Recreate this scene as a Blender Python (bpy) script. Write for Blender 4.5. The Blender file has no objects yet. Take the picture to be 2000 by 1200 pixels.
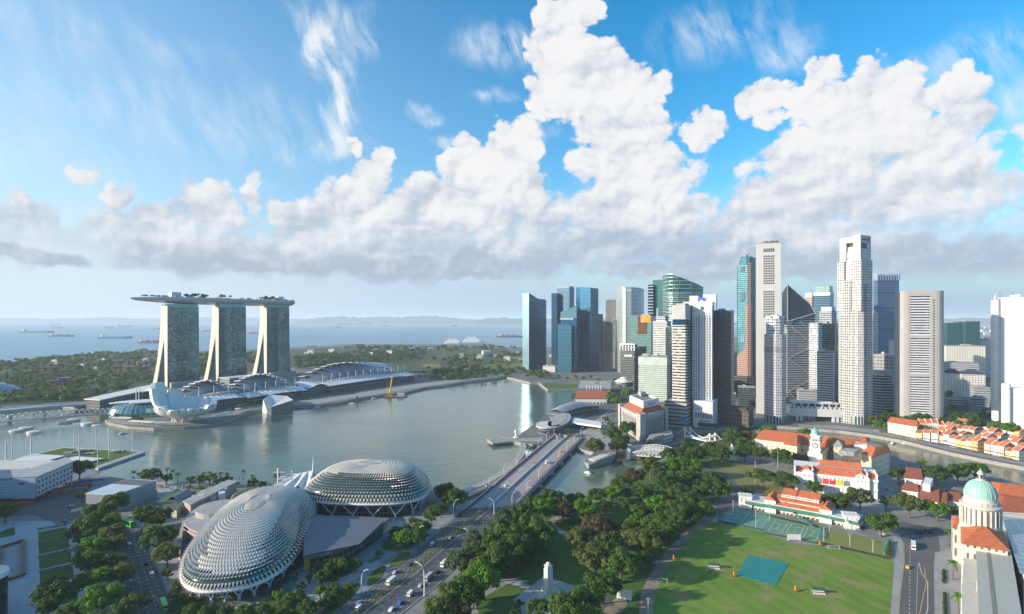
import bpy,math,random
from mathutils import Vector,Matrix
C=bpy.context.scene.collection
R=math.radians
# ---- camera, sky, sun, exposure
F,HY,CAMZ=1120.0,624.0,155.0 # focal length in photo pixels, eye level row, eye height in metres
cam=bpy.data.objects.new('camera',bpy.data.cameras.new('camera'))
C.objects.link(cam)
cam.location=(0,0,CAMZ);cam.rotation_euler=(R(90),0,0)
cam.data.sensor_width=36;cam.data.lens=F/2000*36
cam.data.shift_y=(HY-600)/2000
cam.data.clip_start=1;cam.data.clip_end=400000
bpy.context.scene.camera=cam
SC=bpy.context.scene
SC.view_settings.view_transform='Standard';SC.view_settings.look='None'
SC.view_settings.exposure=0.9;SC.view_settings.gamma=1
SC.render.engine='CYCLES'
SC.cycles.use_denoising=True
SC.cycles.max_bounces=6;SC.cycles.diffuse_bounces=2;SC.cycles.glossy_bounces=4
SC.cycles.transmission_bounces=2;SC.cycles.volume_bounces=2;SC.cycles.transparent_max_bounces=4
SC.cycles.sample_clamp_indirect=6
SUN_EL=R(18)
SUN_DIR=Vector((-0.962,-0.273,0)).normalized()*math.cos(SUN_EL)+Vector((0,0,math.sin(SUN_EL))) # towards the sun
sun=bpy.data.objects.new('sun',bpy.data.lights.new('sun','SUN'))
C.objects.link(sun)
sun.data.energy=4.2;sun.data.angle=R(0.5);sun.data.color=(1.0,0.88,0.70)
sun.rotation_euler=(-SUN_DIR).to_track_quat('-Z','Y').to_euler()
class E:
 """a socket of a node tree with arithmetic"""
 def __init__(s,t,o):s.t,s.o=t,o
 def m(s,op,*a,clamp=False):
  n=s.t.nodes.new('ShaderNodeMath');n.operation=op;n.use_clamp=clamp
  for i,v in enumerate((s,)+a):
   if isinstance(v,E):s.t.links.new(v.o,n.inputs[i])
   else:n.inputs[i].default_value=v
  return E(s.t,n.outputs[0])
 def __add__(s,b):return s.m('ADD',b)
 def __sub__(s,b):return s.m('SUBTRACT',b)
 def __mul__(s,b):return s.m('MULTIPLY',b)
 def __truediv__(s,b):return s.m('DIVIDE',b)
 def fr(s):return s.m('FRACT')
 def fl(s):return s.m('FLOOR')
 def gt(s,b):return s.m('GREATER_THAN',b)
 def lt(s,b):return s.m('LESS_THAN',b)
 def ab(s):return s.m('ABSOLUTE')
 def cl(s):return s.m('ADD',0.0,clamp=True)
 def mx(s,b):return s.m('MAXIMUM',b)
 def mn(s,b):return s.m('MINIMUM',b)
 def step(s,a,b):
  n=s.t.nodes.new('ShaderNodeMapRange');n.interpolation_type='SMOOTHSTEP'
  s.t.links.new(s.o,n.inputs[0]);n.inputs[1].default_value=a;n.inputs[2].default_value=b
  return E(s.t,n.outputs[0])
 def lin(s,a,b,c=0,d=1):
  n=s.t.nodes.new('ShaderNodeMapRange')
  s.t.links.new(s.o,n.inputs[0])
  for i,v in enumerate((a,b,c,d)):n.inputs[i+1].default_value=v
  return E(s.t,n.outputs[0])
def vm(t,op,*a):
 n=t.nodes.new('ShaderNodeVectorMath');n.operation=op
 for i,v in enumerate(a):
  if isinstance(v,E):t.links.new(v.o,n.inputs[i])
  else:n.inputs[i].default_value=v
 return E(t,n.outputs['Value'] if op in('LENGTH','DOT_PRODUCT','DISTANCE') else n.outputs[0])
def vscale(t,v,k):
 n=t.nodes.new('ShaderNodeVectorMath');n.operation='SCALE'
 t.links.new(v.o,n.inputs[0])
 if isinstance(k,E):t.links.new(k.o,n.inputs['Scale'])
 else:n.inputs['Scale'].default_value=k
 return E(t,n.outputs[0])
def comb(t,x,y,z=0.0):
 n=t.nodes.new('ShaderNodeCombineXYZ')
 for i,v in enumerate((x,y,z)):
  if isinstance(v,E):t.links.new(v.o,n.inputs[i])
  else:n.inputs[i].default_value=v
 return E(t,n.outputs[0])
def sep(t,v):
 n=t.nodes.new('ShaderNodeSeparateXYZ');t.links.new(v.o,n.inputs[0])
 return[E(t,n.outputs[i]) for i in range(3)]
def noise(t,v,scale,detail=4,rough=.55,col=False,dist=0.0,lac=2.0,dim='3D'):
 n=t.nodes.new('ShaderNodeTexNoise');n.noise_dimensions=dim
 if v is not None:t.links.new(v.o,n.inputs['Vector'])
 n.inputs['Scale'].default_value=scale;n.inputs['Detail'].default_value=detail
 n.inputs['Roughness'].default_value=rough;n.inputs['Distortion'].default_value=dist;n.inputs['Lacunarity'].default_value=lac
 return E(t,n.outputs['Color' if col else 'Fac'])
def voro(t,v,scale,detail=2,rough=.5,feature='F1',smooth=.6,dim='3D'):
 n=t.nodes.new('ShaderNodeTexVoronoi');n.feature=feature;n.voronoi_dimensions=dim
 t.links.new(v.o,n.inputs['Vector']);n.inputs['Scale'].default_value=scale
 n.inputs['Detail'].default_value=detail;n.inputs['Roughness'].default_value=rough
 if feature=='SMOOTH_F1':n.inputs['Smoothness'].default_value=smooth
 return E(t,n.outputs['Distance'])
def cmix(t,f,a,b,mode='MIX'):
 n=t.nodes.new('ShaderNodeMix');n.data_type='RGBA';n.blend_type=mode
 for i,v in((0,f),(6,a),(7,b)):
  if isinstance(v,E):t.links.new(v.o,n.inputs[i])
  else:n.inputs[i].default_value=(v if i==0 else tuple(v)+(1,))
 return E(t,n.outputs[2])
def build_sky():
 w=bpy.data.worlds.new('World');SC.world=w;w.use_nodes=True
 t=w.node_tree;t.nodes.clear()
 out=t.nodes.new('ShaderNodeOutputWorld');bg=t.nodes.new('ShaderNodeBackground')
 t.links.new(bg.outputs[0],out.inputs[0]);bg.inputs[1].default_value=0.1
 sk=t.nodes.new('ShaderNodeTexSky');sk.sky_type='NISHITA';sk.sun_disc=False
 sk.sun_elevation=SUN_EL
 sk.sun_rotation=math.atan2(SUN_DIR.x,SUN_DIR.y)
 sk.altitude=150;sk.air_density=1.0;sk.dust_density=1.2;sk.ozone_density=2.5
 g=t.nodes.new('ShaderNodeTexCoord')
 D=E(t,g.outputs['Generated'])
 x,y,z=sep(t,D)
 az=x.m('ARCTAN2',y)
 V=z/(vm(t,'LENGTH',comb(t,x,y))).mx(1e-4)
 U=az*1120.0;V=V*1120.0 # a sky map: azimuth and elevation, in 1/1120 rad
 P=comb(t,U,V)
 def uv(px,py):
  a=math.atan((px-1000)/F)
  return 1120*a,(HY-py)*math.cos(a),math.cos(a)
 Q=vscale(t,P,0.01)
 w1=vm(t,'SUBTRACT',noise(t,Q,1.1,1,.5,col=True,dim='2D'),(.5,.5,.5))
 w2=vm(t,'SUBTRACT',noise(t,Q,4.0,2,.55,col=True,dim='2D'),(.5,.5,.5))
 Pw=vm(t,'ADD',P,vm(t,'ADD',vscale(t,w1,60.0),vscale(t,w2,20.0)))
 Pz=vm(t,'MULTIPLY',Pw,(1,1,0))
 def union(blobs,k):
  d=None
  for px,py,rx,ry in blobs:
   u,v,c=uv(px,py)
   n=t.nodes.new('ShaderNodeVectorMath');n.operation='MULTIPLY_ADD'
   sx,sy=1/(rx*c*c),1/(ry*c)
   t.links.new(Pz.o,n.inputs[0]);n.inputs[1].default_value=(sx,sy,0)
   n.inputs[2].default_value=(-u*sx,-v*sy,0)
   l=vm(t,'LENGTH',E(t,n.outputs[0]))
   d=l if d is None else d.m('SMOOTH_MIN',l,k)
  return d
 cum=[(1105,25,52,50),(1095,100,45,65),(1145,135,75,55),(1110,190,85,45),(1210,160,70,60),(1285,165,34,40),
 (1200,235,95,70),(1200,315,85,70),(1255,350,95,85),(1200,400,110,50),(1300,320,46,44),
 (1370,250,46,32),(1320,400,60,50),
 (1490,200,55,45),(1600,195,75,55),(1720,190,90,60),(1790,205,80,55),(1650,270,130,85),(1800,280,110,70),
 (1560,300,85,60),(1610,360,140,80),(1780,370,140,70),(1500,385,70,50),(1880,330,80,60),(1900,400,90,50),(1470,450,90,40),
 (1900,245,45,40),(1700,450,260,60),
 (1085,415,32,36),(1010,275,50,42),(960,330,75,60),(910,350,60,50),(1000,370,60,60),(870,400,90,55),(940,420,100,50),(1040,470,70,40),
 (745,310,30,30),(730,350,45,45),(690,390,70,45),(660,430,70,45),(760,420,80,50),(840,460,110,40),(700,480,130,40),
 (690,292,14,20),(595,440,50,36),(545,430,20,40),(505,385,22,36),(560,480,90,36),
 (425,375,34,32),(375,390,48,40),(420,420,70,45),(300,430,55,36),(240,385,22,24),(230,455,80,40),(360,475,130,42),(480,490,80,34),
 (40,435,55,36),(30,395,20,16),(60,480,80,40),(170,348,44,17),(10,510,90,34),(-120,430,130,70),(-300,380,160,110),
 (2120,330,140,120),(2080,430,120,80)]
 d=union(cum,.32)
 bv=vm(t,'ADD',vscale(t,P,0.01),vscale(t,w2,0.10))
 def billow(v):
  o=None
  for sc,wt in((1.25,1.0),(2.7,.5),(5.9,.24),(13.0,.13)):
   n=(noise(t,v,sc,0,.5,dim='2D')-.5).ab()*(4.0*wt)
   o=n if o is None else o+n
  return o-.85
 b0=billow(bv)
 b1=billow(vm(t,'ADD',bv,(-0.09,0.11,0)))
 field=(d*-1.0)+1.08+b0*0.40
 soft=V.lin(90,330).cl()
 mask=field.step(-0.30,0.50)*(soft*-1.0+1.0)+field.step(-0.05,0.22)*soft
 lowf=noise(t,vm(t,'MULTIPLY',bv,(.55,1.1,1)),1.6,5,.55,dim='2D')
 base=union([(1250,470,260,70),(1500,490,260,66),(1750,500,300,56),(1000,505,220,46),(760,512,280,44),(450,505,260,48),(620,505,150,40),(2050,510,200,55),
 (860,540,190,18),(1420,535,330,24),(60,500,160,26),(-200,505,240,36),(1880,540,190,18)],.3)
 bfield=(base*-1.0)+1.05+(lowf-.5)*1.0
 bmask=bfield.step(0.0,0.5)
 rel=b0-b1
 hgt=V.lin(70,330,0,1)
 shade=(hgt*.60+(lowf-.5)*1.5+rel*.26+field.step(.0,.9)*.18+.18).step(0,1.1)
 ccol=cmix(t,shade,(2.75,3.15,3.8),(4.95,4.95,5.0))
 bsh=(V.lin(70,250,0,1)*.9+(lowf-.5)*1.7+rel*.25).step(0,1)
 bcol=cmix(t,bsh,(2.3,2.75,3.45),(4.0,4.25,4.7))
 Pc=comb(t,U+V*0.35,V)
 cv=vm(t,'ADD',vscale(t,Pc,0.01),vscale(t,w1,.3))
 cn=noise(t,vm(t,'MULTIPLY',cv,(2.4,.8,1)),1.0,5,.62,dist=.0,dim='2D')
 cd=union([(640,120,60,130),(670,230,65,100),(590,30,45,70),(690,60,70,70),(590,290,110,34),(300,220,480,110),(150,60,420,70),(80,330,340,120),
 (1400,60,150,70),(1530,90,80,60),(1900,110,200,70),(1960,200,150,70),(960,190,55,16),(825,222,40,18),(880,270,60,22),(1040,260,70,26),(980,90,130,60)],.35)
 cirr=((cd*-1.0)+1.15).step(0,1.0)*(cn-.36).lin(0,.40,0,1).cl()*(U.lin(-600,-250).cl()*.42+.36)
 strong=union([(630,90,24,110),(660,190,34,80),(655,275,40,40)],.3)
 cirr=(cirr+((strong*-1.0)+1.25).step(0,.9)*(cn-.30).lin(0,.3,0,1).cl()*.5).cl()
 skyc=E(t,sk.outputs[0])
 hs=t.nodes.new('ShaderNodeHueSaturation');t.links.new(skyc.o,hs.inputs['Color'])
 hs.inputs['Saturation'].default_value=1.4;hs.inputs['Value'].default_value=1.36;hs.inputs['Hue'].default_value=.49
 skyc=E(t,hs.outputs[0])
 veil=(U.lin(250,-900,0,1).cl()*V.lin(620,60,.25,.75).cl()+V.lin(190,20,0,.97).cl()).cl()
 skyc=cmix(t,veil,skyc,cmix(t,U.lin(-700,500).cl(),(3.7,4.5,5.1),(1.9,2.85,3.9)))
 c=cmix(t,cirr,skyc,(4.75,5.0,5.25))
 c=cmix(t,bmask*V.step(45,85)*.93,c,bcol)
 c=cmix(t,mask*V.step(60,190),c,ccol)
 t.links.new(c.o,bg.inputs[0])
 w.cycles.sampling_method='MANUAL';w.cycles.sample_map_resolution=512
build_sky()
# ---- geometry helpers
rnd=random.Random(7)
LAND=4.0
def G(px,py,z=LAND):
 """ground point seen at a photo pixel"""
 y=(CAMZ-z)*F/(py-HY)
 return((px-1000)*y/F,y)
def GX(px,Y):return(px-1000)*Y/F
def GZ(py,Y):return CAMZ-(py-HY)*Y/F
def poly_area(p):return sum(p[i][0]*p[(i+1)%len(p)][1]-p[(i+1)%len(p)][0]*p[i][1] for i in range(len(p)))/2
def ccw(p):return list(p) if poly_area(p)>0 else list(p)[::-1]
def lerp(a,b,t):return tuple(x+(y-x)*t for x,y in zip(a,b))
def offset(p,d):
 """grow (d>0) a counter-clockwise polygon"""
 out=[]
 n=len(p)
 for i in range(n):
  a,b,c=Vector(p[i-1][:2]),Vector(p[i][:2]),Vector(p[(i+1)%n][:2])
  e1=(b-a).normalized();e2=(c-b).normalized()
  n1=Vector((e1.y,-e1.x));n2=Vector((e2.y,-e2.x))
  k=n1+n2
  s=max(k.dot(n1),.35)
  out.append(tuple(b+k*(d/s)))
 return out
def inset_smooth(pts,it=2,closed=True):
 for _ in range(it):
  q=[]
  n=len(pts)
  for i in range(n if closed else n-1):
   a,b=pts[i],pts[(i+1)%n]
   q+=[lerp(a,b,.25),lerp(a,b,.75)]
  pts=([pts[0]]+q+[pts[-1]]) if not closed else q
 return pts
def circle(cx,cy,rx,ry=None,n=24,rot=0.0):
 ry=ry or rx;c,s=math.cos(rot),math.sin(rot)
 return[(cx+rx*math.cos(a)*c-ry*math.sin(a)*s,cy+rx*math.cos(a)*s+ry*math.sin(a)*c) for a in(2*math.pi*i/n for i in range(n))]
ORG={}
class MB:
 def __init__(s):s.v,s.f,s.uv,s.mi=[],[],[],[]
 def face(s,pts,uvs=None,m=0):
  i=len(s.v);s.v+=[tuple(p) for p in pts];s.f.append(tuple(range(i,i+len(pts))))
  s.uv+=uvs if uvs else[(p[0],p[1]) for p in pts];s.mi.append(m)
  return s
 def side(s,a,b,za0,za1,zb0,zb1,cw=0,m=0,u0=0.0):
  L=math.hypot(b[0]-a[0],b[1]-a[1]);U=L
  if cw:U=max(1,round(L/cw))*cw
  s.face([(a[0],a[1],za0),(b[0],b[1],zb0),(b[0],b[1],zb1),(a[0],a[1],za1)],[(u0,za0),(u0+U,zb0),(u0+U,zb1),(u0,za1)],m)
  return U
 def prism(s,p,z0,z1,cw=0,cap=True,m=0,mc=None,bottom=False,cont=False):
  p=ccw(p) if not isinstance(z1,(list,tuple)) else list(p)
  n=len(p);z1s=z1 if isinstance(z1,(list,tuple)) else[z1]*n;z0s=z0 if isinstance(z0,(list,tuple)) else[z0]*n
  u=0.0
  for i in range(n):
   j=(i+1)%n
   d=s.side(p[i],p[j],z0s[i],z1s[i],z0s[j],z1s[j],cw,m,u if cont else 0.0);u+=d
  if cap:s.face([(p[i][0],p[i][1],z1s[i]) for i in range(n)],None,m if mc is None else mc)
  if bottom:s.face([(p[i][0],p[i][1],z0s[i]) for i in range(n)][::-1],None,m if mc is None else mc)
  return s
 def sheet(s,p,z,m=0):
  s.face([(q[0],q[1],z) for q in ccw(p)],None,m);return s
 def box(s,cx,cy,z0,lx,ly,lz,rot=0.0,m=0,cw=0,bottom=True):
  c,n=math.cos(rot),math.sin(rot)
  p=[(cx+x*c-y*n,cy+x*n+y*c) for x,y in((-lx/2,-ly/2),(lx/2,-ly/2),(lx/2,ly/2),(-lx/2,ly/2))]
  return s.prism(p,z0,z0+lz,cw,True,m,None,bottom)
 def loft(s,rings,m=0,closed=True,cap0=False,cap1=False,vs=None):
  n=len(rings[0])
  for k in range(len(rings)-1):
   a,b=rings[k],rings[k+1]
   for i in range(n if closed else n-1):
    j=(i+1)%n
    v0,v1=(k,k+1) if vs is None else(vs[k],vs[k+1])
    s.face([a[i],a[j],b[j],b[i]],[(i,v0),(i+1,v0),(i+1,v1),(i,v1)],m)
  if cap0:s.face(rings[0][::-1],None,m)
  if cap1:s.face(rings[-1],None,m)
  return s
 def lathe(s,prof,cx,cy,n=24,m=0,cap=True,sx=1.0,sy=1.0,rot=0.0):
  rings=[[(x,y,z) for x,y in circle(cx,cy,max(r,.001)*sx,max(r,.001)*sy,n,rot)] for r,z in prof]
  s.loft(rings,m,True,False,cap);return s
 def tube(s,pts,r,n=6,m=0,caps=True):
  pts=[Vector(p) for p in pts];k=len(pts)
  rs=r if isinstance(r,(list,tuple)) else[r]*k
  rings=[]
  for i in range(k):
   d=(pts[min(i+1,k-1)]-pts[max(i-1,0)])
   if d.length<1e-6:d=Vector((0,0,1))
   d.normalize()
   a=d.cross(Vector((0,0,1)) if abs(d.z)<.95 else Vector((1,0,0))).normalized();b=a.cross(d)
   rings.append([tuple(pts[i]+(a*math.cos(t)+b*math.sin(t))*rs[i]) for t in(2*math.pi*q/n for q in range(n))])
  s.loft(rings,m,True,caps,caps);return s
 def bar(s,a,b,w,h,m=0):
  """rectangular bar along a-b, width w, height h centred"""
  a,b=Vector(a),Vector(b);d=(b-a)
  if d.length<1e-6:return s
  d.normalize()
  x=d.cross(Vector((0,0,1)) if abs(d.z)<.95 else Vector((0,1,0))).normalized();y=x.cross(d)
  q=[(-.5,-.5),(.5,-.5),(.5,.5),(-.5,.5)]
  r0=[tuple(a+x*(i*w)+y*(j*h)) for i,j in q];r1=[tuple(b+x*(i*w)+y*(j*h)) for i,j in q]
  s.loft([r0,r1],m,True,True,True);return s
 def grid(s,fn,nu,nv,m=0,us=1.0,vs=1.0):
  P=[[fn(i/nu,j/nv) for i in range(nu+1)] for j in range(nv+1)]
  for j in range(nv):
   for i in range(nu):
    s.face([P[j][i],P[j][i+1],P[j+1][i+1],P[j+1][i]],[(i/nu*us,j/nv*vs),((i+1)/nu*us,j/nv*vs),((i+1)/nu*us,(j+1)/nv*vs),(i/nu*us,(j+1)/nv*vs)],m)
  return s
 def build(s,name,mats,parent=None,smooth=False,origin=None,merge=False):
  me=bpy.data.meshes.new(name)
  off=Vector((0,0,0))
  if parent is not None:off=ORG.get(parent.name,off)
  elif origin is not None:off=Vector(origin)
  vv=s.v
  if off.length>0:vv=[(a[0]-off.x,a[1]-off.y,a[2]-off.z) for a in s.v]
  me.from_pydata(vv,[],s.f)
  ul=me.uv_layers.new(name='UVMap')
  ul.data.foreach_set('uv',[c for q in s.uv for c in q])
  if not isinstance(mats,(list,tuple)):mats=[mats]
  for m in mats:me.materials.append(m)
  if len(mats)>1:me.polygons.foreach_set('material_index',s.mi)
  if merge:
   import bmesh
   b=bmesh.new();b.from_mesh(me);bmesh.ops.remove_doubles(b,verts=b.verts,dist=.001);b.to_mesh(me);b.free()
  if smooth:
   me.polygons.foreach_set('use_smooth',[True]*len(me.polygons))
  o=bpy.data.objects.new(name,me);C.objects.link(o)
  if parent is not None:o.parent=parent;ORG[o.name]=off
  elif origin is not None:o.location=off;ORG[o.name]=off
  return o
def tag(o,label,cat,group=None,kind=None):
 if label:o['label']=label
 if cat:o['category']=cat
 if group:o['group']=group
 if kind:o['kind']=kind
 return o
def thing(name,label,cat,loc=(0,0,0),group=None):
 o=bpy.data.objects.new(name,None);C.objects.link(o);o.empty_display_size=1
 o.location=loc;ORG[o.name]=Vector(loc)
 return tag(o,label,cat,group)
def struct(o):o['kind']='structure';return o
def dup(root,loc,rz=0.0,scale=1.0,label=None,group=None):
 def cp(o,par):
  c=o.copy();C.objects.link(c)
  if par is not None:c.parent=par
  for ch in o.children:cp(ch,c)
  return c
 r=cp(root,None)
 r.location=loc;r.rotation_euler=(0,0,rz);r.scale=(scale,)*3 if not isinstance(scale,tuple) else scale
 if label:r['label']=label
 if group:r['group']=group
 return r
ORD=['first','second','third','fourth','fifth','sixth','seventh','eighth','ninth','tenth','eleventh','twelfth','thirteenth','fourteenth','fifteenth','sixteenth','seventeenth','eighteenth','nineteenth','twentieth']
ORD+=['twenty-'+q for q in ORD[:9]]+['thirtieth']+['thirty-'+q for q in ORD[:9]]+['fortieth']+['forty-'+q for q in ORD[:9]]+['fiftieth']
# ---- materials
def mat_new(name):
 m=bpy.data.materials.new(name);m.use_nodes=True
 t=m.node_tree;b=t.nodes['Principled BSDF']
 return m,t,b
def setv(t,b,key,v):
 if isinstance(v,E):t.links.new(v.o,b.inputs[key])
 else:b.inputs[key].default_value=(tuple(v)+(1,)) if isinstance(v,(tuple,list)) and len(v)==3 and 'Color' in key else v
MATS={}
def plain(name,col,rough=.7,metal=0.0,var=.12,scale=.08,spec=.4,bump=0.0,bscale=1.0,col2=None):
 """a surface with soft patches of its own colour"""
 if name in MATS:return MATS[name]
 m,t,b=mat_new(name)
 g=t.nodes.new('ShaderNodeNewGeometry');P=E(t,g.outputs['Position'])
 n=noise(t,P,scale,5,.62)
 c2=col2 or tuple(c*(1-var) for c in col)
 c1=col if col2 else tuple(min(1,c*(1+var)) for c in col)
 setv(t,b,'Base Color',cmix(t,n.lin(.34,.66),c2,c1))
 b.inputs['Roughness'].default_value=rough;b.inputs['Metallic'].default_value=metal;b.inputs['Specular IOR Level'].default_value=spec
 if bump:
  bn=t.nodes.new('ShaderNodeBump');bn.inputs['Strength'].default_value=bump
  t.links.new(noise(t,P,bscale,3,.6).o,bn.inputs['Height']);t.links.new(bn.outputs[0],b.inputs['Normal'])
 MATS[name]=m
 return m
def facade(name,wall,glass,cw,ch,fx,z0,z1,metal=.5,grough=.12,wrough=.65,tilt=.02,var=.5,blind=.0,wvar=.06,off=0.0,wmetal=0.0,mull=0.0,tint2=None):
 """storeys and bays laid out in metres along each wall (UV): pane colour, tilt and blinds differ from bay to bay"""
 if name in MATS:return MATS[name]
 m,t,b=mat_new(name)
 uvn=t.nodes.new('ShaderNodeUVMap');uvn.uv_map='UVMap'
 u,v,_=sep(t,E(t,uvn.outputs[0]))
 uu=u/cw;vv=(v+off)/ch
 fu=uu.fr();fv=vv.fr()
 mask=(fv.gt(z0))*(fv.lt(z1))
 if fx<1:mask=mask*(fu-.5).ab().lt(fx/2)
 wn=t.nodes.new('ShaderNodeTexWhiteNoise');wn.noise_dimensions='2D'
 t.links.new(comb(t,uu.fl(),vv.fl()).o,wn.inputs['Vector'])
 rv=E(t,wn.outputs['Value']);rc=E(t,wn.outputs['Color'])
 g=t.nodes.new('ShaderNodeNewGeometry');P=E(t,g.outputs['Position'])
 big=noise(t,vm(t,'MULTIPLY',P,(1,1,.6)),.035,3,.6)
 gl=cmix(t,(rv*.6+big*.8-.2).cl(),tuple(c*(1-var) for c in glass),tuple(min(1,c*(1+var)) for c in(tint2 or glass)))
 if blind:
  r2=sep(t,rc)[1]
  gl=cmix(t,r2.gt(1-blind)*.7,gl,tuple(min(1,.25+.6*w_) for w_ in wall))
 wc=cmix(t,noise(t,vm(t,'MULTIPLY',P,(1,1,.25)),.12,4,.6).lin(.3,.7),tuple(c*(1-wvar) for c in wall),tuple(min(1,c*(1+wvar)) for c in wall))
 setv(t,b,'Base Color',cmix(t,mask,wc,gl))
 setv(t,b,'Metallic',mask*(metal-wmetal)+wmetal)
 setv(t,b,'Roughness',mask*(grough-wrough)+wrough)
 if tilt:
  k=vscale(t,vm(t,'SUBTRACT',rc,(.5,.5,.5)),mask*(tilt*2))
  N=vm(t,'NORMALIZE',vm(t,'ADD',E(t,g.outputs['Normal']),k))
  t.links.new(N.o,b.inputs['Normal'])
 MATS[name]=m
 return m
# ---- water, land, hills
def water_mat(name,col,col2,scale,strength,rough,patch=.004,spec=.5):
 m,t,b=mat_new(name)
 g=t.nodes.new('ShaderNodeNewGeometry');P=E(t,g.outputs['Position'])
 big=noise(t,vm(t,'MULTIPLY',P,(1,.45,1)),patch,4,.6)
 setv(t,b,'Base Color',cmix(t,big.lin(.35,.65),col,col2))
 b.inputs['Specular IOR Level'].default_value=spec;b.inputs['IOR'].default_value=1.33
 calm=noise(t,P,patch*2.2,3,.6).lin(.35,.65,.35,1)
 setv(t,b,'Roughness',calm*.06+(rough-.04))
 bn=t.nodes.new('ShaderNodeBump');bn.inputs['Strength'].default_value=strength;bn.inputs['Distance'].default_value=1.0
 h=noise(t,vm(t,'MULTIPLY',P,(1,.7,1)),scale,4,.6)+noise(t,P,scale*.22,3,.5)*1.6
 t.links.new((h*calm).o,bn.inputs['Height']);t.links.new(bn.outputs[0],b.inputs['Normal'])
 return m
M_sea=water_mat('sea_water',(.02,.15,.26),(.035,.19,.30),.05,.35,.3,.0006)
M_bay=water_mat('bay_water',(.07,.115,.085),(.095,.14,.108),.30,.20,.11,.006)
mb=MB();mb.face([(-60000,-2000,-.3),(60000,-2000,-.3),(60000,60000,-.3),(-60000,60000,-.3)])
struct(mb.build('sea',M_sea))
M_quay=plain('quay_stone',(.26,.25,.23),.85,var=.2,scale=.25)
M_ground=plain('ground_paving',(.20,.20,.195),.85,var=.18,scale=.05)
M_cityground=plain('city_ground',(.13,.135,.13),.9,var=.25,scale=.02)
M_park=plain('park_ground',(.03,.055,.02),.95,var=.3,scale=.03,col2=(.055,.068,.03))
near_px=[(-420,925),(0,928),(30,945),(110,940),(190,928),(262,938),(345,941),(420,944),(520,946),(600,951),(700,958),(850,957),(905,968),(930,992),
(1010,992),(1042,978),(1078,972),(1152,965),(1185,950),(1220,932),(1262,908),(1325,886),(1352,872),(1400,858),(1450,852),(1510,846),(1600,853),(1680,860),(1733,872),
(1742,893),(1800,908),(1890,922),(2000,946),(2120,968),(2600,1090)]
near=[G(*p) for p in near_px]+[(900,150),(900,-400),(-900,-400),(-900,300)]
mb=MB();mb.prism(near,-3,LAND,m=1,mc=0)
struct(mb.build('ground',[M_ground,M_quay]))
far_px=[(2700,1075),(2120,938),(2000,912),(1900,893),(1850,882),(1762,860),(1700,849),(1640,841),(1560,835),(1475,829),(1400,837),(1345,850),(1322,862),(1262,882),(1225,880),(1195,884),
(1182,894),(1146,906),(1142,899),(1160,884),(1136,878),(1120,868),(1080,862),(1040,868),(1000,862),(1020,845),(1040,832),(1058,815),(1080,805),(1105,790),(1128,775),(1128,760),(1070,761),(1052,747),(1035,747),(1010,741),(988,736),
(955,741),(900,747),(870,753),(830,757),(790,767),(750,771),(700,778),(660,787),(620,791),(560,795),(520,800),(490,803),(465,812),(440,822),(405,830),(360,834),(300,836),(250,833),(215,826),(205,820),(228,805),(215,799),(160,797),(120,793),(0,800),(-80,804),(-500,812)]
far=[G(*p) for p in far_px]+[G(-900,730),G(-500,722),G(-200,716),G(0,709),G(100,698),G(200,692),G(330,688),G(450,684),G(600,678),G(690,672),G(860,673),G(960,671),G(985,679),G(1100,678),G(1250,668),G(1500,655),G(1800,644),G(2200,638),G(3200,636),G(4200,700)]
mb=MB();mb.prism(far,-3,LAND,m=1,mc=0)
struct(mb.build('ground',[M_cityground,M_quay]))
bay=[(-1200,250),(1300,250),(1300,700),(700,1000),(150,1700),(-600,1500),(-1500,1000)]
mb=MB();mb.sheet(bay,0.0)
struct(mb.build('bay_water',M_bay))
M_hill=plain('hill_forest',(.045,.07,.05),.95,var=.2,scale=.002)
def ridge(pts,Y,depth,seed):
 r2=random.Random(seed);mb=MB()
 xs=[]
 for i in range(len(pts)-1):
  for k in range(8):xs.append(lerp(pts[i],pts[i+1],k/8))
 xs.append(pts[-1])
 prof=[(GX(px,Y),max(1.0,GZ(py,Y)*(1+r2.uniform(-.12,.12)))) for px,py in xs]
 rows=[]
 for q,(f,w) in enumerate(((0,0.0),(.2,.55),(.5,1.0),(.8,.6),(1,0.0))):
  rows.append([(x,Y+depth*f,-1+(h+1)*w*(1+(r2.uniform(-.15,.15) if 0<q<4 and q!=2 else 0))) for x,h in prof])
 mb.loft(rows,closed=False)
 return struct(mb.build('hills',M_hill,smooth=True))
ridge([(575,624),(600,620),(640,618),(680,620),(715,617.5),(760,620),(790,618.5),(830,616.5),(870,620),(905,623),(925,624.2)],21000,3000,1)
ridge([(930,624.5),(955,621.5),(985,621),(1015,622.5),(1090,622),(1200,621),(1290,624)],18000,2500,2)
ridge([(-400,623),(-100,621),(60,622.5),(100,622),(170,620.5),(230,622.5),(330,621),(420,619.5),(480,621),(540,623),(590,624)],24000,3000,3)
ridge([(1500,624.5),(1620,621),(1750,622),(1860,620.5),(1950,622),(2100,619),(2500,622)],15000,2500,4)
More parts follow.
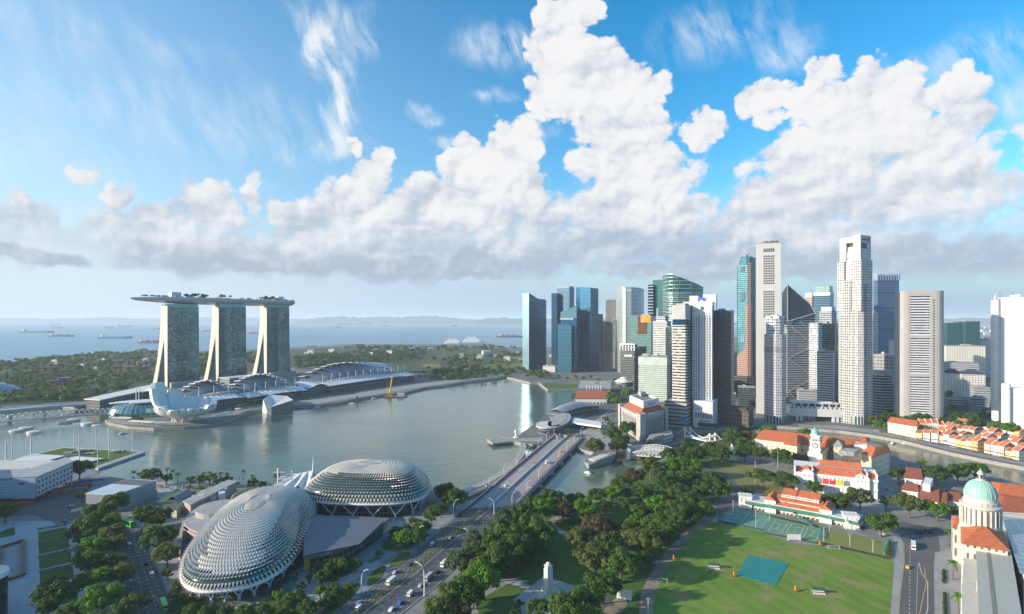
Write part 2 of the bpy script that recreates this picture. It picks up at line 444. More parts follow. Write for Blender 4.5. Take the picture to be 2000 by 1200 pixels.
# ---- office towers
class Rect:
 """rectangle footprint from three photo columns: left end, near corner, right end; a = turn of the left face"""
 def __init__(s,pl,pm,pr,Yn,a,dl=None,dr=None):
  a=R(a);Xn=GX(pm,Yn);kl=(pl-1000)/F;kr=(pr-1000)/F
  if not dl and not dr:
   ratio=lambda q:((kr*Yn-Xn)/max(math.sin(q)-kr*math.cos(q),1e-3))/((Xn-kl*Yn)/max(math.cos(q)+kl*math.sin(q),1e-3))
   if not(.5<ratio(a)<1.7) or math.sin(a)-kr*math.cos(a)<.05: # turn the block until it is about as deep as wide
    a=R(min(range(10,85),key=lambda d:abs(math.log(ratio(R(d))/.9)) if math.sin(R(d))-kr*math.cos(R(d))>.02 else 99))
  tl=dl if dl else(Xn-kl*Yn)/(math.cos(a)+kl*math.sin(a))
  tr=dr if dr else(kr*Yn-Xn)/(math.sin(a)-kr*math.cos(a))
  s.N=(Xn,Yn);s.L=(Xn-tl*math.cos(a),Yn+tl*math.sin(a));s.Rr=(Xn+tr*math.sin(a),Yn+tr*math.cos(a))
  s.B=(s.L[0]+s.Rr[0]-Xn,s.L[1]+s.Rr[1]-Yn)
  s.p=[s.L,s.N,s.Rr,s.B];s.Y=Yn;s.a=a;s.tl=tl;s.tr=tr
 def z(s,py):return GZ(py,s.Y)
 def at(s,u,v):
  """u along the left face from L to N, v from the left face backwards"""
  q=lerp(s.L,s.N,u);d=(s.Rr[0]-s.N[0],s.Rr[1]-s.N[1]);return(q[0]+d[0]*v,q[1]+d[1]*v)
 def sub(s,u0,u1,v0,v1):return[s.at(u0,v0),s.at(u1,v0),s.at(u1,v1),s.at(u0,v1)]
 def c(s):return s.at(.5,.5)
def plant_boxes(mb,p,z,n,h,seed,m=0):
 r2=random.Random(seed);cx=sum(q[0] for q in p)/len(p);cy=sum(q[1] for q in p)/len(p)
 ang=math.atan2(p[1][1]-p[0][1],p[1][0]-p[0][0])
 for i in range(n):
  a,b=r2.random(),r2.random()
  q=lerp(lerp(p[0],p[1],a),lerp(p[3%len(p)],p[2],a),b);q=lerp(q,(cx,cy),.35)
  w=math.hypot(p[1][0]-p[0][0],p[1][1]-p[0][1])*r2.uniform(.1,.25)
  mb.box(q[0],q[1],z-.02-.03*i,w,w*r2.uniform(.5,1.1),h*r2.uniform(.5,1.2),ang,m,0,False)
def bands(mb,p,z0,z1,pitch,h,out,m=0,off=0.0):
 q=offset(ccw(p),out)
 z=z0+off
 while z+h<=z1+.01:
  mb.prism(q,z,z+h,m=m,bottom=True);z+=pitch
def fins(mb,a,b,z0,z1,n,w,d,m=0,ends=True):
 L=math.hypot(b[0]-a[0],b[1]-a[1]);ang=math.atan2(b[1]-a[1],b[0]-a[0]);nx,ny=(b[1]-a[1])/L,-(b[0]-a[0])/L
 for i in range(n):
  t=i/(n-1) if ends else(i+.5)/n
  q=lerp(a,b,t);mb.box(q[0]+nx*d/2,q[1]+ny*d/2,z0,w,d,z1-z0,ang,m)
M_roof=plain('roof_concrete',(.30,.30,.30),.85,var=.25,scale=.15)
M_roofd=plain('roof_dark',(.10,.11,.115),.85,var=.3,scale=.15)
M_white=plain('white_panel',(.60,.60,.59),.6,var=.05,scale=.05)
M_conc=plain('pale_concrete',(.50,.48,.44),.75,var=.08,scale=.06)
M_grey=plain('grey_concrete',(.33,.33,.33),.75,var=.1,scale=.06)
M_steel=plain('painted_steel',(.55,.56,.57),.45,.2,var=.06)
M_dark=plain('dark_recess',(.03,.035,.04),.5,var=.2)
M_glassd=plain('dark_glass',(.03,.05,.055),.06,.55,var=.3,scale=.05)
M_blueglass=plain('pale_blue_glass',(.16,.27,.32),.08,.6,var=.25,scale=.06)
def tower(label,loc,name='office_tower'):return thing(name,label,'office tower',(loc[0],loc[1],LAND))
def slab_tower(r,py,mats,label,bl=None,plant=2,seed=1,roof=None,ptop=None,cw=3.0,tops=None):
 t=tower(label,r.c())
 zt=r.z(py)
 mb=MB();mb.prism(r.p,LAND-1,tops if tops else zt,cw=cw,cap=bool(tops));mb.build('facade',mats,t)
 if not tops:
  mb=MB();mb.prism(offset(r.p,.25),zt-.01,zt+1.3,cap=True);mb.prism(offset(r.p,-1.0),zt+1.28,zt+1.31);mb.build('roof',roof or M_roof,t)
 if plant:
  mb=MB();plant_boxes(mb,r.p,zt+1.25,plant,4.5,seed);mb.build('rooftop_plant',M_grey,t)
 return t,zt
BLUE=(.035,.17,.26)
m_b1=facade('blue_curtain_wall',(.016,.065,.13),(.015,.09,.19),1.6,3.9,.86,.14,.86,.75,.10,.3,.012,.55,.10,wmetal=.6)
m_b1l=facade('sunlit_blue_curtain_wall',(.16,.28,.36),(.20,.34,.42),1.6,3.9,.86,.12,.9,.8,.30,.3,.02,.45,wmetal=.6)  # paler copy of the blue wall: sun glare put into the edge colour
r=Rect(1021,1033,1067,1690,38,dl=23)
t=tower('slim dark blue glass tower with a bright reflecting edge, first on the waterfront',r.c())
q1=r.at(1,0);rr=lerp(r.N,r.Rr,.58);bb=lerp(r.L,r.B,.58)
zl,zn,zr_,zs=GZ(572,r.Y),GZ(572.5,r.Y),GZ(584,r.Y),GZ(585,r.Y)
mb=MB();mb.prism([r.L,r.N,rr,bb],LAND-1,[zl,zn,zr_,zr_+1],cw=1.6);mb.build('facade',m_b1,t)
mb=MB();mb.prism([rr,r.Rr,r.B,bb],LAND-1,zs,cw=1.6,mc=0);mb.build('facade',m_b1,t)
ex=offset([r.L,r.N,rr,bb],.35)
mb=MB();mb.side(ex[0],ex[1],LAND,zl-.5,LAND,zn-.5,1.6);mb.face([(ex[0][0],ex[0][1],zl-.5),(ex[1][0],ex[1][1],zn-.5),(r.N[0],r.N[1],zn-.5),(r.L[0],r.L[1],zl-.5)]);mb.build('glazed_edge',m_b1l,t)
mb=MB();mb.prism(offset([rr,r.Rr,r.B,bb],-3),zs-.02,zs+3);mb.build('rooftop_plant',M_grey,t)
m_b2=facade('banded_blue_wall',(.10,.17,.24),(.03,.11,.19),1.6,4.0,1,.3,.95,.7,.12,.35,.015,.4,wmetal=.4)
r=Rect(1088,1112,1121.5,1860,40)
t,zt=slab_tower(r,562,m_b2,'banded blue glass tower behind the pitched-top glass tower',plant=0,cw=1.6)
mb=MB();r2=Rect(1077,1087.5,1089,1870,30,dr=26);mb.prism(r2.p,LAND-1,r2.z(573),cw=1.6);mb.build('lower_wing',m_b1,t)
mb=MB();mb.prism(offset(r.p,-2),zt+1.2,zt+4.5);mb.build('rooftop_plant',M_grey,t)
r=Rect(1123,1153.5,1168.5,1660,24)
t=tower('tall bright blue glass tower with a lower dark shoulder on its right',r.c())
zt=r.z(562)
m_b3=facade('sky_blue_curtain_wall',(.08,.24,.38),(.08,.26,.43),1.6,3.9,.9,.12,.9,.8,.10,.25,.02,.5,wmetal=.7)
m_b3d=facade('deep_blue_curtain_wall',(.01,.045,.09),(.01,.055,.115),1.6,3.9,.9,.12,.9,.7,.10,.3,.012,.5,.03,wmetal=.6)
pp=[r.at(0,.12),r.at(.33,0),r.at(1,0),r.at(1,1),r.at(0,1)]
mb=MB();mb.prism(pp,LAND-1,[zt+2,zt+2,zt,zt-1,zt+2],cw=1.6);mb.build('facade',m_b3,t)
mb=MB();e=offset(pp,.3);mb.side(e[2],e[3],LAND,zt-.4,LAND,zt-1.4,1.6);mb.build('facade',m_b3d,t)  # right face darkened by colour, as the side turned from the sun
r3=Rect(1150,1153,1177.5,1655,30,dl=9);mb=MB();mb.prism(r3.p,LAND-1,[r3.z(616),r3.z(614),r3.z(613),r3.z(613)],cw=1.6);mb.build('lower_wing',m_b3d,t)
r=Rect(1095,1126,1138,1630,22)
t=tower('blue glass tower with a pitched glass crown on the waterfront',r.c())
zp,za,zb=r.z(597),r.z(609.5),r.z(607)
m_b4=facade('mid_blue_curtain_wall',(.025,.12,.23),(.025,.12,.24),1.6,3.9,.88,.14,.88,.75,.10,.3,.02,.55,.04,wmetal=.6)
mb=MB();mb.prism(r.p,LAND-1,[za,zp,zb,za-4],cw=1.6);mb.build('facade',m_b4,t)
z0=r.z(623);mb=MB();e=offset(r.p,.3);mb.side(e[0],e[1],z0+2,za-.5,z0+2,zp-.5,3);mb.build('crown_glazing',facade('crown_glazing',(.16,.30,.36),(.09,.22,.29),3,2,.8,.1,.9,.6,.15,.4),t)
mb=MB();fins(mb,e[0],lerp(e[0],e[1],.75),z0-2.5,z0+1.8,11,2.4,.6);mb.build('louvre_row',M_white,t)
mb=MB();r4=Rect(1089,1116,1118.5,1618,14,dr=12);mb.prism(r4.p,LAND-1,[r4.z(633.5),r4.z(636),r4.z(636),r4.z(633)],cw=1.6);mb.build('lower_wing',facade('pale_grid_blue_wall',(.09,.26,.35),(.05,.19,.28),1.6,3.9,.75,.2,.85,.7,.14,.3,.02,.5,.06,wmetal=.5),t)
e=offset(r.p,.5);mb=MB();mb.side(e[1],e[2],LAND,zp-1,LAND,zb-1,1.6);mb.build('facade',m_b3d,t)  # deeper blue sheet paints the shade of the right face
m_r5=facade('bronze_window_wall',(.26,.25,.23),(.06,.08,.09),2.4,3.4,.72,.16,.82,.5,.12,.6,.02,.6,.25)
r=Rect(1183,1203,1207,1760,22)
t,zt=slab_tower(r,586,m_r5,'grey-brown apartment tower beside the silver sail-topped tower',plant=3,seed=3,cw=2.4)
mb=MB();z0=r.z(688);e=offset(r.p,.6)
for zz,hh in((LAND,z0-LAND),):fins(mb,e[0],e[1],zz,zz+hh,9,1.0,.8)
mb.build('column_base',M_conc,t)
mb=MB();r5=Rect(1176.5,1181,1183,1800,22);mb.prism(r5.p,LAND-1,r5.z(627),cw=2.4);o=mb.build('office_tower',facade('copper_wall',(.30,.18,.12),(.09,.07,.06),2.4,3.4,.6,.2,.7),None,origin=(r5.c()[0],r5.c()[1],LAND));tag(o,'sliver of a copper-brown tower left of the grey-brown apartment tower','office tower')
m_s6=facade('silver_curtain_wall',(.42,.47,.46),(.22,.29,.29),1.7,3.6,.72,.16,.8,.6,.16,.4,.035,.6,.3,wmetal=.3)
Y6=1600
pts=[(1208,1640),(1210,1612),(1216,1598),(1222,1592)]
a6=[(GX(p,y),y) for p,y in pts];b6=[(GX(p,y),y) for p,y in((1222.5,1592),(1233,1590),(1245,1596),(1253,1612),(1258,1640))]
t=tower('silver glass tower with a sharp sail-like tip and curved front',a6[2])
mb=MB();back=[(GX(1258,1690),1680),(GX(1208,1690),1680)]
pa=a6+[(a6[-1][0],1680),(a6[0][0],1680)]
mb.prism(pa,LAND-1,[GZ(552,Y6),GZ(554,Y6),GZ(559,Y6),GZ(562.5,Y6),GZ(562.5,Y6),GZ(552,Y6)],cw=1.7);mb.build('sail_wing',m_s6,t)
pb=b6+[(b6[-1][0],1690),(b6[0][0],1681)]
mb=MB();mb.prism(pb,LAND-1,[GZ(561,Y6),GZ(561.5,Y6),GZ(562,Y6),GZ(563,Y6),GZ(564,Y6),GZ(563,Y6),GZ(561,Y6)],cw=1.7);mb.build('facade',m_s6,t)
mb=MB();bands(mb,[b6[0],b6[1],b6[2],b6[3],b6[4],(b6[-1][0],1690)],GZ(569,Y6),GZ(561,Y6),12,3,.4);mb.build('crown_band',M_white,t)
mb=MB();mb.box(a6[-1][0],a6[-1][1]-.4,LAND,1.2,1.2,GZ(562,Y6)-LAND);mb.build('corner_post',M_white,t)
m_g7=facade('green_curtain_wall',(.05,.16,.15),(.045,.17,.16),1.8,3.7,.9,.25,.9,.65,.12,.3,.02,.45,.06,wmetal=.5)
r=Rect(1275,1295,1301.5,1420,24)
t,zt=slab_tower(r,546.5,m_g7,'dark green glass tower with a balcony ladder along its left edge',plant=0,cw=1.8)
r7=Rect(1265.5,1275,1276,1425,20,dr=12);mb=MB();mb.prism(r7.p,LAND-1,r7.z(556),cw=3);mb.build('service_core',m_b3d,t)
mb=MB();bands(mb,r7.p,r7.z(700),r7.z(556),7.4,1.8,1.1);mb.build('balcony',M_steel,t)
m_o8=facade('green_banded_glass',(.36,.48,.45),(.045,.15,.145),1.8,8.2,1,.13,1.0,.65,.10,.4,.03,.6,.05,wmetal=.3)
Y8=1250
cols=[(1301,1265,536),(1306,1250,536.3),(1314,1243,537),(1324,1240,540),(1338,1240,546),(1352,1242,552),(1364,1246,557),(1373.5,1254,562)]
p8=[(GX(p,y),y) for p,y,_ in cols];z8=[GZ(q,Y8) for _,_,q in cols]
t=tower('green glass tower with a sloping curved top and pale bands',p8[3])
pb=p8+[(p8[-1][0]+6,1290),(p8[0][0]+2,1300)]
mb=MB();mb.prism(pb,LAND-1,z8+[z8[-1],z8[0]],cw=1.8,cont=True,mc=0);mb.build('facade',m_o8,t)
mb=MB()
for i in range(len(p8)-1):
 a,b=p8[i],p8[i+1];mb.bar((a[0],a[1]-.3,z8[i]+.4),(b[0],b[1]-.3,z8[i+1]+.4),1.2,1.4)
z=z8[-1]-14
while z>60:
 for i in range(len(p8)-1):mb.bar((p8[i][0],p8[i][1]-.5,z),(p8[i+1][0],p8[i+1][1]-.5,z),1.2,1.1)
 z-=8.2
mb.build('sun_ledges',M_steel,t)
r=Rect(1231,1272,1280,1330,26)
m_g9=facade('teal_grid_wall',(.16,.30,.28),(.06,.17,.17),2.0,3.6,.72,.22,.8,.6,.14,.4,.02,.5,.15)
t,zt=slab_tower(r,618,m_g9,'teal glass office block with an orange corner panel',plant=2,seed=5,cw=2)
e=offset(r.p,.5)
mb=MB();mb.side(lerp(e[0],e[1],.36),lerp(e[0],e[1],.80),r.z(653),r.z(617.5),r.z(653),r.z(617.5));mb.build('dark_panel',plain('brown_panel',(.12,.045,.02),.4),t)
e2=offset(r.p,.8);mb=MB();mb.side(lerp(e2[0],e2[1],.50),lerp(e2[0],e2[1],.96),r.z(630),r.z(616),r.z(630),r.z(616));mb.build('orange_panel',plain('orange_panel',(.85,.28,.02),.5),t)
e3=offset(r.p,1.1);c0=lerp(e3[0],e3[1],.67);mb=MB()
ring=[(1+.0,0)]
ux,uy=(e3[1][0]-e3[0][0])/r.tl,(e3[1][1]-e3[0][1])/r.tl
mb.tube([(c0[0]+ux*3.2*math.cos(q)*1.0,c0[1]+uy*3.2*math.cos(q),r.z(625.5)+4.4*math.sin(q)) for q in[R(40+30*i) for i in range(10)]],.8,5);mb.build('emblem',M_white,t)
r=Rect(1275.5,1302,1311,1180,30)
m_w10=facade('white_ribbon_wall',(.62,.63,.63),(.05,.09,.12),3.0,3.7,1,.42,.95,.5,.12,.6,.02,.5,.1)
t,zt=slab_tower(r,628.5,m_w10,'white office block with dark ribbon windows and a slim mast',plant=0)
mb=MB();bands(mb,r.p,r.z(760),zt,3.7,1.5,.35);mb.build('floor_bands',M_white,t)
rr=r.sub(.15,.85,.15,.85);mb=MB();mb.prism(rr,zt+1,r.z(617.5));mb.build('crown',m_w10,t)
mb=MB();mb.box(*r.at(.25,.2),r.z(617.5),2.2,2.2,17);mb.build('mast',M_white,t)
r=Rect(1211.5,1239,1263,1190,40)
m_d11=facade('charcoal_ribbon_wall',(.085,.10,.105),(.03,.05,.055),3.0,3.9,1,.4,.9,.5,.12,.4,.01,.5,.05)
t,zt=slab_tower(r,679,m_d11,'dark grey office block with a small white sign and roof louvres',plant=0)
mb=MB();e=offset(r.p,.2);z0=r.z(685);fins(mb,e[0],e[1],z0-1,r.z(674),6,1.6,.8);mb.prism(r.sub(0,1,0,.35),r.z(674),r.z(672));mb.build('roof_louvres',M_steel,t)
mb=MB();mb.prism(r.sub(.08,.92,.08,.32),zt,r.z(674));mb.build('crown',M_dark,t)
mb=MB();e=offset(r.p,.5)
mb.side(lerp(e[0],e[1],.30),lerp(e[0],e[1],.62),r.z(697),r.z(694.3),r.z(697),r.z(694.3))
mb.side(lerp(e[0],e[1],.64),lerp(e[0],e[1],.80),r.z(697),r.z(693.6),r.z(697),r.z(693.6));mb.build('sign',plain('sign_white',(.85,.85,.85),.5),t)
r=Rect(1247,1302,1305.5,1050,17)
m_p12=facade('pale_green_wall',(.50,.57,.51),(.05,.12,.11),2.6,3.7,.8,.42,.72,.5,.14,.7,.02,.5,.3)
t,zt=slab_tower(r,699,m_p12,'pale green office block with rows of small dark windows',plant=4,seed=9,cw=2.6)
mb=MB();bands(mb,r.p,LAND+6,zt-10,3.7,1.4,.4,off=.1);mb.build('floor_bands',plain('pale_green_panel',(.52,.60,.54),.6),t)
mb=MB();mb.prism(offset(r.p,.45),r.z(713),zt);mb.build('parapet',plain('pale_green_panel',(.52,.60,.54),.6),t)
mb=MB();mb.lathe([(5,zt+1),(5,zt+4.5),(4.6,zt+5)],*r.at(.6,.5),16);mb.build('water_tank',M_white,t)
r=Rect(1311.5,1340.5,1354,800,33)
m_w13=facade('cream_ribbon_wall',(.55,.52,.48),(.03,.035,.04),2.8,4.05,1,.52,1.0,.4,.1,.7,.01,.5,.12)
t=tower('cream and black banded tower with a blank grey crown on the riverside',r.c())
zt=r.z(596);zc=r.z(624)
ch=.13
pp=[r.at(0,ch),r.at(ch,0),r.at(1-ch*.6,0),r.at(1,ch),r.at(1,1-ch),r.at(1-ch,1),r.at(ch,1),r.at(0,1-ch)]
mb=MB();mb.prism(pp,LAND-1,zc,cw=2.8);mb.build('facade',m_w13,t)
mb=MB();bands(mb,pp,r.z(795),zc-8,4.05,1.9,.5);mb.build('floor_bands',plain('cream_panel',(.52,.495,.46),.6,var=.05),t)
mb=MB();e=offset(pp,.25);mb.prism(e,zc-8,zc);mb.build('glass_band',m_b3d,t)
mb=MB();mb.prism(offset(pp,.3),zc,zt);mb.build('crown',plain('grey_crown_panel',(.40,.39,.39),.65,var=.05),t)
mb=MB();mb.prism(r.sub(.2,.8,.2,.8),zt-.02,zt+2.5);mb.build('rooftop_plant',M_grey,t)
mb=MB();e=offset(pp,.7);mb.side(e[3],e[4],LAND,zc,LAND,zc,2.8);mb.build('shaded_flank',facade('shade_ribbon_flank',(.22,.22,.23),(.04,.06,.075),2.8,4.05,1,.5,1.0,.4,.1),t)  # greyed copy of the cream wall, shade put into its colour
rp=Rect(1298,1341,1355.5,792,33);m_pod13=facade('grey_podium_wall',(.33,.33,.33),(.04,.05,.06),4,5.2,1,.45,.8,.4,.15)
mb=MB();mb.prism(rp.p,LAND-1,rp.z(786),cw=4);mb.build('podium',m_pod13,t)
e=offset(rp.p,.5);mb=MB();mb.side(lerp(e[0],e[1],.70),lerp(e[0],e[1],.94),rp.z(829),rp.z(815),rp.z(829),rp.z(815));mb.side(lerp(e[0],e[1],.715),lerp(e[0],e[1],.925),rp.z(822),rp.z(816),rp.z(822),rp.z(816));mb.build('billboard',plain('billboard_blue',(.10,.28,.38),.5),t)
r=Rect(1353,1390,1394,806,25)
m_w14=facade('white_rib_wall',(.50,.52,.57),(.03,.045,.07),3.3,3.75,.42,.28,.78,.4,.12,.6,.02,.4,.1)
m_w14s=facade('window_strip',(.10,.12,.15),(.03,.05,.08),2.0,3.75,.8,.2,.85,.4,.12,.5)
t=tower('tall white ribbed tower with a stepped crown and a cubic white base',r.c())
zt=r.z(598)
mb=MB();mb.prism(r.p,LAND-1,r.z(618),cw=3.3);mb.build('facade',m_w14,t)
mb=MB();e=offset(r.p,.55)
for u0,u1 in((.28,.36),(.64,.72)):mb.side(lerp(e[0],e[1],u0),lerp(e[0],e[1],u1),r.z(784),r.z(616),r.z(784),r.z(616),2)
mb.build('window_strip',m_w14s,t)
mb=MB();fins(mb,r.L,r.N,r.z(785),r.z(612),8,1.1,.9);mb.build('ribs',M_white,t)
wh=plain('white_tower_panel',(.54,.55,.58),.55,var=.04)
mb=MB();e=offset(r.p,.35)
mb.prism(e,r.z(618),r.z(606));mb.prism(r.sub(-.02,.42,-.02,1.02),r.z(606)-.02,zt);mb.prism(r.sub(.60,1.02,-.02,1.02),r.z(606)-.02,zt+1.5);mb.build('crown',wh,t)
rb=Rect(1334,1398,1411,824,27,dr=16);mb=MB();mb.prism(rb.sub(0,.9,.05,1),r.z(640),rb.z(589));mb.prism(rb.sub(.18,.45,.3,.9),rb.z(589),rb.z(577));mb.prism(rb.sub(.18,.98,.45,1),rb.z(589)-.5,rb.z(581));mb.prism(rb.sub(.60,1,.2,.95),rb.z(592),rb.z(575));mb.build('upper_storeys',wh,t)
mb=MB();e=offset(rb.p,.4);mb.side(lerp(e[1],e[2],.1),lerp(e[1],e[2],.8),rb.z(640),rb.z(592),rb.z(640),rb.z(592),3);mb.build('facade',m_w14,t)
mb=MB();mb.prism(rb.sub(.50,.62,-.02,.05),rb.z(586),rb.z(580));mb.build('emblem',plain('blue_emblem',(.04,.12,.5),.5),t)
rp=Rect(1354,1392,1403,792,30);mb=MB();mb.prism(rp.p,LAND-1,rp.z(785));mb.build('podium',wh,t)
e=offset(rp.p,.4);mb=MB()
for k in range(7):
 for ea,eb,n in((e[0],e[1],7),):
  mb.side(lerp(ea,eb,.12+k*.125),lerp(ea,eb,.12+k*.125+.06),rp.z(819),rp.z(809),rp.z(819),rp.z(809))
mb.build('window_row',M_dark,t)
mb=MB()
for k in range(8):mb.side(lerp(e[0],e[1],.34+k*.065),lerp(e[0],e[1],.34+k*.065+.045),rp.z(825),rp.z(823),rp.z(825),rp.z(823))
mb.build('sign',M_dark,t)
mb=MB();e=offset(rp.p,1.6)
for k in range(26):
 q=lerp(e[0],e[1],.35+k*.03);mb.lathe([(2,LAND+3),(2.6,LAND+5),(1.2,LAND+7.5)],q[0],q[1]-1,6)
mb.build('planting',plain('hedge_leaf',(.035,.07,.03),.9),t)
r=Rect(1392.5,1428,1433.5,815,24)
m_d15=facade('dark_brown_wall',(.055,.042,.038),(.03,.07,.075),2.2,3.9,.78,.36,.58,.5,.1,.5,.02,.7,.25,wvar=.1)
t,zt=slab_tower(r,608,m_d15,'dark brown office tower with thin window slits beside the white ribbed tower',plant=2,seed=4,cw=2.2,roof=M_roofd)
rp=Rect(1408,1462,1472,800,22);mb=MB();mb.prism(rp.p,LAND-1,rp.z(803),cw=2.2,mc=0);mb.build('podium',facade('brown_podium_wall',(.10,.07,.055),(.03,.05,.05),5,6,.6,.1,.35),t)
mb=MB();mb.prism(offset(rp.p,-4),rp.z(803)-.02,rp.z(800));mb.build('roof_garden',plain('roof_garden',(.05,.08,.03),.9),t)
r=Rect(1437.5,1464,1477.5,1130,38)
m_t16=facade('teal_curtain_wall',(.09,.24,.27),(.06,.22,.26),2.0,3.9,.9,.2,.9,.7,.1,.35,.025,.5,.04,wmetal=.4)
m_t16d=facade('shade_teal_wall',(.05,.12,.16),(.03,.09,.13),2.0,3.9,.9,.2,.9,.7,.1,.35,.02,.5)
m_pk=facade('pink_granite_wall',(.34,.20,.16),(.04,.045,.05),3.6,3.9,.66,.35,.72,.4,.12,.55,.02,.4)
t=tower('teal glass and pink granite tower with a stepped octagonal top',r.c())
zt=r.z(514)
def octo(r,c):return[r.at(0,c),r.at(c,0),r.at(1-c,0),r.at(1,c),r.at(1,1-c),r.at(1-c,1),r.at(c,1),r.at(0,1-c)]
mb=MB();mb.prism(octo(r,.14),LAND-1,r.z(517),cw=2);mb.build('facade',m_t16,t)
rs=Rect(1440,1462,1476,1134,38);mb=MB();mb.prism(octo(rs,.2),r.z(517)-.02,r.z(508),cw=2);mb.prism(offset(octo(rs,.25),-2),r.z(508)-.02,r.z(500),cw=2);mb.build('stepped_top',m_t16,t)
e=offset(octo(r,.14),.45);mb=MB();mb.side(e[3],e[4],LAND,r.z(500)-2,LAND,r.z(500)-2,2);mb.build('facade',m_t16d,t)  # darker teal copy, the right face's shade painted in
e=offset(octo(r,.14),.8);mb=MB();mb.side(e[2],e[3],r.z(597),r.z(513),r.z(597),r.z(513),3.6);mb.build('granite_corner',m_pk,t)
e=offset(octo(r,.14),1.6);mb=MB()
a,b=lerp(e[1],e[2],.80),lerp(e[3],e[4],.35);mb.side(a,e[2],LAND,r.z(597),LAND,r.z(597),3.6);mb.side(e[2],e[3],LAND,r.z(594),LAND,r.z(594),3.6);mb.side(e[3],b,LAND,r.z(597),LAND,r.z(597),3.6)
mb.side(e[1],a,LAND,r.z(697),LAND,r.z(680),3.6);mb.build('granite_base',m_pk,t)
mb=MB();e=offset(octo(r,.14),.7)
for y0,y1 in((533,520),(589,571),(670,655)):mb=MB();mb.side(lerp(e[1],e[2],.28),lerp(e[1],e[2],.70),r.z(y0),r.z(y1),r.z(y0),r.z(y1),2);mb.build('glass_bay',M_blueglass,t)
mb=MB();mb.box(*lerp(r.c(),r.N,.2),r.z(500)-1,3,3,5);mb.build('beacon',plain('red_paint',(.5,.04,.03),.5),t)
mb=MB();mb.prism(offset(octo(r,.14),8),LAND-1,r.z(735),cw=4);mb.build('podium',facade('dark_podium_wall',(.05,.05,.055),(.02,.025,.03),5,5,.7,.3,.8),t)
r=Rect(1476.5,1525,1529,905,24,dr=30)
t=tower('tallest plain white slab tower with a central grid of square windows',r.c())
zt=r.z(475)
mb=MB();mb.prism(r.p,LAND-1,zt);mb.build('facade',plain('white_cladding',(.44,.44,.435),.55,var=.04,scale=.03),t)
e=offset(r.p,.25);mb=MB();u0,u1=.30,.75
mb.side(lerp(e[0],e[1],u0),lerp(e[0],e[1],u1),r.z(618),r.z(565),r.z(618),r.z(565),3);mb.side(lerp(e[0],e[1],u0),lerp(e[0],e[1],u1),r.z(556),r.z(498),r.z(556),r.z(498),3)
hh=(r.z(498)-r.z(556))/12
ww=r.tl*(u1-u0)/6
for o in(mb,):
 o.v,o.f,o.uv,o.mi=[],[],[],[]
for y1,n in((498,12),(568,11)):
 for k in range(n):
  for c_ in range(6):
   a0=u0+(u1-u0)*(c_+.18)/6;a1=u0+(u1-u0)*(c_+.82)/6;zz=r.z(y1)-k*hh
   mb.side(lerp(e[0],e[1],a0),lerp(e[0],e[1],a1),zz-hh*.72,zz-hh*.1,zz-hh*.72,zz-hh*.1)
for c_ in range(6):
 a0=u0+(u1-u0)*(c_+.2)/6;a1=u0+(u1-u0)*(c_+.8)/6
 mb.side(lerp(e[0],e[1],a0),lerp(e[0],e[1],a1),r.z(491.5),r.z(484.5),r.z(491.5),r.z(484.5))
mb.build('window_grid',M_glassd,t)
mb=MB();mb.prism(offset(r.p,.3),zt,zt+1.6,m=0);plant_boxes(mb,r.p,zt+1.5,4,3,3);mb.build('roof',M_roof,t)
mb=MB();r9=random.Random(3)
for k in range(26):
 q=r.at(r9.uniform(.25,.9),r9.uniform(.1,.5));mb.lathe([(.2,zt+1.5),(1.3,zt+2.6),(1.0,zt+4),(.2,zt+4.8)],q[0],q[1],6)
mb.build('roof_garden',plain('roof_shrub',(.03,.06,.025),.9),t)
m_u=facade('pale_granite_wall',(.40,.41,.43),(.02,.024,.03),3.0,3.9,.52,.28,.74,.4,.12,.7,.02,.5,.2)
m_uw=facade('pale_granite_ribbon',(.47,.49,.53),(.05,.08,.11),3.0,3.9,.8,.3,.75,.4,.12,.7,.02,.5,.2)
r=Rect(1489,1523,1539.5,826,27)
t=tower('shorter grey granite octagonal tower with rows of square windows by the river',r.c())
mb=MB();mb.prism(octo(r,.22),LAND-1,r.z(654),cw=3);mb.build('facade',m_u,t)
mb=MB();e=offset(octo(r,.22),.3);
mb.prism(e,r.z(690),r.z(678),cw=3,cap=False);mb.build('louvre_storey',facade('louvre_wall',(.45,.46,.48),(.07,.1,.12),1.5,20,.5,.0,1.0),t)
r2=Rect(1493.5,1521,1534,829,27);mb=MB();mb.prism(octo(r2,.2),r.z(654)-.02,r.z(622),cw=3);mb.build('upper_storeys',m_uw,t)
mb=MB();mb.prism(r2.sub(.05,.40,.05,.9),r.z(622)-.02,r.z(618));mb.prism(r2.sub(.62,.98,.05,.9),r.z(622)-.02,r.z(617));mb.prism(r2.sub(.3,.7,.3,.7),r.z(622)-.02,r.z(615));mb.build('crown',plain('granite_panel',(.50,.51,.53),.7,var=.04),t)
mb=MB();e=offset(octo(r,.22),.25);mb.prism(e,LAND,r.z(815),cw=5,cap=False);mb.build('lobby_glazing',facade('lobby_wall',(.48,.49,.51),(.05,.12,.13),5,20,.7,.0,.8,.5),t)
r=Rect(1527.5,1538,1592,1020,62)
t=tower('dark folded tower with a triangular sloping glass top and pale bands',r.c())
m_d19=facade('slate_ribbon_wall',(.24,.26,.28),(.025,.035,.05),3,4.1,1,.42,.95,.5,.1,.5,.01,.4,.06)
zp,zr=r.z(556),r.z(612)
zfold=r.z(625)
mb=MB();mb.prism(r.p,LAND-1,[zp-26,zfold-4,zfold+12,zr-4],cw=3);mb.build('facade',m_d19,t)
N3=(r.N[0],r.N[1],r.z(628));Pk=(*lerp(r.N,r.Rr,.0),zp);Rt=(*r.Rr,zr);Rl=(*r.Rr,zr-1)
m_tri=plain('slate_glass',(.055,.065,.085),.12,.5,var=.15,scale=.04)
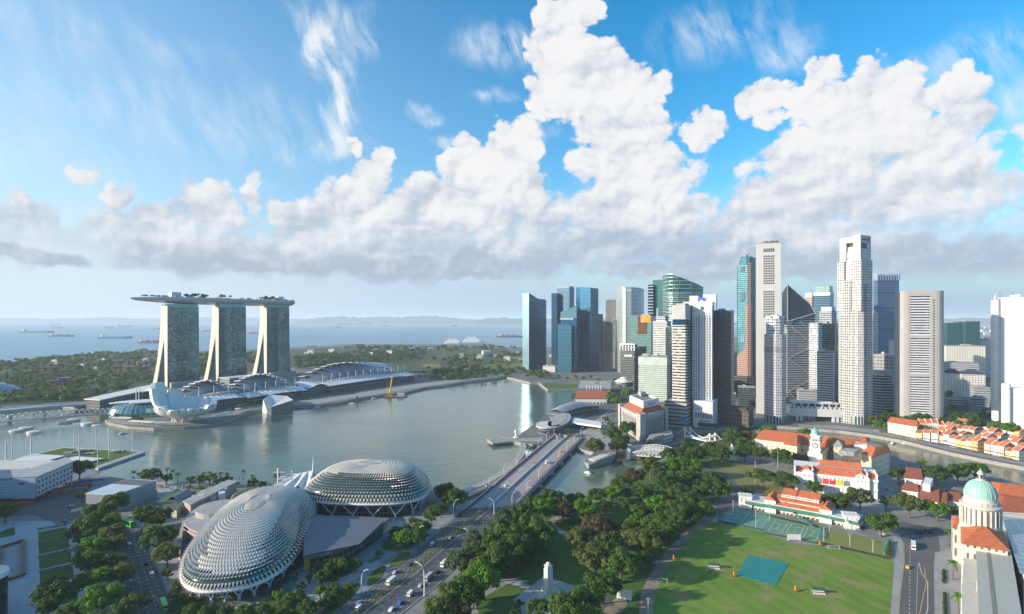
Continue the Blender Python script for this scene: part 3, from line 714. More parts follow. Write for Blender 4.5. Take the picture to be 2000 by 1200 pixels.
mb=MB()
mid=(*lerp(r.N,r.Rr,.82),r.z(594));q0=(r.N[0],r.N[1],r.z(628));e_=(*r.Rr,r.z(612))
L_=(*r.L,r.z(572));B_=(*r.B,r.z(612))
off3=lambda p,d:(p[0]-.35*d,p[1]-d,p[2])
mb.face([off3(q0,1.2),off3(e_,1.2),off3(mid,.6),off3(Pk,.6)]);mb.face([L_,(*r.L,r.z(640)),(*r.N,r.z(640)),Pk]);mb.face([Pk,mid,e_,B_,L_])
mb.build('folded_top',m_tri,t)
mb=MB();mb.bar(off3(Pk,1.0),off3(mid,1.0),1,1);mb.bar(off3(mid,1),off3(e_,1.4),1,1);mb.bar(off3(e_,1.6),off3(q0,1.6),1.0,1.2);mb.bar(off3(Pk,1),off3(q0,1.4),.8,.8)
for y0,y1 in((632,676),(676,690),(690,740),(740,772),(772,786)):pass
zz=[(0,632),(1,676),(0,700),(1,738),(0,765),(.35,786)]
a_,b_=lerp(r.N,r.Rr,.05),lerp(r.N,r.Rr,.97)
for(u,y0),(v,y1) in zip(zz[:-1],zz[1:]):mb.bar(off3((*lerp(a_,b_,u),r.z(y0)),1),off3((*lerp(a_,b_,v),r.z(y1)),1),.5,.6)
mb.build('edge_trim',M_steel,t)
mb=MB();e=offset(r.p,.4)
z=LAND+20
while z<zfold-8:
 mb.side(e[1],e[2],z,z+1.6,z,z+1.6);mb.side(e[0],e[1],z,z+1.6,z,z+1.6);z+=4.1
mb.build('floor_bands',plain('slate_band',(.36,.38,.40),.5),t)
r=Rect(1585,1622,1631,1290,25)
t=tower('blue glass tower with a pale green glazed crown behind the folded dark tower',r.c())
p1=r.p;zt=r.z(577)
mb=MB();top=r.sub(.12,.95,.05,.9)
mb.loft([[(*q,LAND) for q in r.p],[(*q,zt) for q in top]],closed=True,vs=[LAND,zt]);mb.build('facade',m_b2,t)
mb=MB();mb.prism(r.sub(.1,.97,.04,.92),zt,r.z(571));mb.build('crown_base',M_steel,t)
mb=MB();mb.prism(r.sub(.16,.92,.08,.88),r.z(571)-.02,r.z(558),cw=3);mb.build('crown',facade('pale_green_glazing',(.40,.52,.48),(.22,.40,.36),3,4,.8,.15,.9,.5,.15),t)
r=Rect(1566,1586,1590,1330,25);t,zt=slab_tower(r,581,facade('tan_ribbon_wall',(.50,.44,.38),(.12,.11,.10),3,4,1,.5,.95,.3,.2),'tan office tower peeping out behind the folded dark tower',plant=0)
mb=MB();mb.prism(r.sub(.3,1,.1,.9),zt,r.z(572));mb.build('crown',M_conc,t)
r=Rect(1600,1624,1634,1130,28);t,zt=slab_tower(r,609,facade('grey_glass_wall',(.38,.38,.40),(.05,.08,.11),3,4,.8,.3,.9,.5,.1),'grey tower with a pitched white top left of the tallest granite tower',plant=0)
mb=MB();mb.prism(r.sub(.12,.95,.1,.9),zt,r.z(600));mb.build('crown',M_white,t)
r=Rect(1603,1630,1637,1040,20);t,zt=slab_tower(r,634,facade('olive_green_wall',(.16,.20,.16),(.03,.08,.075),2,4,.9,.25,.8,.5,.1,.5,.02,.6,.15),'dark green glass block partly hidden by the tallest granite tower',plant=2,seed=8)
r=Rect(1596,1627,1630,960,17);t,zt=slab_tower(r,688,facade('white_slit_wall',(.55,.54,.52),(.04,.05,.07),3,4,1,.45,.85,.4,.12),'low white office block with slit windows between the dark and granite towers',plant=2,seed=8)
mb=MB();bands(mb,r.p,LAND+8,zt,4,1.6,.4);mb.build('floor_bands',M_white,t)
r=Rect(1580,1598,1606,1010,30);t,zt=slab_tower(r,632,m_uw,'pale banded office tower right of the folded dark tower',plant=1,seed=2)
Yu=815
r=Rect(1634,1683,1706,Yu,32)
t=tower('tallest stepped pale granite tower with a recessed crown by the river',r.c())
m_u1=facade('light_granite_wall',(.47,.46,.445),(.02,.024,.03),2.9,3.75,.52,.28,.74,.4,.12,.7,.02,.5,.25)
m_u2=facade('light_granite_recess',(.40,.40,.40),(.015,.02,.025),3.4,3.75,.56,.26,.76,.4,.12,.7,.02,.4,.1)
def ru(u0,u1,v0,v1):return r.sub(u0,u1,v0,v1)
zz={y:GZ(y,Yu) for y in(458,472,480,490,508,546,608,820)}
mb=MB();mb.prism(octo(r,.16),LAND-1,zz[608],cw=2.9);mb.build('facade',m_u1,t)
mb=MB()
mb.prism(ru(.02,.30,.02,.98),zz[608]-.02,zz[508],cw=2.9);mb.prism(ru(.60,.97,.02,.98),zz[608]-.03,zz[508]+1,cw=2.9);mb.prism(ru(.05,.95,.10,.97),zz[608]-.04,zz[546],cw=2.9)
mb.build('middle_storeys',m_u1,t)
mb=MB();mb.prism(ru(.12,.90,.12,.92),zz[546]-.02,zz[490],cw=2.9);mb.prism(ru(.10,.36,.06,.94),zz[508]-.02,zz[458]-2,cw=2.9);mb.prism(ru(.64,.93,.05,.94),zz[508]-.02,zz[458],cw=2.9);mb.build('upper_storeys',facade('granite_cladding',(.47,.46,.445),(.08,.10,.11),2.9,3.75,.4,.4,.7,.3,.2,.65,.01,.3,.5),t)
mb=MB();mb.prism(ru(.34,.66,.16,.9),zz[490]-.02,zz[480]);mb.prism(ru(.34,.66,.08,.9),zz[472],zz[458]-1.5);mb.build('crown_beam',plain('granite_light',(.49,.48,.465),.6,var=.04),t)
mb=MB();mb.prism(ru(.36,.64,.22,.9),zz[480],zz[472]);mb.build('crown_recess',M_dark,t)
e=offset(r.p,.5);mb=MB()
mb.side(lerp(e[0],e[1],.33),lerp(e[0],e[1],.58),LAND,zz[546],LAND,zz[546],3.4);mb.build('recessed_bay',m_u2,t)
mb=MB();mb.side(lerp(e[0],e[1],.62),lerp(e[0],e[1],.70),LAND,zz[608]+3,LAND,zz[608]+3,2.0);mb.side(lerp(e[0],e[1],.17),lerp(e[0],e[1],.25),LAND,zz[608]-3,LAND,zz[608]-3,2.0);mb.build('glazed_strip',facade('glazed_strip',(.45,.47,.47),(.16,.22,.23),2,3.75,.8,.25,.85,.4,.15),t)
mb=MB();mb.prism(ru(.985,1.03,.35,.85),LAND,zz[546]-6,cw=2.9);mb.build('corner_bay',m_u2,t)
e=offset(ru(.64,.93,.05,.94),.4);mb=MB();mb.side(lerp(e[1],e[2],.12),lerp(e[1],e[2],.55),zz[480]-3,zz[472]-1,zz[480]-3,zz[472]-1);mb.side(lerp(e[1],e[2],.12),lerp(e[1],e[2],.55),zz[472]+3,zz[458]-5,zz[472]+3,zz[458]-5);mb.build('crown_opening',M_dark,t)
mb=MB();mb.side(lerp(e[1],e[2],.62),lerp(e[1],e[2],.85),zz[458]-9,zz[458]-3,zz[458]-9,zz[458]-3);mb.build('emblem',plain('red_paint',(.5,.04,.03),.5),t)
e=offset(octo(r,.16),.4);mb=MB();mb.prism(e,LAND,GZ(814,Yu),cw=5,cap=False);mb.build('lobby_glazing',facade('lobby_wall',(.48,.49,.51),(.05,.12,.13),5,20,.7,.0,.8,.5),t)
r=Rect(1706,1714,1756,1350,62)
t=tower('blue-grey tower with a finned crown behind the tallest granite tower',r.c())
m_b23=facade('slate_blue_wall',(.11,.18,.27),(.05,.11,.19),2.2,4,.7,.2,.85,.5,.14,.4,.01,.35,wmetal=.3)
zt=r.z(548);mb=MB();mb.prism(r.p,LAND-1,zt,cw=2.2);mb.build('facade',m_b23,t)
mb=MB();fins(mb,r.N,r.Rr,zt,r.z(534.5),9,3.2,1.5);fins(mb,r.L,r.N,zt,r.z(534.5),4,3.2,1.5);mb.build('crown_fins',plain('pale_blue_fin',(.32,.40,.50),.5,.2),t)
mb=MB();mb.prism(offset(r.p,-1.5),zt-.02,r.z(538));mb.build('crown',m_b23,t)
mb=MB();e=offset(r.p,.6)
for y in(571,601,643):mb.prism(e,r.z(y+1.2),r.z(y),bottom=True)
mb.build('belt',M_dark,t)
Yo=815
r=Rect(1753,1849,1852,Yo,18,dr=24)
t=tower('wide beige concrete tower with rounded ends and three banks of windows',r.c())
zt=GZ(568,Yo);rad=10
ca=r.at(0,.5);cb=r.at(1,.5)
dx,dy=(r.N[0]-r.L[0])/r.tl,(r.N[1]-r.L[1])/r.tl;nx,ny=dy,-dx
hw=r.tr/2
pp=[]
L1=(ca[0]+dx*hw,ca[1]+dy*hw);L2=(cb[0]-dx*hw,cb[1]-dy*hw)
for k in range(9):
 q=math.pi*k/8;pp.append((L1[0]+nx*hw*-math.cos(q)-dx*hw*math.sin(q),L1[1]+ny*hw*-math.cos(q)-dy*hw*math.sin(q)))
for k in range(9):
 q=math.pi*k/8;pp.append((L2[0]+nx*hw*math.cos(q)+dx*hw*math.sin(q),L2[1]+ny*hw*math.cos(q)+dy*hw*math.sin(q)))
M_beige=plain('beige_concrete',(.37,.355,.345),.75,var=.05,scale=.04)
inner=[]
f0=(L1[0]+nx*hw,L1[1]+ny*hw);f1=(L2[0]+nx*hw,L2[1]+ny*hw)
panels=[(692,796),(656,578),]
pan=[(655.5,578),(731.5,661.5),(810,738)]
u0,u1=.095,.795
def fp(u,d=0.0):q=lerp(f0,f1,u);return(q[0]+nx*d,q[1]+ny*d)
core=[fp(0,-5),fp(1,-5)]+pp[9:]+pp[:9]
mb=MB();mb.prism([fp(0,-4.5),fp(1,-4.5),fp(1,-2*hw+.1),fp(0,-2*hw+.1)],LAND,zt-.4);
mb.prism([fp(-.0,0),fp(u0,0),fp(u0,-5),fp(-.0,-5)],LAND-1,zt);mb.prism([fp(u1,0),fp(1.0,0),fp(1.0,-5),fp(u1,-5)],LAND-1,zt)
edges=[zt]+[GZ(y,Yo) for a,b in pan for y in(b,a)]+[LAND-1]
for k in range(0,len(edges),2):mb.prism([fp(u0,.0),fp(u1,.0),fp(u1,-5),fp(u0,-5)],edges[k+1],edges[k],bottom=True)
half1=[fp(0,0)]+[fp(0,-2*hw)]+[]
lc=[(L1[0]+nx*hw*math.cos(q)-dx*hw*math.sin(q),L1[1]+ny*hw*math.cos(q)-dy*hw*math.sin(q)) for q in[math.pi*k/10 for k in range(11)]]
rc_=[(L2[0]+nx*hw*math.cos(q)+dx*hw*math.sin(q),L2[1]+ny*hw*math.cos(q)+dy*hw*math.sin(q)) for q in[math.pi*k/10 for k in range(11)]]
mb.prism(lc,LAND-1,zt);mb.prism(rc_,LAND-1,zt)
mb.build('concrete_shell',M_beige,t)
m_o24=facade('dark_office_glazing',(.30,.31,.33),(.025,.03,.035),2.6,3.9,.86,.0,1,.4,.12,.6,.01,.5,.12)
for a,b in pan:
 za,zb=GZ(a,Yo),GZ(b,Yo)
 mb=MB();mb.side(fp(u0,-3.2),fp(u1,-3.2),za,zb,za,zb,2.6);w=mb.build('window_bank',m_o24,t)
 mb=MB();n=15;hh=(zb-za)/n
 for k in range(n):
  q=[fp(u0+.005,-.3),fp(u1-.005,-.3),fp(u1-.005,-3.1),fp(u0+.005,-3.1)]
  mb.prism(q,za+k*hh,za+k*hh+hh*.5,bottom=True)
 mb.build('sill_band',plain('grey_blue_panel',(.60,.61,.64),.5,var=.04),w)
mb=MB();
for k in range(44):
 zz_=LAND+10+k*3.9
 if zz_<zt-12:mb=MB();mb.box(*fp(.905,.05),zz_,2.2,.5,1.6,math.atan2(dy,dx));mb.build('porthole',M_dark,t)
mb=MB();mb.lathe([(3,zt),(3,zt+2)],*lerp(r.B,r.Rr,.5),12);mb.prism([fp(.3,-4),fp(.7,-4),fp(.7,-12),fp(.3,-12)],zt-.02,zt+1.5);mb.build('rooftop_plant',M_beige,t)
mb=MB();q=[fp(.28+i*.018,.12) for i in range(12)]
for i in range(11):mb.side(lerp(q[i],q[i+1],.1),lerp(q[i],q[i+1],.8),GZ(813.5,Yo),GZ(811.8,Yo),GZ(813.5,Yo),GZ(811.8,Yo))
mb.build('sign',plain('sign_red',(.45,.03,.03),.5),t)
Yw=790
r=Rect(1936,2150,2165,Yw,38,dr=40)
t=tower('white slatted office block at the right with corner stair tubes',r.at(.2,.4))
m_w25=facade('white_slat_wall',(.68,.69,.70),(.25,.27,.28),3.2,4.6,.7,.42,.5,.3,.2,.5,.0,.6,.5)
zt=GZ(588,Yw);mb=MB();mb.prism(r.sub(.075,1,.02,1),LAND-1,zt,cw=3.2);mb.build('facade',m_w25,t)
mb=MB();q=r.sub(.08,1,.02,1);z=LAND+26
while z<zt-6:mb.prism(offset(q,.5),z,z+2.6,bottom=True);z+=4.6
mb.build('slat_bands',plain('white_slat',(.54,.55,.56),.5,var=.03),t)
mb=MB();mb.lathe([(5.0,LAND),(5.0,GZ(583.5,Yw))],*r.at(.05,.06),20);mb.prism(r.sub(0,.075,.04,.6),LAND-1,GZ(583.5,Yw));mb.build('stair_tube',M_white,t)
mb=MB();c0=r.at(.04,.1);mb.lathe([(1.6,GZ(583.6,Yw)),(1.6,GZ(578,Yw)),(.8,GZ(577.9,Yw)),(.8,GZ(571,Yw)),(.15,GZ(570.9,Yw)),(.15,GZ(566,Yw))],*c0,10);mb.build('mast',M_steel,t)
for k in range(36):mb=MB();mb.box(*r.at(.077,.005),LAND+28+k*4.6,3.4,3.0,1.4);mb.build('stair_window',M_grey,t)
mb=MB();mb.prism(offset(r.sub(.08,1,.02,1),.6),zt,zt+7);plant_boxes(mb,r.sub(.15,.5,.1,.9),zt+7,3,5,3);mb.build('parapet',M_white,t)
rw=Rect(1962,2150,2160,735,38,dr=24)
mb=MB();mb.prism(rw.p,LAND-1,rw.z(768),cw=3);mb.build('lower_wing',facade('pale_blue_metal_wall',(.60,.65,.70),(.12,.16,.20),1.6,22,.45,.30,.345,.2,.3,.5,0,.3),t)
mb=MB()
for u in(-.005,.035):mb.lathe([(3.2,LAND),(3.2,rw.z(760)),(2.8,rw.z(759))],*rw.at(u,-.12),16)
mb.build('stair_tube',M_white,t)
mb=MB();rl=Rect(1937,1950,1953,815,38,dr=9);mb.prism(rl.p,LAND-1,rl.z(804),cw=4);mb.build('annexe',facade('cream_small_wall',(.66,.65,.60),(.15,.15,.15),4,4,.4,.3,.6),t)
t=tower('grey rounded office block with curved bands left of the rounded beige tower',(GX(1724,900),900))
mb=MB();pc=circle(GX(1722,925),925,16,16,20);mb.prism(pc,LAND-1,GZ(735,910),cw=3,cont=True);mb.build('facade',facade('grey_round_wall',(.32,.33,.35),(.05,.08,.10),3,4.4,1,.35,.95,.4,.1),t)
mb=MB();mb.prism(circle(GX(1721,930),930,15,15,20),GZ(735,910)-.02,GZ(726,910));mb.build('crown',M_grey,t)
r=Rect(1706,1743,1756,1010,30);t,zt=slab_tower(r,695,facade('mauve_wall',(.27,.25,.26),(.05,.10,.11),5,6,.55,.3,.7,.4,.12),'mauve-grey office block behind the rounded grey block',plant=1,seed=3,tops=None)
r=Rect(1540,1648,1655,838,14,dr=26)
t=tower('low pale granite bridge block on stout piers between the two granite towers',r.c())
mb=MB();mb.prism(r.sub(.03,.97,0,1),r.z(816),r.z(797),cw=6,bottom=True);mb.build('facade',facade('granite_bridge_wall',(.52,.51,.50),(.04,.05,.06),6.2,15,.35,.52,.70,.4,.1,.7,0),t)
mb=MB();mb.prism(r.sub(.12,.9,.06,.95),r.z(797)-.02,r.z(791),cw=4);mb.build('glazed_storey',facade('dark_strip',(.4,.4,.4),(.04,.07,.08),9,8,.75,.2,.8),t)
mb=MB();mb.prism(r.sub(.10,.92,.02,.98),r.z(791)-.02,r.z(789));mb.prism(r.sub(.15,.8,.1,.6),r.z(789),r.z(787));mb.build('roof',plain('granite_panel',(.50,.51,.53),.7,var=.04),t)
mb=MB()
for u in(.14,.21,.80,.87):mb.prism(r.sub(u,u+.045,-.02,.2),LAND-1,r.z(815))
mb.build('pier',plain('granite_panel',(.50,.51,.53),.7,var=.04),t)
mb=MB();mb.prism(r.sub(0,.12,.15,.9),LAND,r.z(817),cw=3);mb.prism(r.sub(.25,.5,.15,.9),LAND,r.z(817),cw=3);mb.build('lobby_glazing',facade('pale_lobby',(.2,.26,.27),(.10,.22,.23),3,30,.8,0,1,.5),t)
mb=MB();mb.prism(r.sub(.5,.98,.3,.95),LAND,r.z(817));mb.build('undercroft',M_dark,t)
# ---- far bank: three-tower hotel, lotus museum, malls, gardens
M_endwall=plain('cream_end_wall',(.56,.51,.44),.6,var=.05)
m_hotel=facade('teal_hotel_glazing',(.035,.06,.07),(.022,.06,.075),4.5,3.6,.92,.10,.92,.85,.12,.35,.018,.8,.05,tint2=(.10,.19,.21))
HU=Vector((.5,.866,0));HN=Vector((-.866,.5,0))
HC=[]
for k,(pm,Y) in enumerate(((327,1272),(427,1375),(521,1500))):
 o=Vector((GX(pm,Y),Y,0));Lh=(71,72,70)[k];zt=GZ(598,Y)+(0,1,0)[k]
 which=('nearest hotel tower with cream split legs, left one of the three under the boat-shaped deck','middle one of three glass hotel towers with cream split legs','farthest hotel tower of the three, right one under the deck stern')[k]
 t=thing('hotel_tower',which,'hotel tower',(o.x,o.y,LAND),'hotel towers carrying the long deck')
 W=lambda s,z,d:tuple(o+HU*d+HN*s+Vector((0,0,z)))
 def curve(k_): # lower part of the glass slab leans out a little
  return 0
 zsp=113+k*4
 pw=[(0,LAND),(10,LAND),(13,zsp),(13,zt),(0,zt)]
 pe=[(61,LAND),(45,LAND),(13.2,zsp),(13.2,zt),(25,zt),(26.5,zt*.82),(31,zsp),(40,65),(50,34)]
 mb=MB()
 for pr in(pw,pe):
  a=[W(s,z,0) for s,z in pr];b=[W(s,z,Lh) for s,z in pr]
  mb.face(a if pr is pw else a[::-1]);mb.face(b)
  n=len(pr)
  for i in range(n):
   if pr is pw and i==n-1:continue
   j=(i+1)%n;mb.face([a[i],a[j],b[j],b[i]])
 mb.build('end_wall',M_endwall,t)
 mb=MB()
 N_=10
 for i in range(N_):
  f=lambda q:-3.5*math.sin(math.pi*q)*-1
  d0,d1=Lh*i/N_,Lh*(i+1)/N_
  for z0,z1,s0,s1 in((LAND,60,-6,-2),(60,120,-2,-.6),(120,zt-3,-.6,-.6)):
   mb.face([W(s0+f(i/N_)-.3,z0,d0),W(s0+f((i+1)/N_)-.3,z0,d1),W(s1+f((i+1)/N_)-.3,z1,d1),W(s1+f(i/N_)-.3,z1,d0)],[(d0,z0),(d1,z0),(d1,z1),(d0,z1)])
 mb.build('glass_facade',m_hotel,t)
 mb=MB();a=[W(44,LAND,3),W(11,LAND,3),W(13.1,zsp,3)];mb.face(a,[(0,0),(30,0),(10,100)]);mb.build('atrium_glazing',m_b3d,t)
 mb=MB();mb.prism([W(-.5,0,1)[:2],W(-.5,0,Lh-1)[:2],W(24,0,Lh-1)[:2],W(24,0,1)[:2]],zt-3.2,zt+5,cw=3);mb.build('neck_glazing',facade('pale_teal_neck',(.2,.34,.33),(.12,.30,.29),3,4,.8,.15,.9,.5,.14,.4,.02,.6),t)
 mb=MB();mb.prism([W(-4,0,2)[:2],W(-4,0,Lh-2)[:2],W(-22,0,Lh+4)[:2],W(-22,0,-4)[:2]],LAND,15);mb.build('podium',M_grey,t)
 HC.append(o+HU*(Lh/2)+HN*12)
zc=199
tip=HC[0]-HU*104+HN*3;stern=HC[2]+HU*52
ctl=[tip,lerp(tip,HC[0],.12),lerp(tip,HC[0],.5),HC[0],lerp(HC[0],HC[1],.5),HC[1],lerp(HC[1],HC[2],.5),HC[2],lerp(HC[2],stern,.8),stern]
ctl=[Vector(c) for c in ctl];wid=[1.0,7,15,19,19.5,19.5,19.5,19,18,15];hgt=[3,7,12,16,16,16,16,16,15,12]
t=thing('roof_deck','long boat-shaped roof deck resting on the three hotel towers','roof deck',(HC[1].x,HC[1].y,190))
rings=[]
for i,c in enumerate(ctl):
 d=(ctl[min(i+1,9)]-ctl[max(i-1,0)]).normalized();nrm=Vector((-d.y,d.x,0));ztop=zc+(2.5,3.5,5.5,6.5,6.5,6.5,6.5,6.5,6.5,6.5)[i]
 ring=[]
 for q in range(9):
  a=math.pi*q/8;ring.append(tuple(c+nrm*(wid[i]*-math.cos(a))+Vector((0,0,ztop-3-(hgt[i]-3)*math.sin(a)**.8))))
 ring=[tuple(c-nrm*wid[i]+Vector((0,0,ztop)))]+ring+[tuple(c+nrm*wid[i]+Vector((0,0,ztop)))]
 rings.append(ring)
mb=MB();mb.loft(rings,closed=True,cap0=True,cap1=True);mb.build('hull',plain('hull_metal',(.42,.44,.46),.38,.5,var=.05),t,smooth=False)
mb=MB();top=[[r_[0],r_[-1]] for r_ in rings]
for i in range(9):mb.face([(*top[i][0][:2],top[i][0][2]+.1),(*top[i+1][0][:2],top[i+1][0][2]+.1),(*top[i+1][1][:2],top[i+1][1][2]+.1),(*top[i][1][:2],top[i][1][2]+.1)])
mb.build('deck_floor',M_roofd,t)
r8=random.Random(5)
def deckpt(s,v):
 s=max(0,min(8.999,s));i=int(s);c=ctl[i].lerp(ctl[i+1],s-i);d=(ctl[i+1]-ctl[i]).normalized();w=wid[i]+(wid[i+1]-wid[i])*(s-i)
 p=c+Vector((-d.y,d.x,0))*w*v;return p.x,p.y,math.atan2(d.y,d.x)
mb=MB()
for k in range(70):
 s=r8.uniform(1.2,8.8);x,y,a=deckpt(s,r8.uniform(-.85,.7));mb.box(x,y,zc+6.3,r8.uniform(3,9),r8.uniform(2,5),r8.uniform(1.2,4.2),a)
mb.build('pavilions',M_grey,t)
for s,v,l,h in((2.75,-.1,21,11),(7.3,-.1,17,11)):
 x,y,a=deckpt(s,v);mb=MB();mb.box(x,y,zc+6.2,l,13,h,a);mb.build('lift_house',M_white,t)
mb=MB()
for lo,hi,n in((3.1,4.0,22),(4.6,5.1,6),(6.4,7.0,20)):
 for k in range(n):
  x,y,a=deckpt(r8.uniform(lo,hi),r8.uniform(-.7,.5));z0=zc+6.3;h=r8.uniform(6,10);mb.tube([(x,y,z0),(x,y,z0+h*.6)],.3,4)
  for _ in range(9):
   a1,b1,e1=r8.gauss(0,2.0),r8.gauss(0,2.0),r8.gauss(0,1.0);mb.lathe([(.2,z0+h*.6+e1),(1.7,z0+h*.78+e1),(.2,z0+h+e1)],x+a1,y+b1,5)
mb.build('sky_garden',plain('deck_foliage',(.02,.045,.02),.9),t)
mc=Vector((GX(361,850),850,LAND))
t=thing('lotus_museum','white lotus-shaped museum with curved petals on the promenade','museum',tuple(mc))
M_petal=plain('white_petal',(.68,.67,.65),.45,var=.03)
petals=[(176,60,1.12),(212,55,1.02),(248,32,1.0),(284,27,1.0),(320,27,1.03),(356,30,1.06),(32,33,1.0),(68,35,.95),(104,38,.95),(140,48,1.0)]
for ang,H,k in petals:
 a=R(ang);dx_,dy_=math.cos(a),math.sin(a);px_,py_=-dy_,dx_
 Rr_=44*k
 def pt(u,s,ins=0.0):
  hw_=R(19)*(1-.30*max(0,(s-.6)/.4)**1.4);th=a+u*hw_
  r_=7+(Rr_-7)*math.sin(s*math.pi/2)**.8;z_=12+(H-12)*(1-math.cos(s*math.pi/2))**1.1
  r_-=ins*(.5+.5*s);z_+=ins*(1-s)*.9
  r_*=1-.05*u*u*s
  return(mc.x+r_*math.cos(th),mc.y+r_*math.sin(th),z_)
 U_=(-1,-.6,-.2,.2,.6,1)
 rings=[[pt(u,i/12) for u in U_]+[pt(u,i/12,7.0) for u in U_[::-1]] for i in range(13)]
 mb=MB();mb.loft(rings,closed=True,cap0=True);p_=mb.build('petal',M_petal,t,smooth=False,merge=True)
 mb=MB();mb.face(rings[-1]);mb.build('petal_rim',M_petal,p_)
 if H<45:mb=MB();mb.face([pt(-.5,.84,-.35),pt(.5,.84,-.35),pt(.42,.95,-.35),pt(-.42,.95,-.35)]);mb.build('window',M_dark,p_)
 c_=Vector((0,0,0))
 for q in rings[-1]:c_+=Vector(q)/len(rings[-1])
 mb=MB();mb.face([tuple(c_.lerp(Vector(q),.6)+Vector((0,0,.3))) for q in rings[-1]]);mb.build('skylight',M_blueglass,p_)
mb=MB();mb.lathe([(4,LAND),(4,LAND+6),(9,LAND+12),(16,LAND+17)],mc.x,mc.y,16);mb.build('core',M_petal,t)
for k in range(10):
 a=2*math.pi*k/10;b=a+.3
 for e in(-.28,.28):
  mb=MB();mb.bar((mc.x+17*math.cos(a),mc.y+17*math.sin(a),LAND),(mc.x+15*math.cos(a+e),mc.y+15*math.sin(a+e),LAND+16),1.1,1.1);mb.build('strut',M_petal,t)
mb=MB();mb.sheet(circle(mc.x,mc.y,33,30,32),LAND+.05);struct(mb.build('water',M_bay))
M_canopy=facade('white_canopy_panels',(.62,.63,.64),(.70,.71,.72),6,6,.86,.05,.95,.1,.35,.4,.01,.1)
cx,cy=GX(278,905),905
t=thing('glass_rotunda','curved glass retail pavilion with overlapping white roofs left of the lotus museum','pavilion',(cx,cy,LAND))
mb=MB();mb.lathe([(50,LAND),(53,LAND+6),(49,LAND+13),(42,LAND+18),(30,LAND+20)],cx,cy,40,sx=.85,sy=.55,rot=.5);mb.build('glass_wall',facade('rotunda_glass',(.35,.45,.45),(.12,.28,.29),1.0,6,.85,.08,.92,.55,.12,.4,.02,.5),t)
for dx_,dy_,rx,ry,rot in((-14,4,40,15,.62),(14,-6,30,11,.7),(26,6,24,9,.8)):
 p=inset_smooth([(cx+dx_+x*math.cos(rot)-y*math.sin(rot),cy+dy_+x*math.sin(rot)+y*math.cos(rot)) for x,y in((-rx,-ry*.3),(-rx*.4,-ry),(rx*.5,-ry),(rx,0),(rx*.5,ry),(-rx*.4,ry))],2)
 mb=MB();mb.prism(p,LAND+21+dx_*.05,LAND+22.2+dx_*.05,bottom=True);mb.build('roof',M_white,t)
MO=Vector((GX(420,960),960,0));MU=Vector((.49,.872,0));MN=Vector((-.872,.49,0))
def Q(tt,d,z):p=MO+MU*tt+MN*d;return(p.x,p.y,z)
M_mallroof=plain('blue_grey_roof',(.13,.155,.185),.45,.3,var=.08,scale=.05)
M_mallglass=facade('mall_glazing',(.22,.25,.26),(.05,.09,.10),4,5,.85,.08,.9,.5,.14,.5,.02,.6)
M_strip=facade('translucent_canopy',(.36,.42,.48),(.55,.61,.67),3.6,6,.8,.0,1,.15,.3,.4,.01,.12)
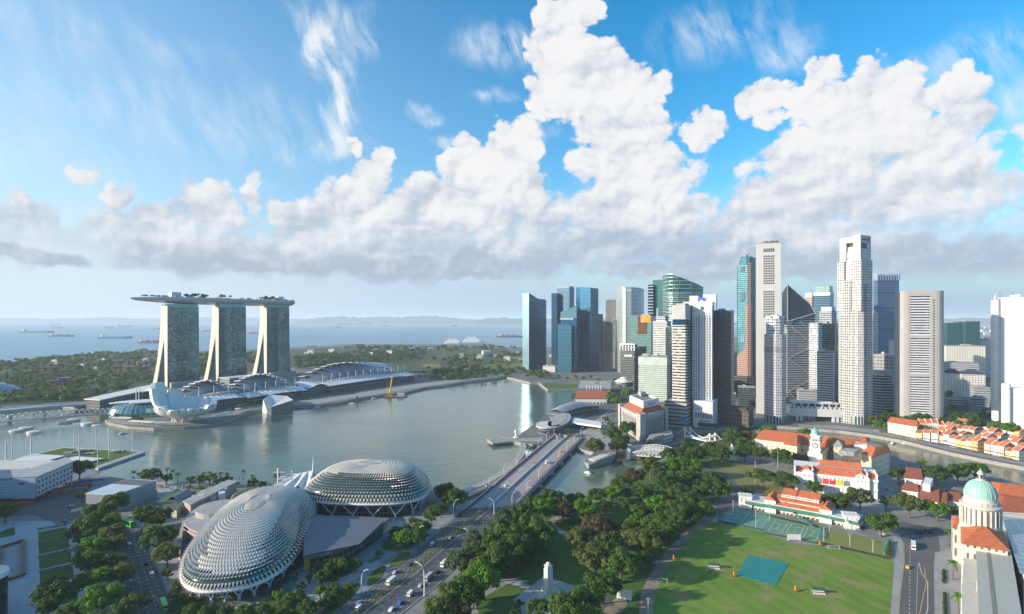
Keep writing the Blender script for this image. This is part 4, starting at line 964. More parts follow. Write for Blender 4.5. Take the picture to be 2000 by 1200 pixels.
def mall(label,t0,t1,d0,d1,zf,zb,hump,skew,n,masts,t_strip,name='shopping_mall'):
 th=thing(name,label,'mall',Q((t0+t1)/2,d0,LAND))
 zbk=lambda s:zb+hump*math.sin(math.pi*min(1,max(0,s**skew)))
 mb=MB();mb.grid(lambda u,v:Q(t0+(t1-t0)*u,d0+(d1-d0)*v,zf+3*math.sin(math.pi*u)+(zbk(u)-zf-3*math.sin(math.pi*u))*(v**.75)),24,6);mb.build('roof',M_mallroof,th)
 mb=MB();p=[Q(t0,d0,0)[:2],Q(t1,d0,0)[:2],Q(t1,d1,0)[:2],Q(t0,d1,0)[:2]]
 mb.prism(p[::-1] if poly_area(p)<0 else p,LAND-1,zf-.5,cw=4)
 for s in(0,1):mb.face([Q(t0+(t1-t0)*s,d0,zf-.6),Q(t0+(t1-t0)*s,d1,zf-.6),Q(t0+(t1-t0)*s,d1,zbk(s)),Q(t0+(t1-t0)*s,d0,zf)])
 mb.build('glass_wall',M_mallglass,th)
 w=(t1-t0)/n
 for k in range(n):
  s0=k/n;zz_=zbk(s0+.5/n)
  mb=MB()
  P=[[Q(t0+w*(k+.04+.9*u),d1-13+18*v,zz_+1.2+2.2*math.sin(math.pi*(.15+.85*u))-1.5*v*v) for u in(0,.25,.5,.75,1)] for v in(0,.5,1)]
  mb.loft(P,closed=False);mb.loft([[(x,y,z-.7) for x,y,z in r_] for r_ in P],closed=False)
  mb.face([P[0][i] for i in range(5)]+[(P[0][i][0],P[0][i][1],P[0][i][2]-.7) for i in range(4,-1,-1)])
  mb.build('roof_shell',M_white,th)
 a,b=t_strip
 mb=MB();mb.grid(lambda u,v:Q(a+(b-a)*u,d0-30+28*v,zf-8+6*v-1.5*(2*u-1)**2+1.5),30,4,us=(b-a),vs=20);mb.build('canopy',M_strip,th)
 mb=MB();
 for k in range(int((b-a)/9)):
  q0,q1=Q(a+k*9+4,d0-30,zf-8.0),Q(a+k*9+4,d0-2,zf-1);mb.bar((q0[0],q0[1],q0[2]+1.2),(q1[0],q1[1],q1[2]+1.2),.5,.5)
 mb.build('canopy_ribs',M_white,th)
 pb_=[Q(a,d0-26,0)[:2],Q(b,d0-26,0)[:2],Q(b,d0-1,0)[:2],Q(a,d0-1,0)[:2]]
 mb=MB();mb.prism(ccw(pb_),LAND,zf-9.5,cw=5);mb.build('arcade',facade('arcade_wall',(.13,.14,.14),(.03,.045,.05),5,6,.7,.2,.85,.4,.15),th)
 for k in range(masts):
  tm=a+(b-a)*(k+.5)/masts;mb=MB();mb.tube([Q(tm,d0-3,LAND+8),Q(tm,d0-4,zf+15)],[.8,.45],6)
  ms=mb.build('mast',M_white,th)
  mb=MB()
  for e in(6,12):mb.tube([Q(tm,d0-4,zf+14.5),Q(tm+e,d0-12,zf-2)],.16,3,caps=False)
  mb.build('stay',M_steel,ms)
 return th
mall('mall with blue-grey curved roof and white shells directly behind the lotus museum',-25,62,22,62,27,31,15,1.0,9,3,(-30,50))
mall('mall with blue-grey curved roof and white masts in front of the middle hotel tower',70,190,20,62,25,30,18,.85,12,6,(55,188))
mall('exhibition hall, largest blue-grey arched roof right of the hotel towers',240,505,20,78,27,28,26,.85,14,12,(235,515),'exhibition_hall')
t=thing('event_hall','arched white canopy entrance between the two large curved roofs','hall',Q(212,10,LAND))
mb=MB();mb.grid(lambda u,v:Q(190+48*u,-12+60*v,20+6*math.sin(math.pi*u)+3*v),10,6,us=48,vs=40);mb.build('roof',M_strip,t)
mb=MB();mb.prism(ccw([Q(193,-6,0)[:2],Q(236,-6,0)[:2],Q(236,45,0)[:2],Q(193,45,0)[:2]]),LAND,21,cw=6);mb.build('glass_wall',M_mallglass,t)
t=thing('theatre_hall','silver barrel-roofed theatre behind the far end of the exhibition hall','theatre',Q(500,120,LAND))
mb=MB();rings=[]
for k in range(9):
 a=math.pi*k/8;rings.append([Q(455,125-45*math.cos(a),12+38*math.sin(a)),Q(540,125-45*math.cos(a),12+30*math.sin(a))])
mb.loft(rings,closed=False);mb.build('roof',M_steel,t)
mb=MB();
for s,H in((455,38),(540,30)):mb.face([Q(s,125-45*math.cos(math.pi*k/8),12+(H-.2)*math.sin(math.pi*k/8)) for k in range(9)]+[Q(s,170,LAND),Q(s,80,LAND)])
mb.build('wall',M_conc,t)
t=thing('office_block','plain pale block between the hotel legs behind the malls','building',Q(130,110,LAND))
mb=MB();mb.prism(ccw([Q(95,100,0)[:2],Q(178,100,0)[:2],Q(178,130,0)[:2],Q(95,130,0)[:2]]),LAND,42,cw=4);mb.build('wall',facade('pale_hotel_podium',(.24,.27,.29),(.10,.14,.15),4,4,.8,.2,.8,.4,.2),t)
mb=MB();mb.prism(ccw([Q(93,98,0)[:2],Q(180,98,0)[:2],Q(180,132,0)[:2],Q(93,132,0)[:2]]),42,43);mb.build('roof',M_steel,t)
t=thing('crystal_pavilion','angular glass pavilion standing in the bay before the malls','pavilion',(*G(538,803),0))
p=[G(514,806,0),G(530,812,0),G(572,806,0),G(560,792,0),G(528,790,0)]
mb=MB();
zt_=[21,13,20,16,17]
mb.prism(ccw(p),-1,zt_,cw=3);mb.build('glass_wall',facade('crystal_glass',(.24,.27,.28),(.08,.13,.14),3,3,.85,.1,.9,.55,.12,.4,.03,.5),t)
mb=MB();mb.face([G(514,806,0)+(22,),G(522,809,0)+(2,),G(517,808,0)+(-1,),G(512,806,0)+(-1,)]);mb.build('white_fin',M_white,t)
mb=MB();q=ccw(p);e=offset(q,.6);mb.face([(x,y,z+.8) for(x,y),z in zip(e,zt_)]);mb.build('roof',M_steel,t)
M_prom=plain('promenade_paving',(.27,.26,.25),.85,var=.12,scale=.2)
def canopy(pts,w,z,label,zr=3.6):
 a,b=[Vector((*G(*q),0)) for q in pts];d=(b-a).normalized();n=Vector((-d.y,d.x,0));o=(a+b)/2
 t=thing('shelter',label,'shelter',(o.x,o.y,LAND))
 mb=MB();mb.prism(ccw([tuple((a+n*w/2).xy),tuple((b+n*w/2).xy),tuple((b-n*w/2).xy),tuple((a-n*w/2).xy)]),LAND+z,LAND+z+.6,bottom=True);mb.build('roof',M_white,t)
 L=(b-a).length;k=int(L/9)
 for i in range(k+1):
  q=a.lerp(b,(i+.5)/(k+1));mb=MB();mb.tube([(q.x,q.y,LAND-.2),(q.x,q.y,LAND+z+.1)],.35,5);mb.build('post',M_white,t)
for i,(a,b,w,l) in enumerate([((226,822),(258,824),9,'white promenade shelter nearest the helix footbridge'),((254,829),(300,832),8,'long white promenade shelter in front of the glass rotunda'),((300,833),(348,831),7,'long white promenade shelter in front of the lotus museum'),((371,828),(414,822),8,'white promenade shelter right of the lotus museum struts'),((425,819),(456,811),8,'white promenade shelter on the outer curve right of the lotus museum'),((453,807),(468,804),10,'short white promenade kiosk roof at the inner end of the curve')]):
 canopy((a,b),w,5,l)
t=thing('link_building','long low dark building with a pale flat roof left of the hotel towers','building',(*G(230,792),LAND))
p=[G(168,798),G(195,800),G(302,775),G(300,766)]
mb=MB();mb.prism(ccw(p),LAND,19,cw=5);mb.build('wall',facade('dark_link_wall',(.13,.14,.15),(.04,.06,.07),5,5,.7,.2,.8,.4,.15),t)
mb=MB();mb.prism(offset(ccw(p),2.5),19,20.5,bottom=True);mb.build('roof',M_white,t)
t=thing('wave_roof','low white wave-shaped roof between the link building and the lotus museum','roof',(*G(290,778),LAND))
mb=MB();a,b,c,d=[Vector((*G(*q),0)) for q in((274,782),(312,790),(330,776),(300,770))]
mb.grid(lambda u,v:tuple((a.lerp(b,u)).lerp(d.lerp(c,u),v)+Vector((0,0,18+6*math.sin(math.pi*u)+3*v))),10,4);mb.build('roof',M_white,t)
for u in(.1,.5,.9):
 q=a.lerp(b,u);mb=MB();mb.tube([(q.x,q.y,LAND),(q.x,q.y,19)],.6,5);mb.build('post',M_white,t)
for q in((266,776),(271.5,777)):
 x,y=G(q[0],800);mb=MB();mb.tube([(x,y,LAND),(x,y,GZ(755,y))],[.9,.5],6);mb.tube([(x,y,GZ(766,y)),(x+8,y,GZ(766,y))],.3,4);tag(mb.build('mast',M_white,None,origin=(x,y,LAND)),'tall white mast near the lotus museum, '+('left' if q[0]<270 else 'right')+' one of a pair','mast')
# ---- footbridge with steel helix, road bridges at the left
hp=[Vector((GX(-220,742),742,10)),Vector((GX(-60,790),790,10)),Vector((GX(60,838),838,10)),Vector((GX(150,876),876,9)),Vector((GX(225,905),905,6))]
def pathpt(P,s):
 n=len(P)-1;f=min(max(s,0),.99999)*n;i=int(f);return P[i].lerp(P[i+1],f-i),(P[i+1]-P[i]).normalized()
t=thing('helix_footbridge','steel helix footbridge curving over the bay towards the lotus museum','bridge',tuple(hp[2]))
mb=MB();rows=[]
for k in range(41):
 p,d=pathpt(hp,k/40);n=Vector((-d.y,d.x,0)).normalized();rows.append([tuple(p-n*3.6),tuple(p+n*3.6),tuple(p+n*3.6-Vector((0,0,1.2))),tuple(p-n*3.6-Vector((0,0,1.2)))])
mb.loft(rows,closed=True);mb.build('deck',plain('footbridge_deck',(.36,.34,.32),.7),t)
for sgn,off in((1,0),(-1,.5),(1,.5)):
 pts=[]
 for k in range(361):
  p,d=pathpt(hp,k/360);n=Vector((-d.y,d.x,0)).normalized();a=sgn*2*math.pi*(k/360*15+off);r_=5.6 if sgn>0 else 4.6
  pts.append(tuple(p+n*r_*math.cos(a)+Vector((0,0,3.2+r_*math.sin(a)))))
 mb=MB();mb.tube(pts,.32,4);mb.build('helix_tube',M_steel,t)
mb=MB()
for k in range(60):
 p,d=pathpt(hp,(k+.5)/60);n=Vector((-d.y,d.x,0)).normalized()
 if k%3!=2:mb.face([tuple(p+n*5+Vector((0,0,5.6))),tuple(p+n*5+d*3.5+Vector((0,0,5.6))),tuple(p-n*1+d*3.5+Vector((0,0,8.6))),tuple(p-n*1+Vector((0,0,8.6)))])
 mb.bar(tuple(p+n*3.6+Vector((0,0,0))),tuple(p+n*2+Vector((0,0,8))),.2,.2);mb.bar(tuple(p-n*3.6),tuple(p-n*3.2+Vector((0,0,7.5))),.2,.2)
mb.build('canopy_panels',M_steel,t)
def roadbridge(P,w,label,th=2.2,name='road_bridge'):
 t=thing(name,label,'bridge',tuple(P[len(P)//2]))
 mb=MB();rows=[];N_=30
 ed=[[],[]]
 for k in range(N_+1):
  p,d=pathpt(P,k/N_);n=Vector((-d.y,d.x,0)).normalized();a,b=p-n*w/2,p+n*w/2
  rows.append([tuple(a),tuple(b),(b.x,b.y,b.z-th),(a.x,a.y,a.z-th)]);ed[0].append(tuple(a+Vector((0,0,.5))));ed[1].append(tuple(b+Vector((0,0,.5))))
 mb.loft(rows,closed=True,cap0=True,cap1=True);mb.build('deck',plain('bridge_concrete',(.36,.37,.38),.8),t)
 for e in ed:
  mb=MB()
  for q0,q1 in zip(e[:-1],e[1:]):mb.bar(q0,q1,.5,1.3)
  mb.build('parapet',M_white,t)
 for s in(.15,.4,.65,.9):
  p,d=pathpt(P,s);mb=MB();mb.prism(circle(p.x,p.y,3,3,10),-2,p.z-th+.05);mb.build('pier',M_conc,t)
 return t
roadbridge([Vector((GX(-200,800),800,13)),Vector((GX(0,890),890,14)),Vector((GX(90,940),940,13)),Vector((GX(172,1000),1000,8))],26,'wide grey road bridge behind the helix footbridge')
for i,(x,y,n_) in enumerate([(32,843,'first'),(51,838,'second'),(127,826,'third'),(144,822,'fourth'),(66,846,'fifth'),(171,829,'sixth')]):
 gx,gy=G(x,y,0);mb=MB();mb.lathe([(9,-1),(9,2.2),(8,2.6),(2.5,2.8)],gx,gy,16,sy=.8);tag(mb.build('bridge_pier_base',M_conc if i<4 else M_steel,None,origin=(gx,gy,0)),('beige round pier pad' if i<4 else 'grey boat-shaped pier pad')+' under the helix footbridge, '+('outermost left','second from left','third from left','rightmost of the beige ones','left of the two grey ones','right of the two grey ones')[i],'pier','pier pads of the footbridge')
# ---- conservatory shell and supertrees
gx,gy=GX(-42,1160),1160
t=thing('conservatory','ribbed blue-grey glass conservatory shell at the left edge','greenhouse',(gx,gy,LAND))
mb=MB()
def shell(u,v):
 a=math.pi*u;w=math.sin(math.pi*(.06+.94*v))**.7 if v<.97 else .02;L=95-190*(1-v)
 return(gx-20+L*.98+10,gy+46*-math.cos(a)*w+L*.2,LAND+32*w*math.sin(a)*(1.0-.25*v))
mb.grid(shell,20,22,us=40,vs=190);mb.build('glass_shell',facade('conservatory_glass',(.40,.50,.55),(.14,.29,.36),2.5,8,.9,.10,.9,.4,.15,.4,.02,.3),t,smooth=True,merge=True)
for k in range(1,11):
 v=k/11.5;mb=MB();mb.tube([tuple(Vector(shell(u/16,v))+Vector((0,0,.5))) for u in range(17)],.55,4);mb.build('rib',M_white,t)
def make_supertree():
 t=thing('supertree','x','tree tower')
 mb=MB();mb.lathe([(3.4,0),(2.4,4),(2.0,14),(2.6,20),(5.0,24),(7,26)],0,0,12);mb.build('planted_trunk',plain('supertree_trunk',(.16,.09,.09),.8,var=.3,scale=.6),t)
 mb=MB();mb.lathe([(7,26.1),(11,28.4),(13.5,29.4),(13.6,29.9),(10,29.5),(4,28.2)],0,0,20);mb.build('canopy',plain('supertree_canopy',(.24,.17,.20),.6,var=.2,scale=.4),t)
 mb=MB()
 for k in range(16):
  a=2*math.pi*k/16;c,s=math.cos(a),math.sin(a);mb.bar((2.4*c,2.4*s,17),(6.5*c,6.5*s,24.6),.35,.35);mb.bar((6.5*c,6.5*s,24.6),(14.6*c,14.6*s,30.2),.35,.35)
 mb.build('branches',plain('supertree_steel',(.30,.17,.20),.6),t)
 return t
st=None
for i,(px,py,h) in enumerate([(101,762,20),(125,763,27),(118.5,762,22),(88,735,24),(105,733,22),(121,728,26),(224,731,22),(234,722,27),(251,734,24),(275,727,25),(285,724,27)]):
 x,y=G(px,py);k=h/29.5*1.0
 lab=('flat-topped steel tree tower in the gardens, '+('nearest left one of the front three','broadest of the front three','slim one in the middle of the front three','left one of the middle-left three','middle one of the middle-left three','tallest of the middle-left three','leftmost of the five beside the hotel','second from left of the five beside the hotel','lowest, third of the five beside the hotel','fourth of the five beside the hotel','closest of the five to the hotel')[i])
 if st is None:st=make_supertree();o=st;o.location=(x,y,LAND);o.scale=(k,)*3;o['label']=lab;o['group']='supertrees in the gardens'
 else:dup(st,(x,y,LAND),i,k,lab,'supertrees in the gardens')
# ---- theatre shells
M_shade=plain('aluminium_shade',(.52,.475,.415),.36,.22,var=.08,scale=.2)
M_shell=plain('shell_glass',(.05,.10,.095),.12,.5,var=.2,scale=.05)
M_ring=plain('ring_white',(.66,.66,.68),.45,var=.04)
def theatre(label,axis0,axis1,halfw,zr0,H,nu,nv,skew=0.0,egg=0.0,sq=2.4,pw=2.2,pq=.62):
 a,b=Vector((*axis0,0)),Vector((*axis1,0));c=(a+b)/2;ax=(b-a).normalized();nr=Vector((-ax.y,ax.x,0));hl=(b-a).length/2
 t=thing('theatre_dome',label,'theatre',(c.x,c.y,LAND))
 def disc(x,y):
  """unit disc point to shell surface"""
  r_=min(1.0,math.hypot(x,y));q=math.atan2(y,x)
  den=(abs(math.cos(q))**sq+abs(math.sin(q))**sq)**(1/sq)
  X,Yv=r_*math.cos(q)/den,r_*math.sin(q)/den
  z=max(0.0,1-r_**pw)**pq;bul=1+.05*math.sin(math.pi*min(1,z*1.8))
  p=c+ax*(hl*X*bul+skew*z*hl)+nr*(halfw*(1+egg*X)*Yv*bul)
  return Vector((p.x,p.y,LAND+zr0+H*z))
 def st(s,w):
  return disc(s*math.sqrt(max(0,1-w*w/2)),w*math.sqrt(max(0,1-s*s/2)))
 def surf(u,v):return disc(math.cos(2*math.pi*u),math.sin(2*math.pi*u))
 mb=MB();mb.grid(lambda u,v:tuple(st(2*u-1,2*v-1)),60,36);mb.build('glass_shell',M_shell,t,smooth=True,merge=True)
 mb=MB();mid=c+Vector((0,0,LAND))
 def shade(hi,lo):
  n=(hi[0]-lo[1]).cross(hi[1]-lo[0])
  if n.length<1e-5:return
  n.normalize();m_=(hi[0]+hi[1]+lo[0]+lo[1])*.25
  if n.dot(m_-mid)<0:n=-n
  steep=1-max(0.0,n.z);hi=[p+n*.25 for p in hi];lo=[p+n*.25 for p in lo]
  c2=(hi[0]+hi[1])*.5;sh=min(.26,max(0,steep-.10)*.7);hi=[hi[0].lerp(c2,sh),hi[1].lerp(c2,sh)]
  k=.42+.5*max(0.0,steep-.15)
  tip=((hi[0]+hi[1])*(1-k)+(lo[0]+lo[1])*k)*.5+n*(.3+2.1*min(1,steep*1.4))-Vector((0,0,.3*steep))
  mb.face([tuple(hi[0]),tuple(hi[1]),tuple(tip)])
  if steep<.27:
   q=.95 if steep<.16 else .5
   mb.face([tuple(hi[0]),tuple(hi[0].lerp(lo[0],q)),tuple(tip)]);mb.face([tuple(hi[1]),tuple(hi[1].lerp(lo[1],q)),tuple(tip)])
  if steep<.09:mb.face([tuple(lo[0]),tuple(lo[1]),tuple(tip)])
 rc,rs,last=.20,[1.0],disc(-1,0)
 while rs[-1]>rc:
  r_=rs[-1]
  while r_>rc and((disc(-r_,0)-last).length+(disc(0,-r_)-disc(0,-rs[-1])).length)*.5<2.15:r_-=.004
  rs.append(max(r_,rc));last=disc(-rs[-1],0)
 for k in range(len(rs)-1):
  for i in range(nu):
   f=lambda di,r_:disc(r_*math.cos(2*math.pi*(i+di+.5*(k%2))/nu),r_*math.sin(2*math.pi*(i+di+.5*(k%2))/nu))
   shade([f(0,rs[k+1]),f(1,rs[k+1])],[f(0,rs[k]),f(1,rs[k])])
 for j in range(nv):
  for i in range(nv*2):
   f=lambda di,dj:(lambda s,w:disc(rc*s*math.sqrt(max(0,1-w*w/2)),rc*w*math.sqrt(max(0,1-s*s/2))))(2*(i+di)/(nv*2)-1,2*(j+dj)/nv-1)
   P=[f(0,0),f(1,0),f(1,1),f(0,1)];q=max(range(4),key=lambda q:P[q].z+P[(q+1)%4].z);shade([P[q],P[(q+1)%4]],[P[(q+3)%4],P[(q+2)%4]])
 mb.build('sunshades',M_shade,t)
 mb=MB();ring=[tuple(surf(i/96,0)+(surf(i/96,0)-(c+Vector((0,0,LAND+zr0)))).normalized()*1.4) for i in range(97)]
 mb.tube(ring,1.0,6,caps=False);mb.build('rim',M_ring,t)
 inner=[(c.x+(x-c.x)*.86,c.y+(y-c.y)*.86) for x,y,z in ring[:-1]]
 mb=MB();mb.prism(ccw(inner),LAND,LAND+zr0+.6,cw=4);mb.build('glass_base',facade('theatre_base_glass',(.10,.10,.10),(.04,.055,.055),4,4,.85,.1,.9,.5,.14,.5,.02,.6,.05),t)
 n=int(hl*2*math.pi*.75/13);
 for i in range(n):
  f=surf((i+.5)/n,0);q=f+(Vector((c.x,c.y,f.z))-f).normalized()*4;mb=MB()
  foot=Vector((q.x,q.y,LAND+1.8))
  for d in(-.42,.42):mb.bar(tuple(foot),tuple(surf((i+.5+d)/n,0)),.8,.8)
  mb.tube([(q.x,q.y,LAND-.2),(q.x,q.y,LAND+2.2)],.9,6);mb.build('strut',M_ring,t)
 return t
theatre('nearer spiked theatre dome by the tree-lined avenue, egg-shaped and tapering towards the bay',G(436,1156,LAND+7),(GX(546,462),462),32.5,8,21.5,120,14,.0,.0,2.6,2.3,.60)
theatre('rounder spiked theatre dome nearer the bay and the long bridge',(GX(612,468),468),(GX(834,462),462),33,12,22.5,118,14,.0,.0,2.8,3.2,.55)
t=thing('foyer_roof','fan-shaped grey metal roof of the foyer between the two theatre domes','roof',(*G(670,1040),LAND))
zf_=LAND+13
p=[G(592,1088,zf_-2),G(640,1085,zf_-3),G(690,1066,zf_-3),G(735,1035,zf_-2),G(762,1010,zf_-1),G(700,1004,zf_),G(640,1000,zf_+1),G(598,996,zf_+1)]
apex=G(585,1020,zf_+3)
mb=MB();q=ccw(p)
mb.prism(q,zf_-3.2,zf_-1.6,bottom=True,m=0)
M_fan=plain('grey_standing_seam',(.115,.135,.165),.5,.15,var=.06,scale=.1)
mb.build('roof',M_fan,t)
for k,(f0,f1) in enumerate(((.15,.42),(.42,.68),(.68,.97))):
 mb=MB();a,b=G(597,1000+2*k,zf_),G(760-6*k,1012+0*k,zf_)
 def fan(u,v,f0=f0,f1=f1):
  far0=lerp(G(596,1002,zf_),G(758,1010,zf_),u);near0=lerp(G(592,1086,zf_),G(700,1062,zf_),u)
  x,y=lerp(far0,near0,f0+(f1-f0)*v)
  return(x,y,zf_-1.2+1.6*(1-v)*(1-.7*u)+.9*(1-f0))
 mb.grid(fan,10,3);mb.build('roof_fold',M_fan,t)
mb=MB();pi_=offset(q,-3.5);mb.prism(pi_,LAND,zf_-3,cw=4);mb.build('glass_wall',facade('foyer_glass',(.12,.12,.12),(.035,.05,.055),4,4,.8,.1,.9,.5,.14),t)
mb=MB();a,b=G(594,1100,LAND+5),G(628,1094,LAND+5);mb.face([(*a,LAND+.5),(*b,LAND+.5),(*b,LAND+8.5),(*a,LAND+8.5)]);mb.build('yellow_banner',plain('yellow_banner',(.60,.40,.02),.6),t)
mb=MB();a,b=G(737,1041,LAND+4),G(757,1024,LAND+4)
mb.face([(*a,LAND+1),(*b,LAND+1),(*b,LAND+8),(*a,LAND+8)]);mb.build('poster_wall',plain('poster_wall',(.55,.06,.12),.6,col2=(.7,.5,.05),scale=.25),t)
M_pink=plain('pink_stone',(.40,.29,.25),.75,var=.08)
M_terr=plain('terrace_grey',(.32,.31,.31),.8,var=.1)
t=thing('roof_terrace','round grey roof terrace with pink parapet behind the nearer theatre dome','terrace',(*G(410,1000),LAND))
pc=inset_smooth([G(352,1028,13),G(360,1005,13),G(385,985,13),G(420,975,13),G(470,970,13),G(500,985,13),G(480,1040,13),G(420,1050,13)],2)
mb=MB();mb.prism(ccw(pc),LAND-1,11);mb.build('wall',M_pink,t)
mb=MB();mb.prism(offset(ccw(pc),-1.5),10.98,12.0);mb.build('roof',M_terr,t)
mb=MB();pr=circle(*G(432,992,15),17,17,24);mb.prism(ccw(pr),11.9,16);mb.build('round_stair',M_terr,t)
mb=MB();q=[G(347,1078,9),G(352,1036,9),G(398,1030,9),G(395,1036,9),G(357,1043,9),G(352,1080,9)];mb.prism(ccw(q),LAND-1,11);mb.build('pink_wall',M_pink,t)
t=thing('long_roof_wing','long pink stone wing with a grey roof running towards the bay','building',(*G(420,950),LAND))
q=[G(360,978,14),G(372,985,14),G(462,940,14),G(446,938,14)]
mb=MB();mb.prism(ccw(q),LAND-1,13);mb.build('wall',M_pink,t)
mb=MB();mb.prism(offset(ccw(q),1),13,14);mb.build('roof',M_terr,t)
t=thing('curved_pink_wall','curved pink stone block at the top of the nearer theatre dome','building',(*G(470,960),LAND))
q=inset_smooth([G(448,975,14),G(455,962,14),G(480,952,14),G(505,946,14),G(507,955,14),G(470,985,14)],2)
mb=MB();mb.prism(ccw(q),LAND-1,13);mb.build('wall',M_pink,t)
mb=MB();mb.prism(offset(ccw(q),-1.2),12.95,13.3);mb.build('roof',plain('mall_planting',(.05,.075,.03),.9),t)
t=thing('plant_yard','clutter of grey rooftop machinery beside the long pink wing','rooftop plant',(*G(415,975),LAND))
r6=random.Random(12)
for k in range(10):
 x,y=G(r6.uniform(385,438),r6.uniform(962,984),10);mb=MB();mb.box(x,y,LAND,r6.uniform(4,9),r6.uniform(4,8),r6.uniform(7,11),.5);mb.build('machine_box',M_steel if k%2 else M_grey,t)
t=thing('white_tent_roof','white folded tent roof with a tall spike mast on the waterfront','stage canopy',(*G(585,952),LAND))
ap=Vector((GX(612,545),545,GZ(893,545)));x0,y0=ap.x,ap.y
mb=MB();mb.tube([(x0,y0,LAND),(x0,y0,GZ(925,545)),tuple(ap)],[1.6,1.3,.25],8);mb.build('mast',M_white,t)
fan_pts=[Vector((*G(px,py,LAND+4),LAND+z)) for px,py,z in((532,950,5),(545,955,3),(556,956,6.5),(568,957,3),(580,956,7.5),(592,956,3),(604,955,8),(612,952,4))]
crest=[Vector((GX(575,540),540,LAND+5)),Vector((GX(612,545),545,LAND+7.5))]
mb=MB()
for k in range(7):
 a,b=fan_pts[k],fan_pts[k+1];c0=crest[0].lerp(crest[1],k/7);c1=crest[0].lerp(crest[1],(k+1)/7);mb.face([tuple(a),tuple(b),tuple(c1),tuple(c0)])
mb.build('membrane',M_white,t)
for px,py,h in((543,952,17),(570,950,14)):
 x,y=G(px,py);mb=MB();mb.tube([(x,y,LAND),(x,y,LAND+h)],.7,6);mb.bar((x-4,y,LAND+h*.8),(x+6,y,LAND+h*.8),.5,.5);mb.build('pylon',M_white,t)
# ---- grand hotel with colonnade
M_stone=plain('warm_grey_stone',(.36,.345,.325),.75,var=.08,scale=.15)
M_stonew=facade('stone_bays',(.36,.345,.325),(.05,.06,.065),4.2,5.2,.36,.22,.72,.3,.2,.75,.0,.5)
M_redtile=plain('red_tile',(.34,.095,.045),.75,var=.22,scale=.5)
M_orange=plain('orange_tile',(.50,.135,.05),.75,var=.2,scale=.35)
Nh=G(1251,862);Lh_=G(1210,836);Rh=G(1302,846)
Bh=(Lh_[0]+Rh[0]-Nh[0],Lh_[1]+Rh[1]-Nh[1])
hp_=[Lh_,Nh,Rh,Bh]
def qd(p,u0,u1,v0,v1):
 f=lambda u,v:lerp(lerp(p[0],p[1],u),lerp(p[3],p[2],u),v)
 return[f(u0,v0),f(u1,v0),f(u1,v1),f(u0,v1)]
t=thing('grand_hotel','grey stone colonnaded hotel with red roof strips and a white attic at the bridgehead','hotel',(*lerp(Nh,Bh,.5),LAND))
zc_=GZ(814,Nh[1])
mb=MB();mb.prism(hp_,LAND-1,zc_,cw=4.2);mb.build('wall',M_stonew,t)
mb=MB();e=offset(hp_,.9);mb.prism(e,zc_-1.6,zc_+.6,bottom=True);mb.prism(offset(hp_,.6),LAND+7,LAND+8,bottom=True);mb.prism(offset(hp_,.7),zc_-7,zc_-6.3,bottom=True);mb.build('cornice',M_stone,t)
for a,b in((Lh_,Nh),(Nh,Rh)):
 L=math.hypot(b[0]-a[0],b[1]-a[1]);nx,ny=(b[1]-a[1])/L,-(b[0]-a[0])/L
 for k in range(10):
  q=lerp(a,b,.22+.56*k/9);mb=MB();mb.lathe([(1.0,LAND+7),(.9,zc_-7.5),(1.3,zc_-7)],q[0]+nx*1.1,q[1]+ny*1.1,10);mb.build('column',M_stone,t)
for u,v in((.02,.02),(.98,.02),(.98,.98),(.02,.98),(.9,.02),(.98,.12)):
 q=qd(hp_,u-.035,u+.035,v-.035,v+.035);mb=MB();mb.prism(offset(q,1.0),LAND-.5,zc_+3);mb.build('corner_pier',M_stone,t)
ro=qd(hp_,.06,.94,.06,.94);ri=qd(hp_,.20,.86,.22,.84)
mb=MB();mb.loft([[(*p,zc_+.5) for p in ro],[(*p,zc_+6.5) for p in ri]]);mb.build('red_roof',M_redtile,t)
mb=MB();at=qd(hp_,.21,.85,.23,.83);mb.prism(at,zc_,zc_+13,cw=4);mb.build('attic',facade('white_attic_wall',(.66,.66,.64),(.3,.3,.3),4,5,.3,.3,.6),t)
mb=MB();mb.prism(qd(hp_,.28,.78,.32,.74),zc_+13,zc_+13.4);mb.build('roof',plain('olive_flat_roof',(.17,.17,.13),.9),t)
mb=MB()
for q in(qd(hp_,.21,.85,.23,.27),qd(hp_,.21,.85,.79,.83),qd(hp_,.21,.25,.27,.79),qd(hp_,.81,.85,.27,.79)):mb.prism(q,zc_+12.98,zc_+15.5)
mb.build('parapet',M_white,t)
mb=MB();mb.prism(qd(hp_,.22,.36,.55,.75),zc_+13.2,zc_+19);mb.build('roof_house',M_stone,t)
cu=bpy.data.curves.new('sign_lettering','FONT');cu.body='The Fullerton Hotel';cu.size=2.6;cu.extrude=.06;cu.align_x='CENTER';cu.materials.append(M_dark)
tmp=bpy.data.objects.new('sign_lettering',cu);C.objects.link(tmp);bpy.context.view_layer.update()
me_=bpy.data.meshes.new_from_object(tmp.evaluated_get(bpy.context.evaluated_depsgraph_get()));bpy.data.objects.remove(tmp)
so=bpy.data.objects.new('sign_lettering',me_);C.objects.link(so);so.parent=t
pm_=lerp(at[1],at[2],.5);L=math.hypot(at[2][0]-at[1][0],at[2][1]-at[1][1]);dx_,dy_=(at[2][0]-at[1][0])/L,(at[2][1]-at[1][1])/L
so.location=Vector((pm_[0]+dy_*.3,pm_[1]-dx_*.3,zc_+9.4))-ORG[t.name];so.rotation_euler=(R(90),0,math.atan2(dy_,dx_))
mb=MB();mb.prism(ccw([G(1262,876),G(1268,864),G(1312,852),G(1313,862)]),LAND-1,LAND+9,cw=4);mb.build('porch_wing',M_stonew,t)
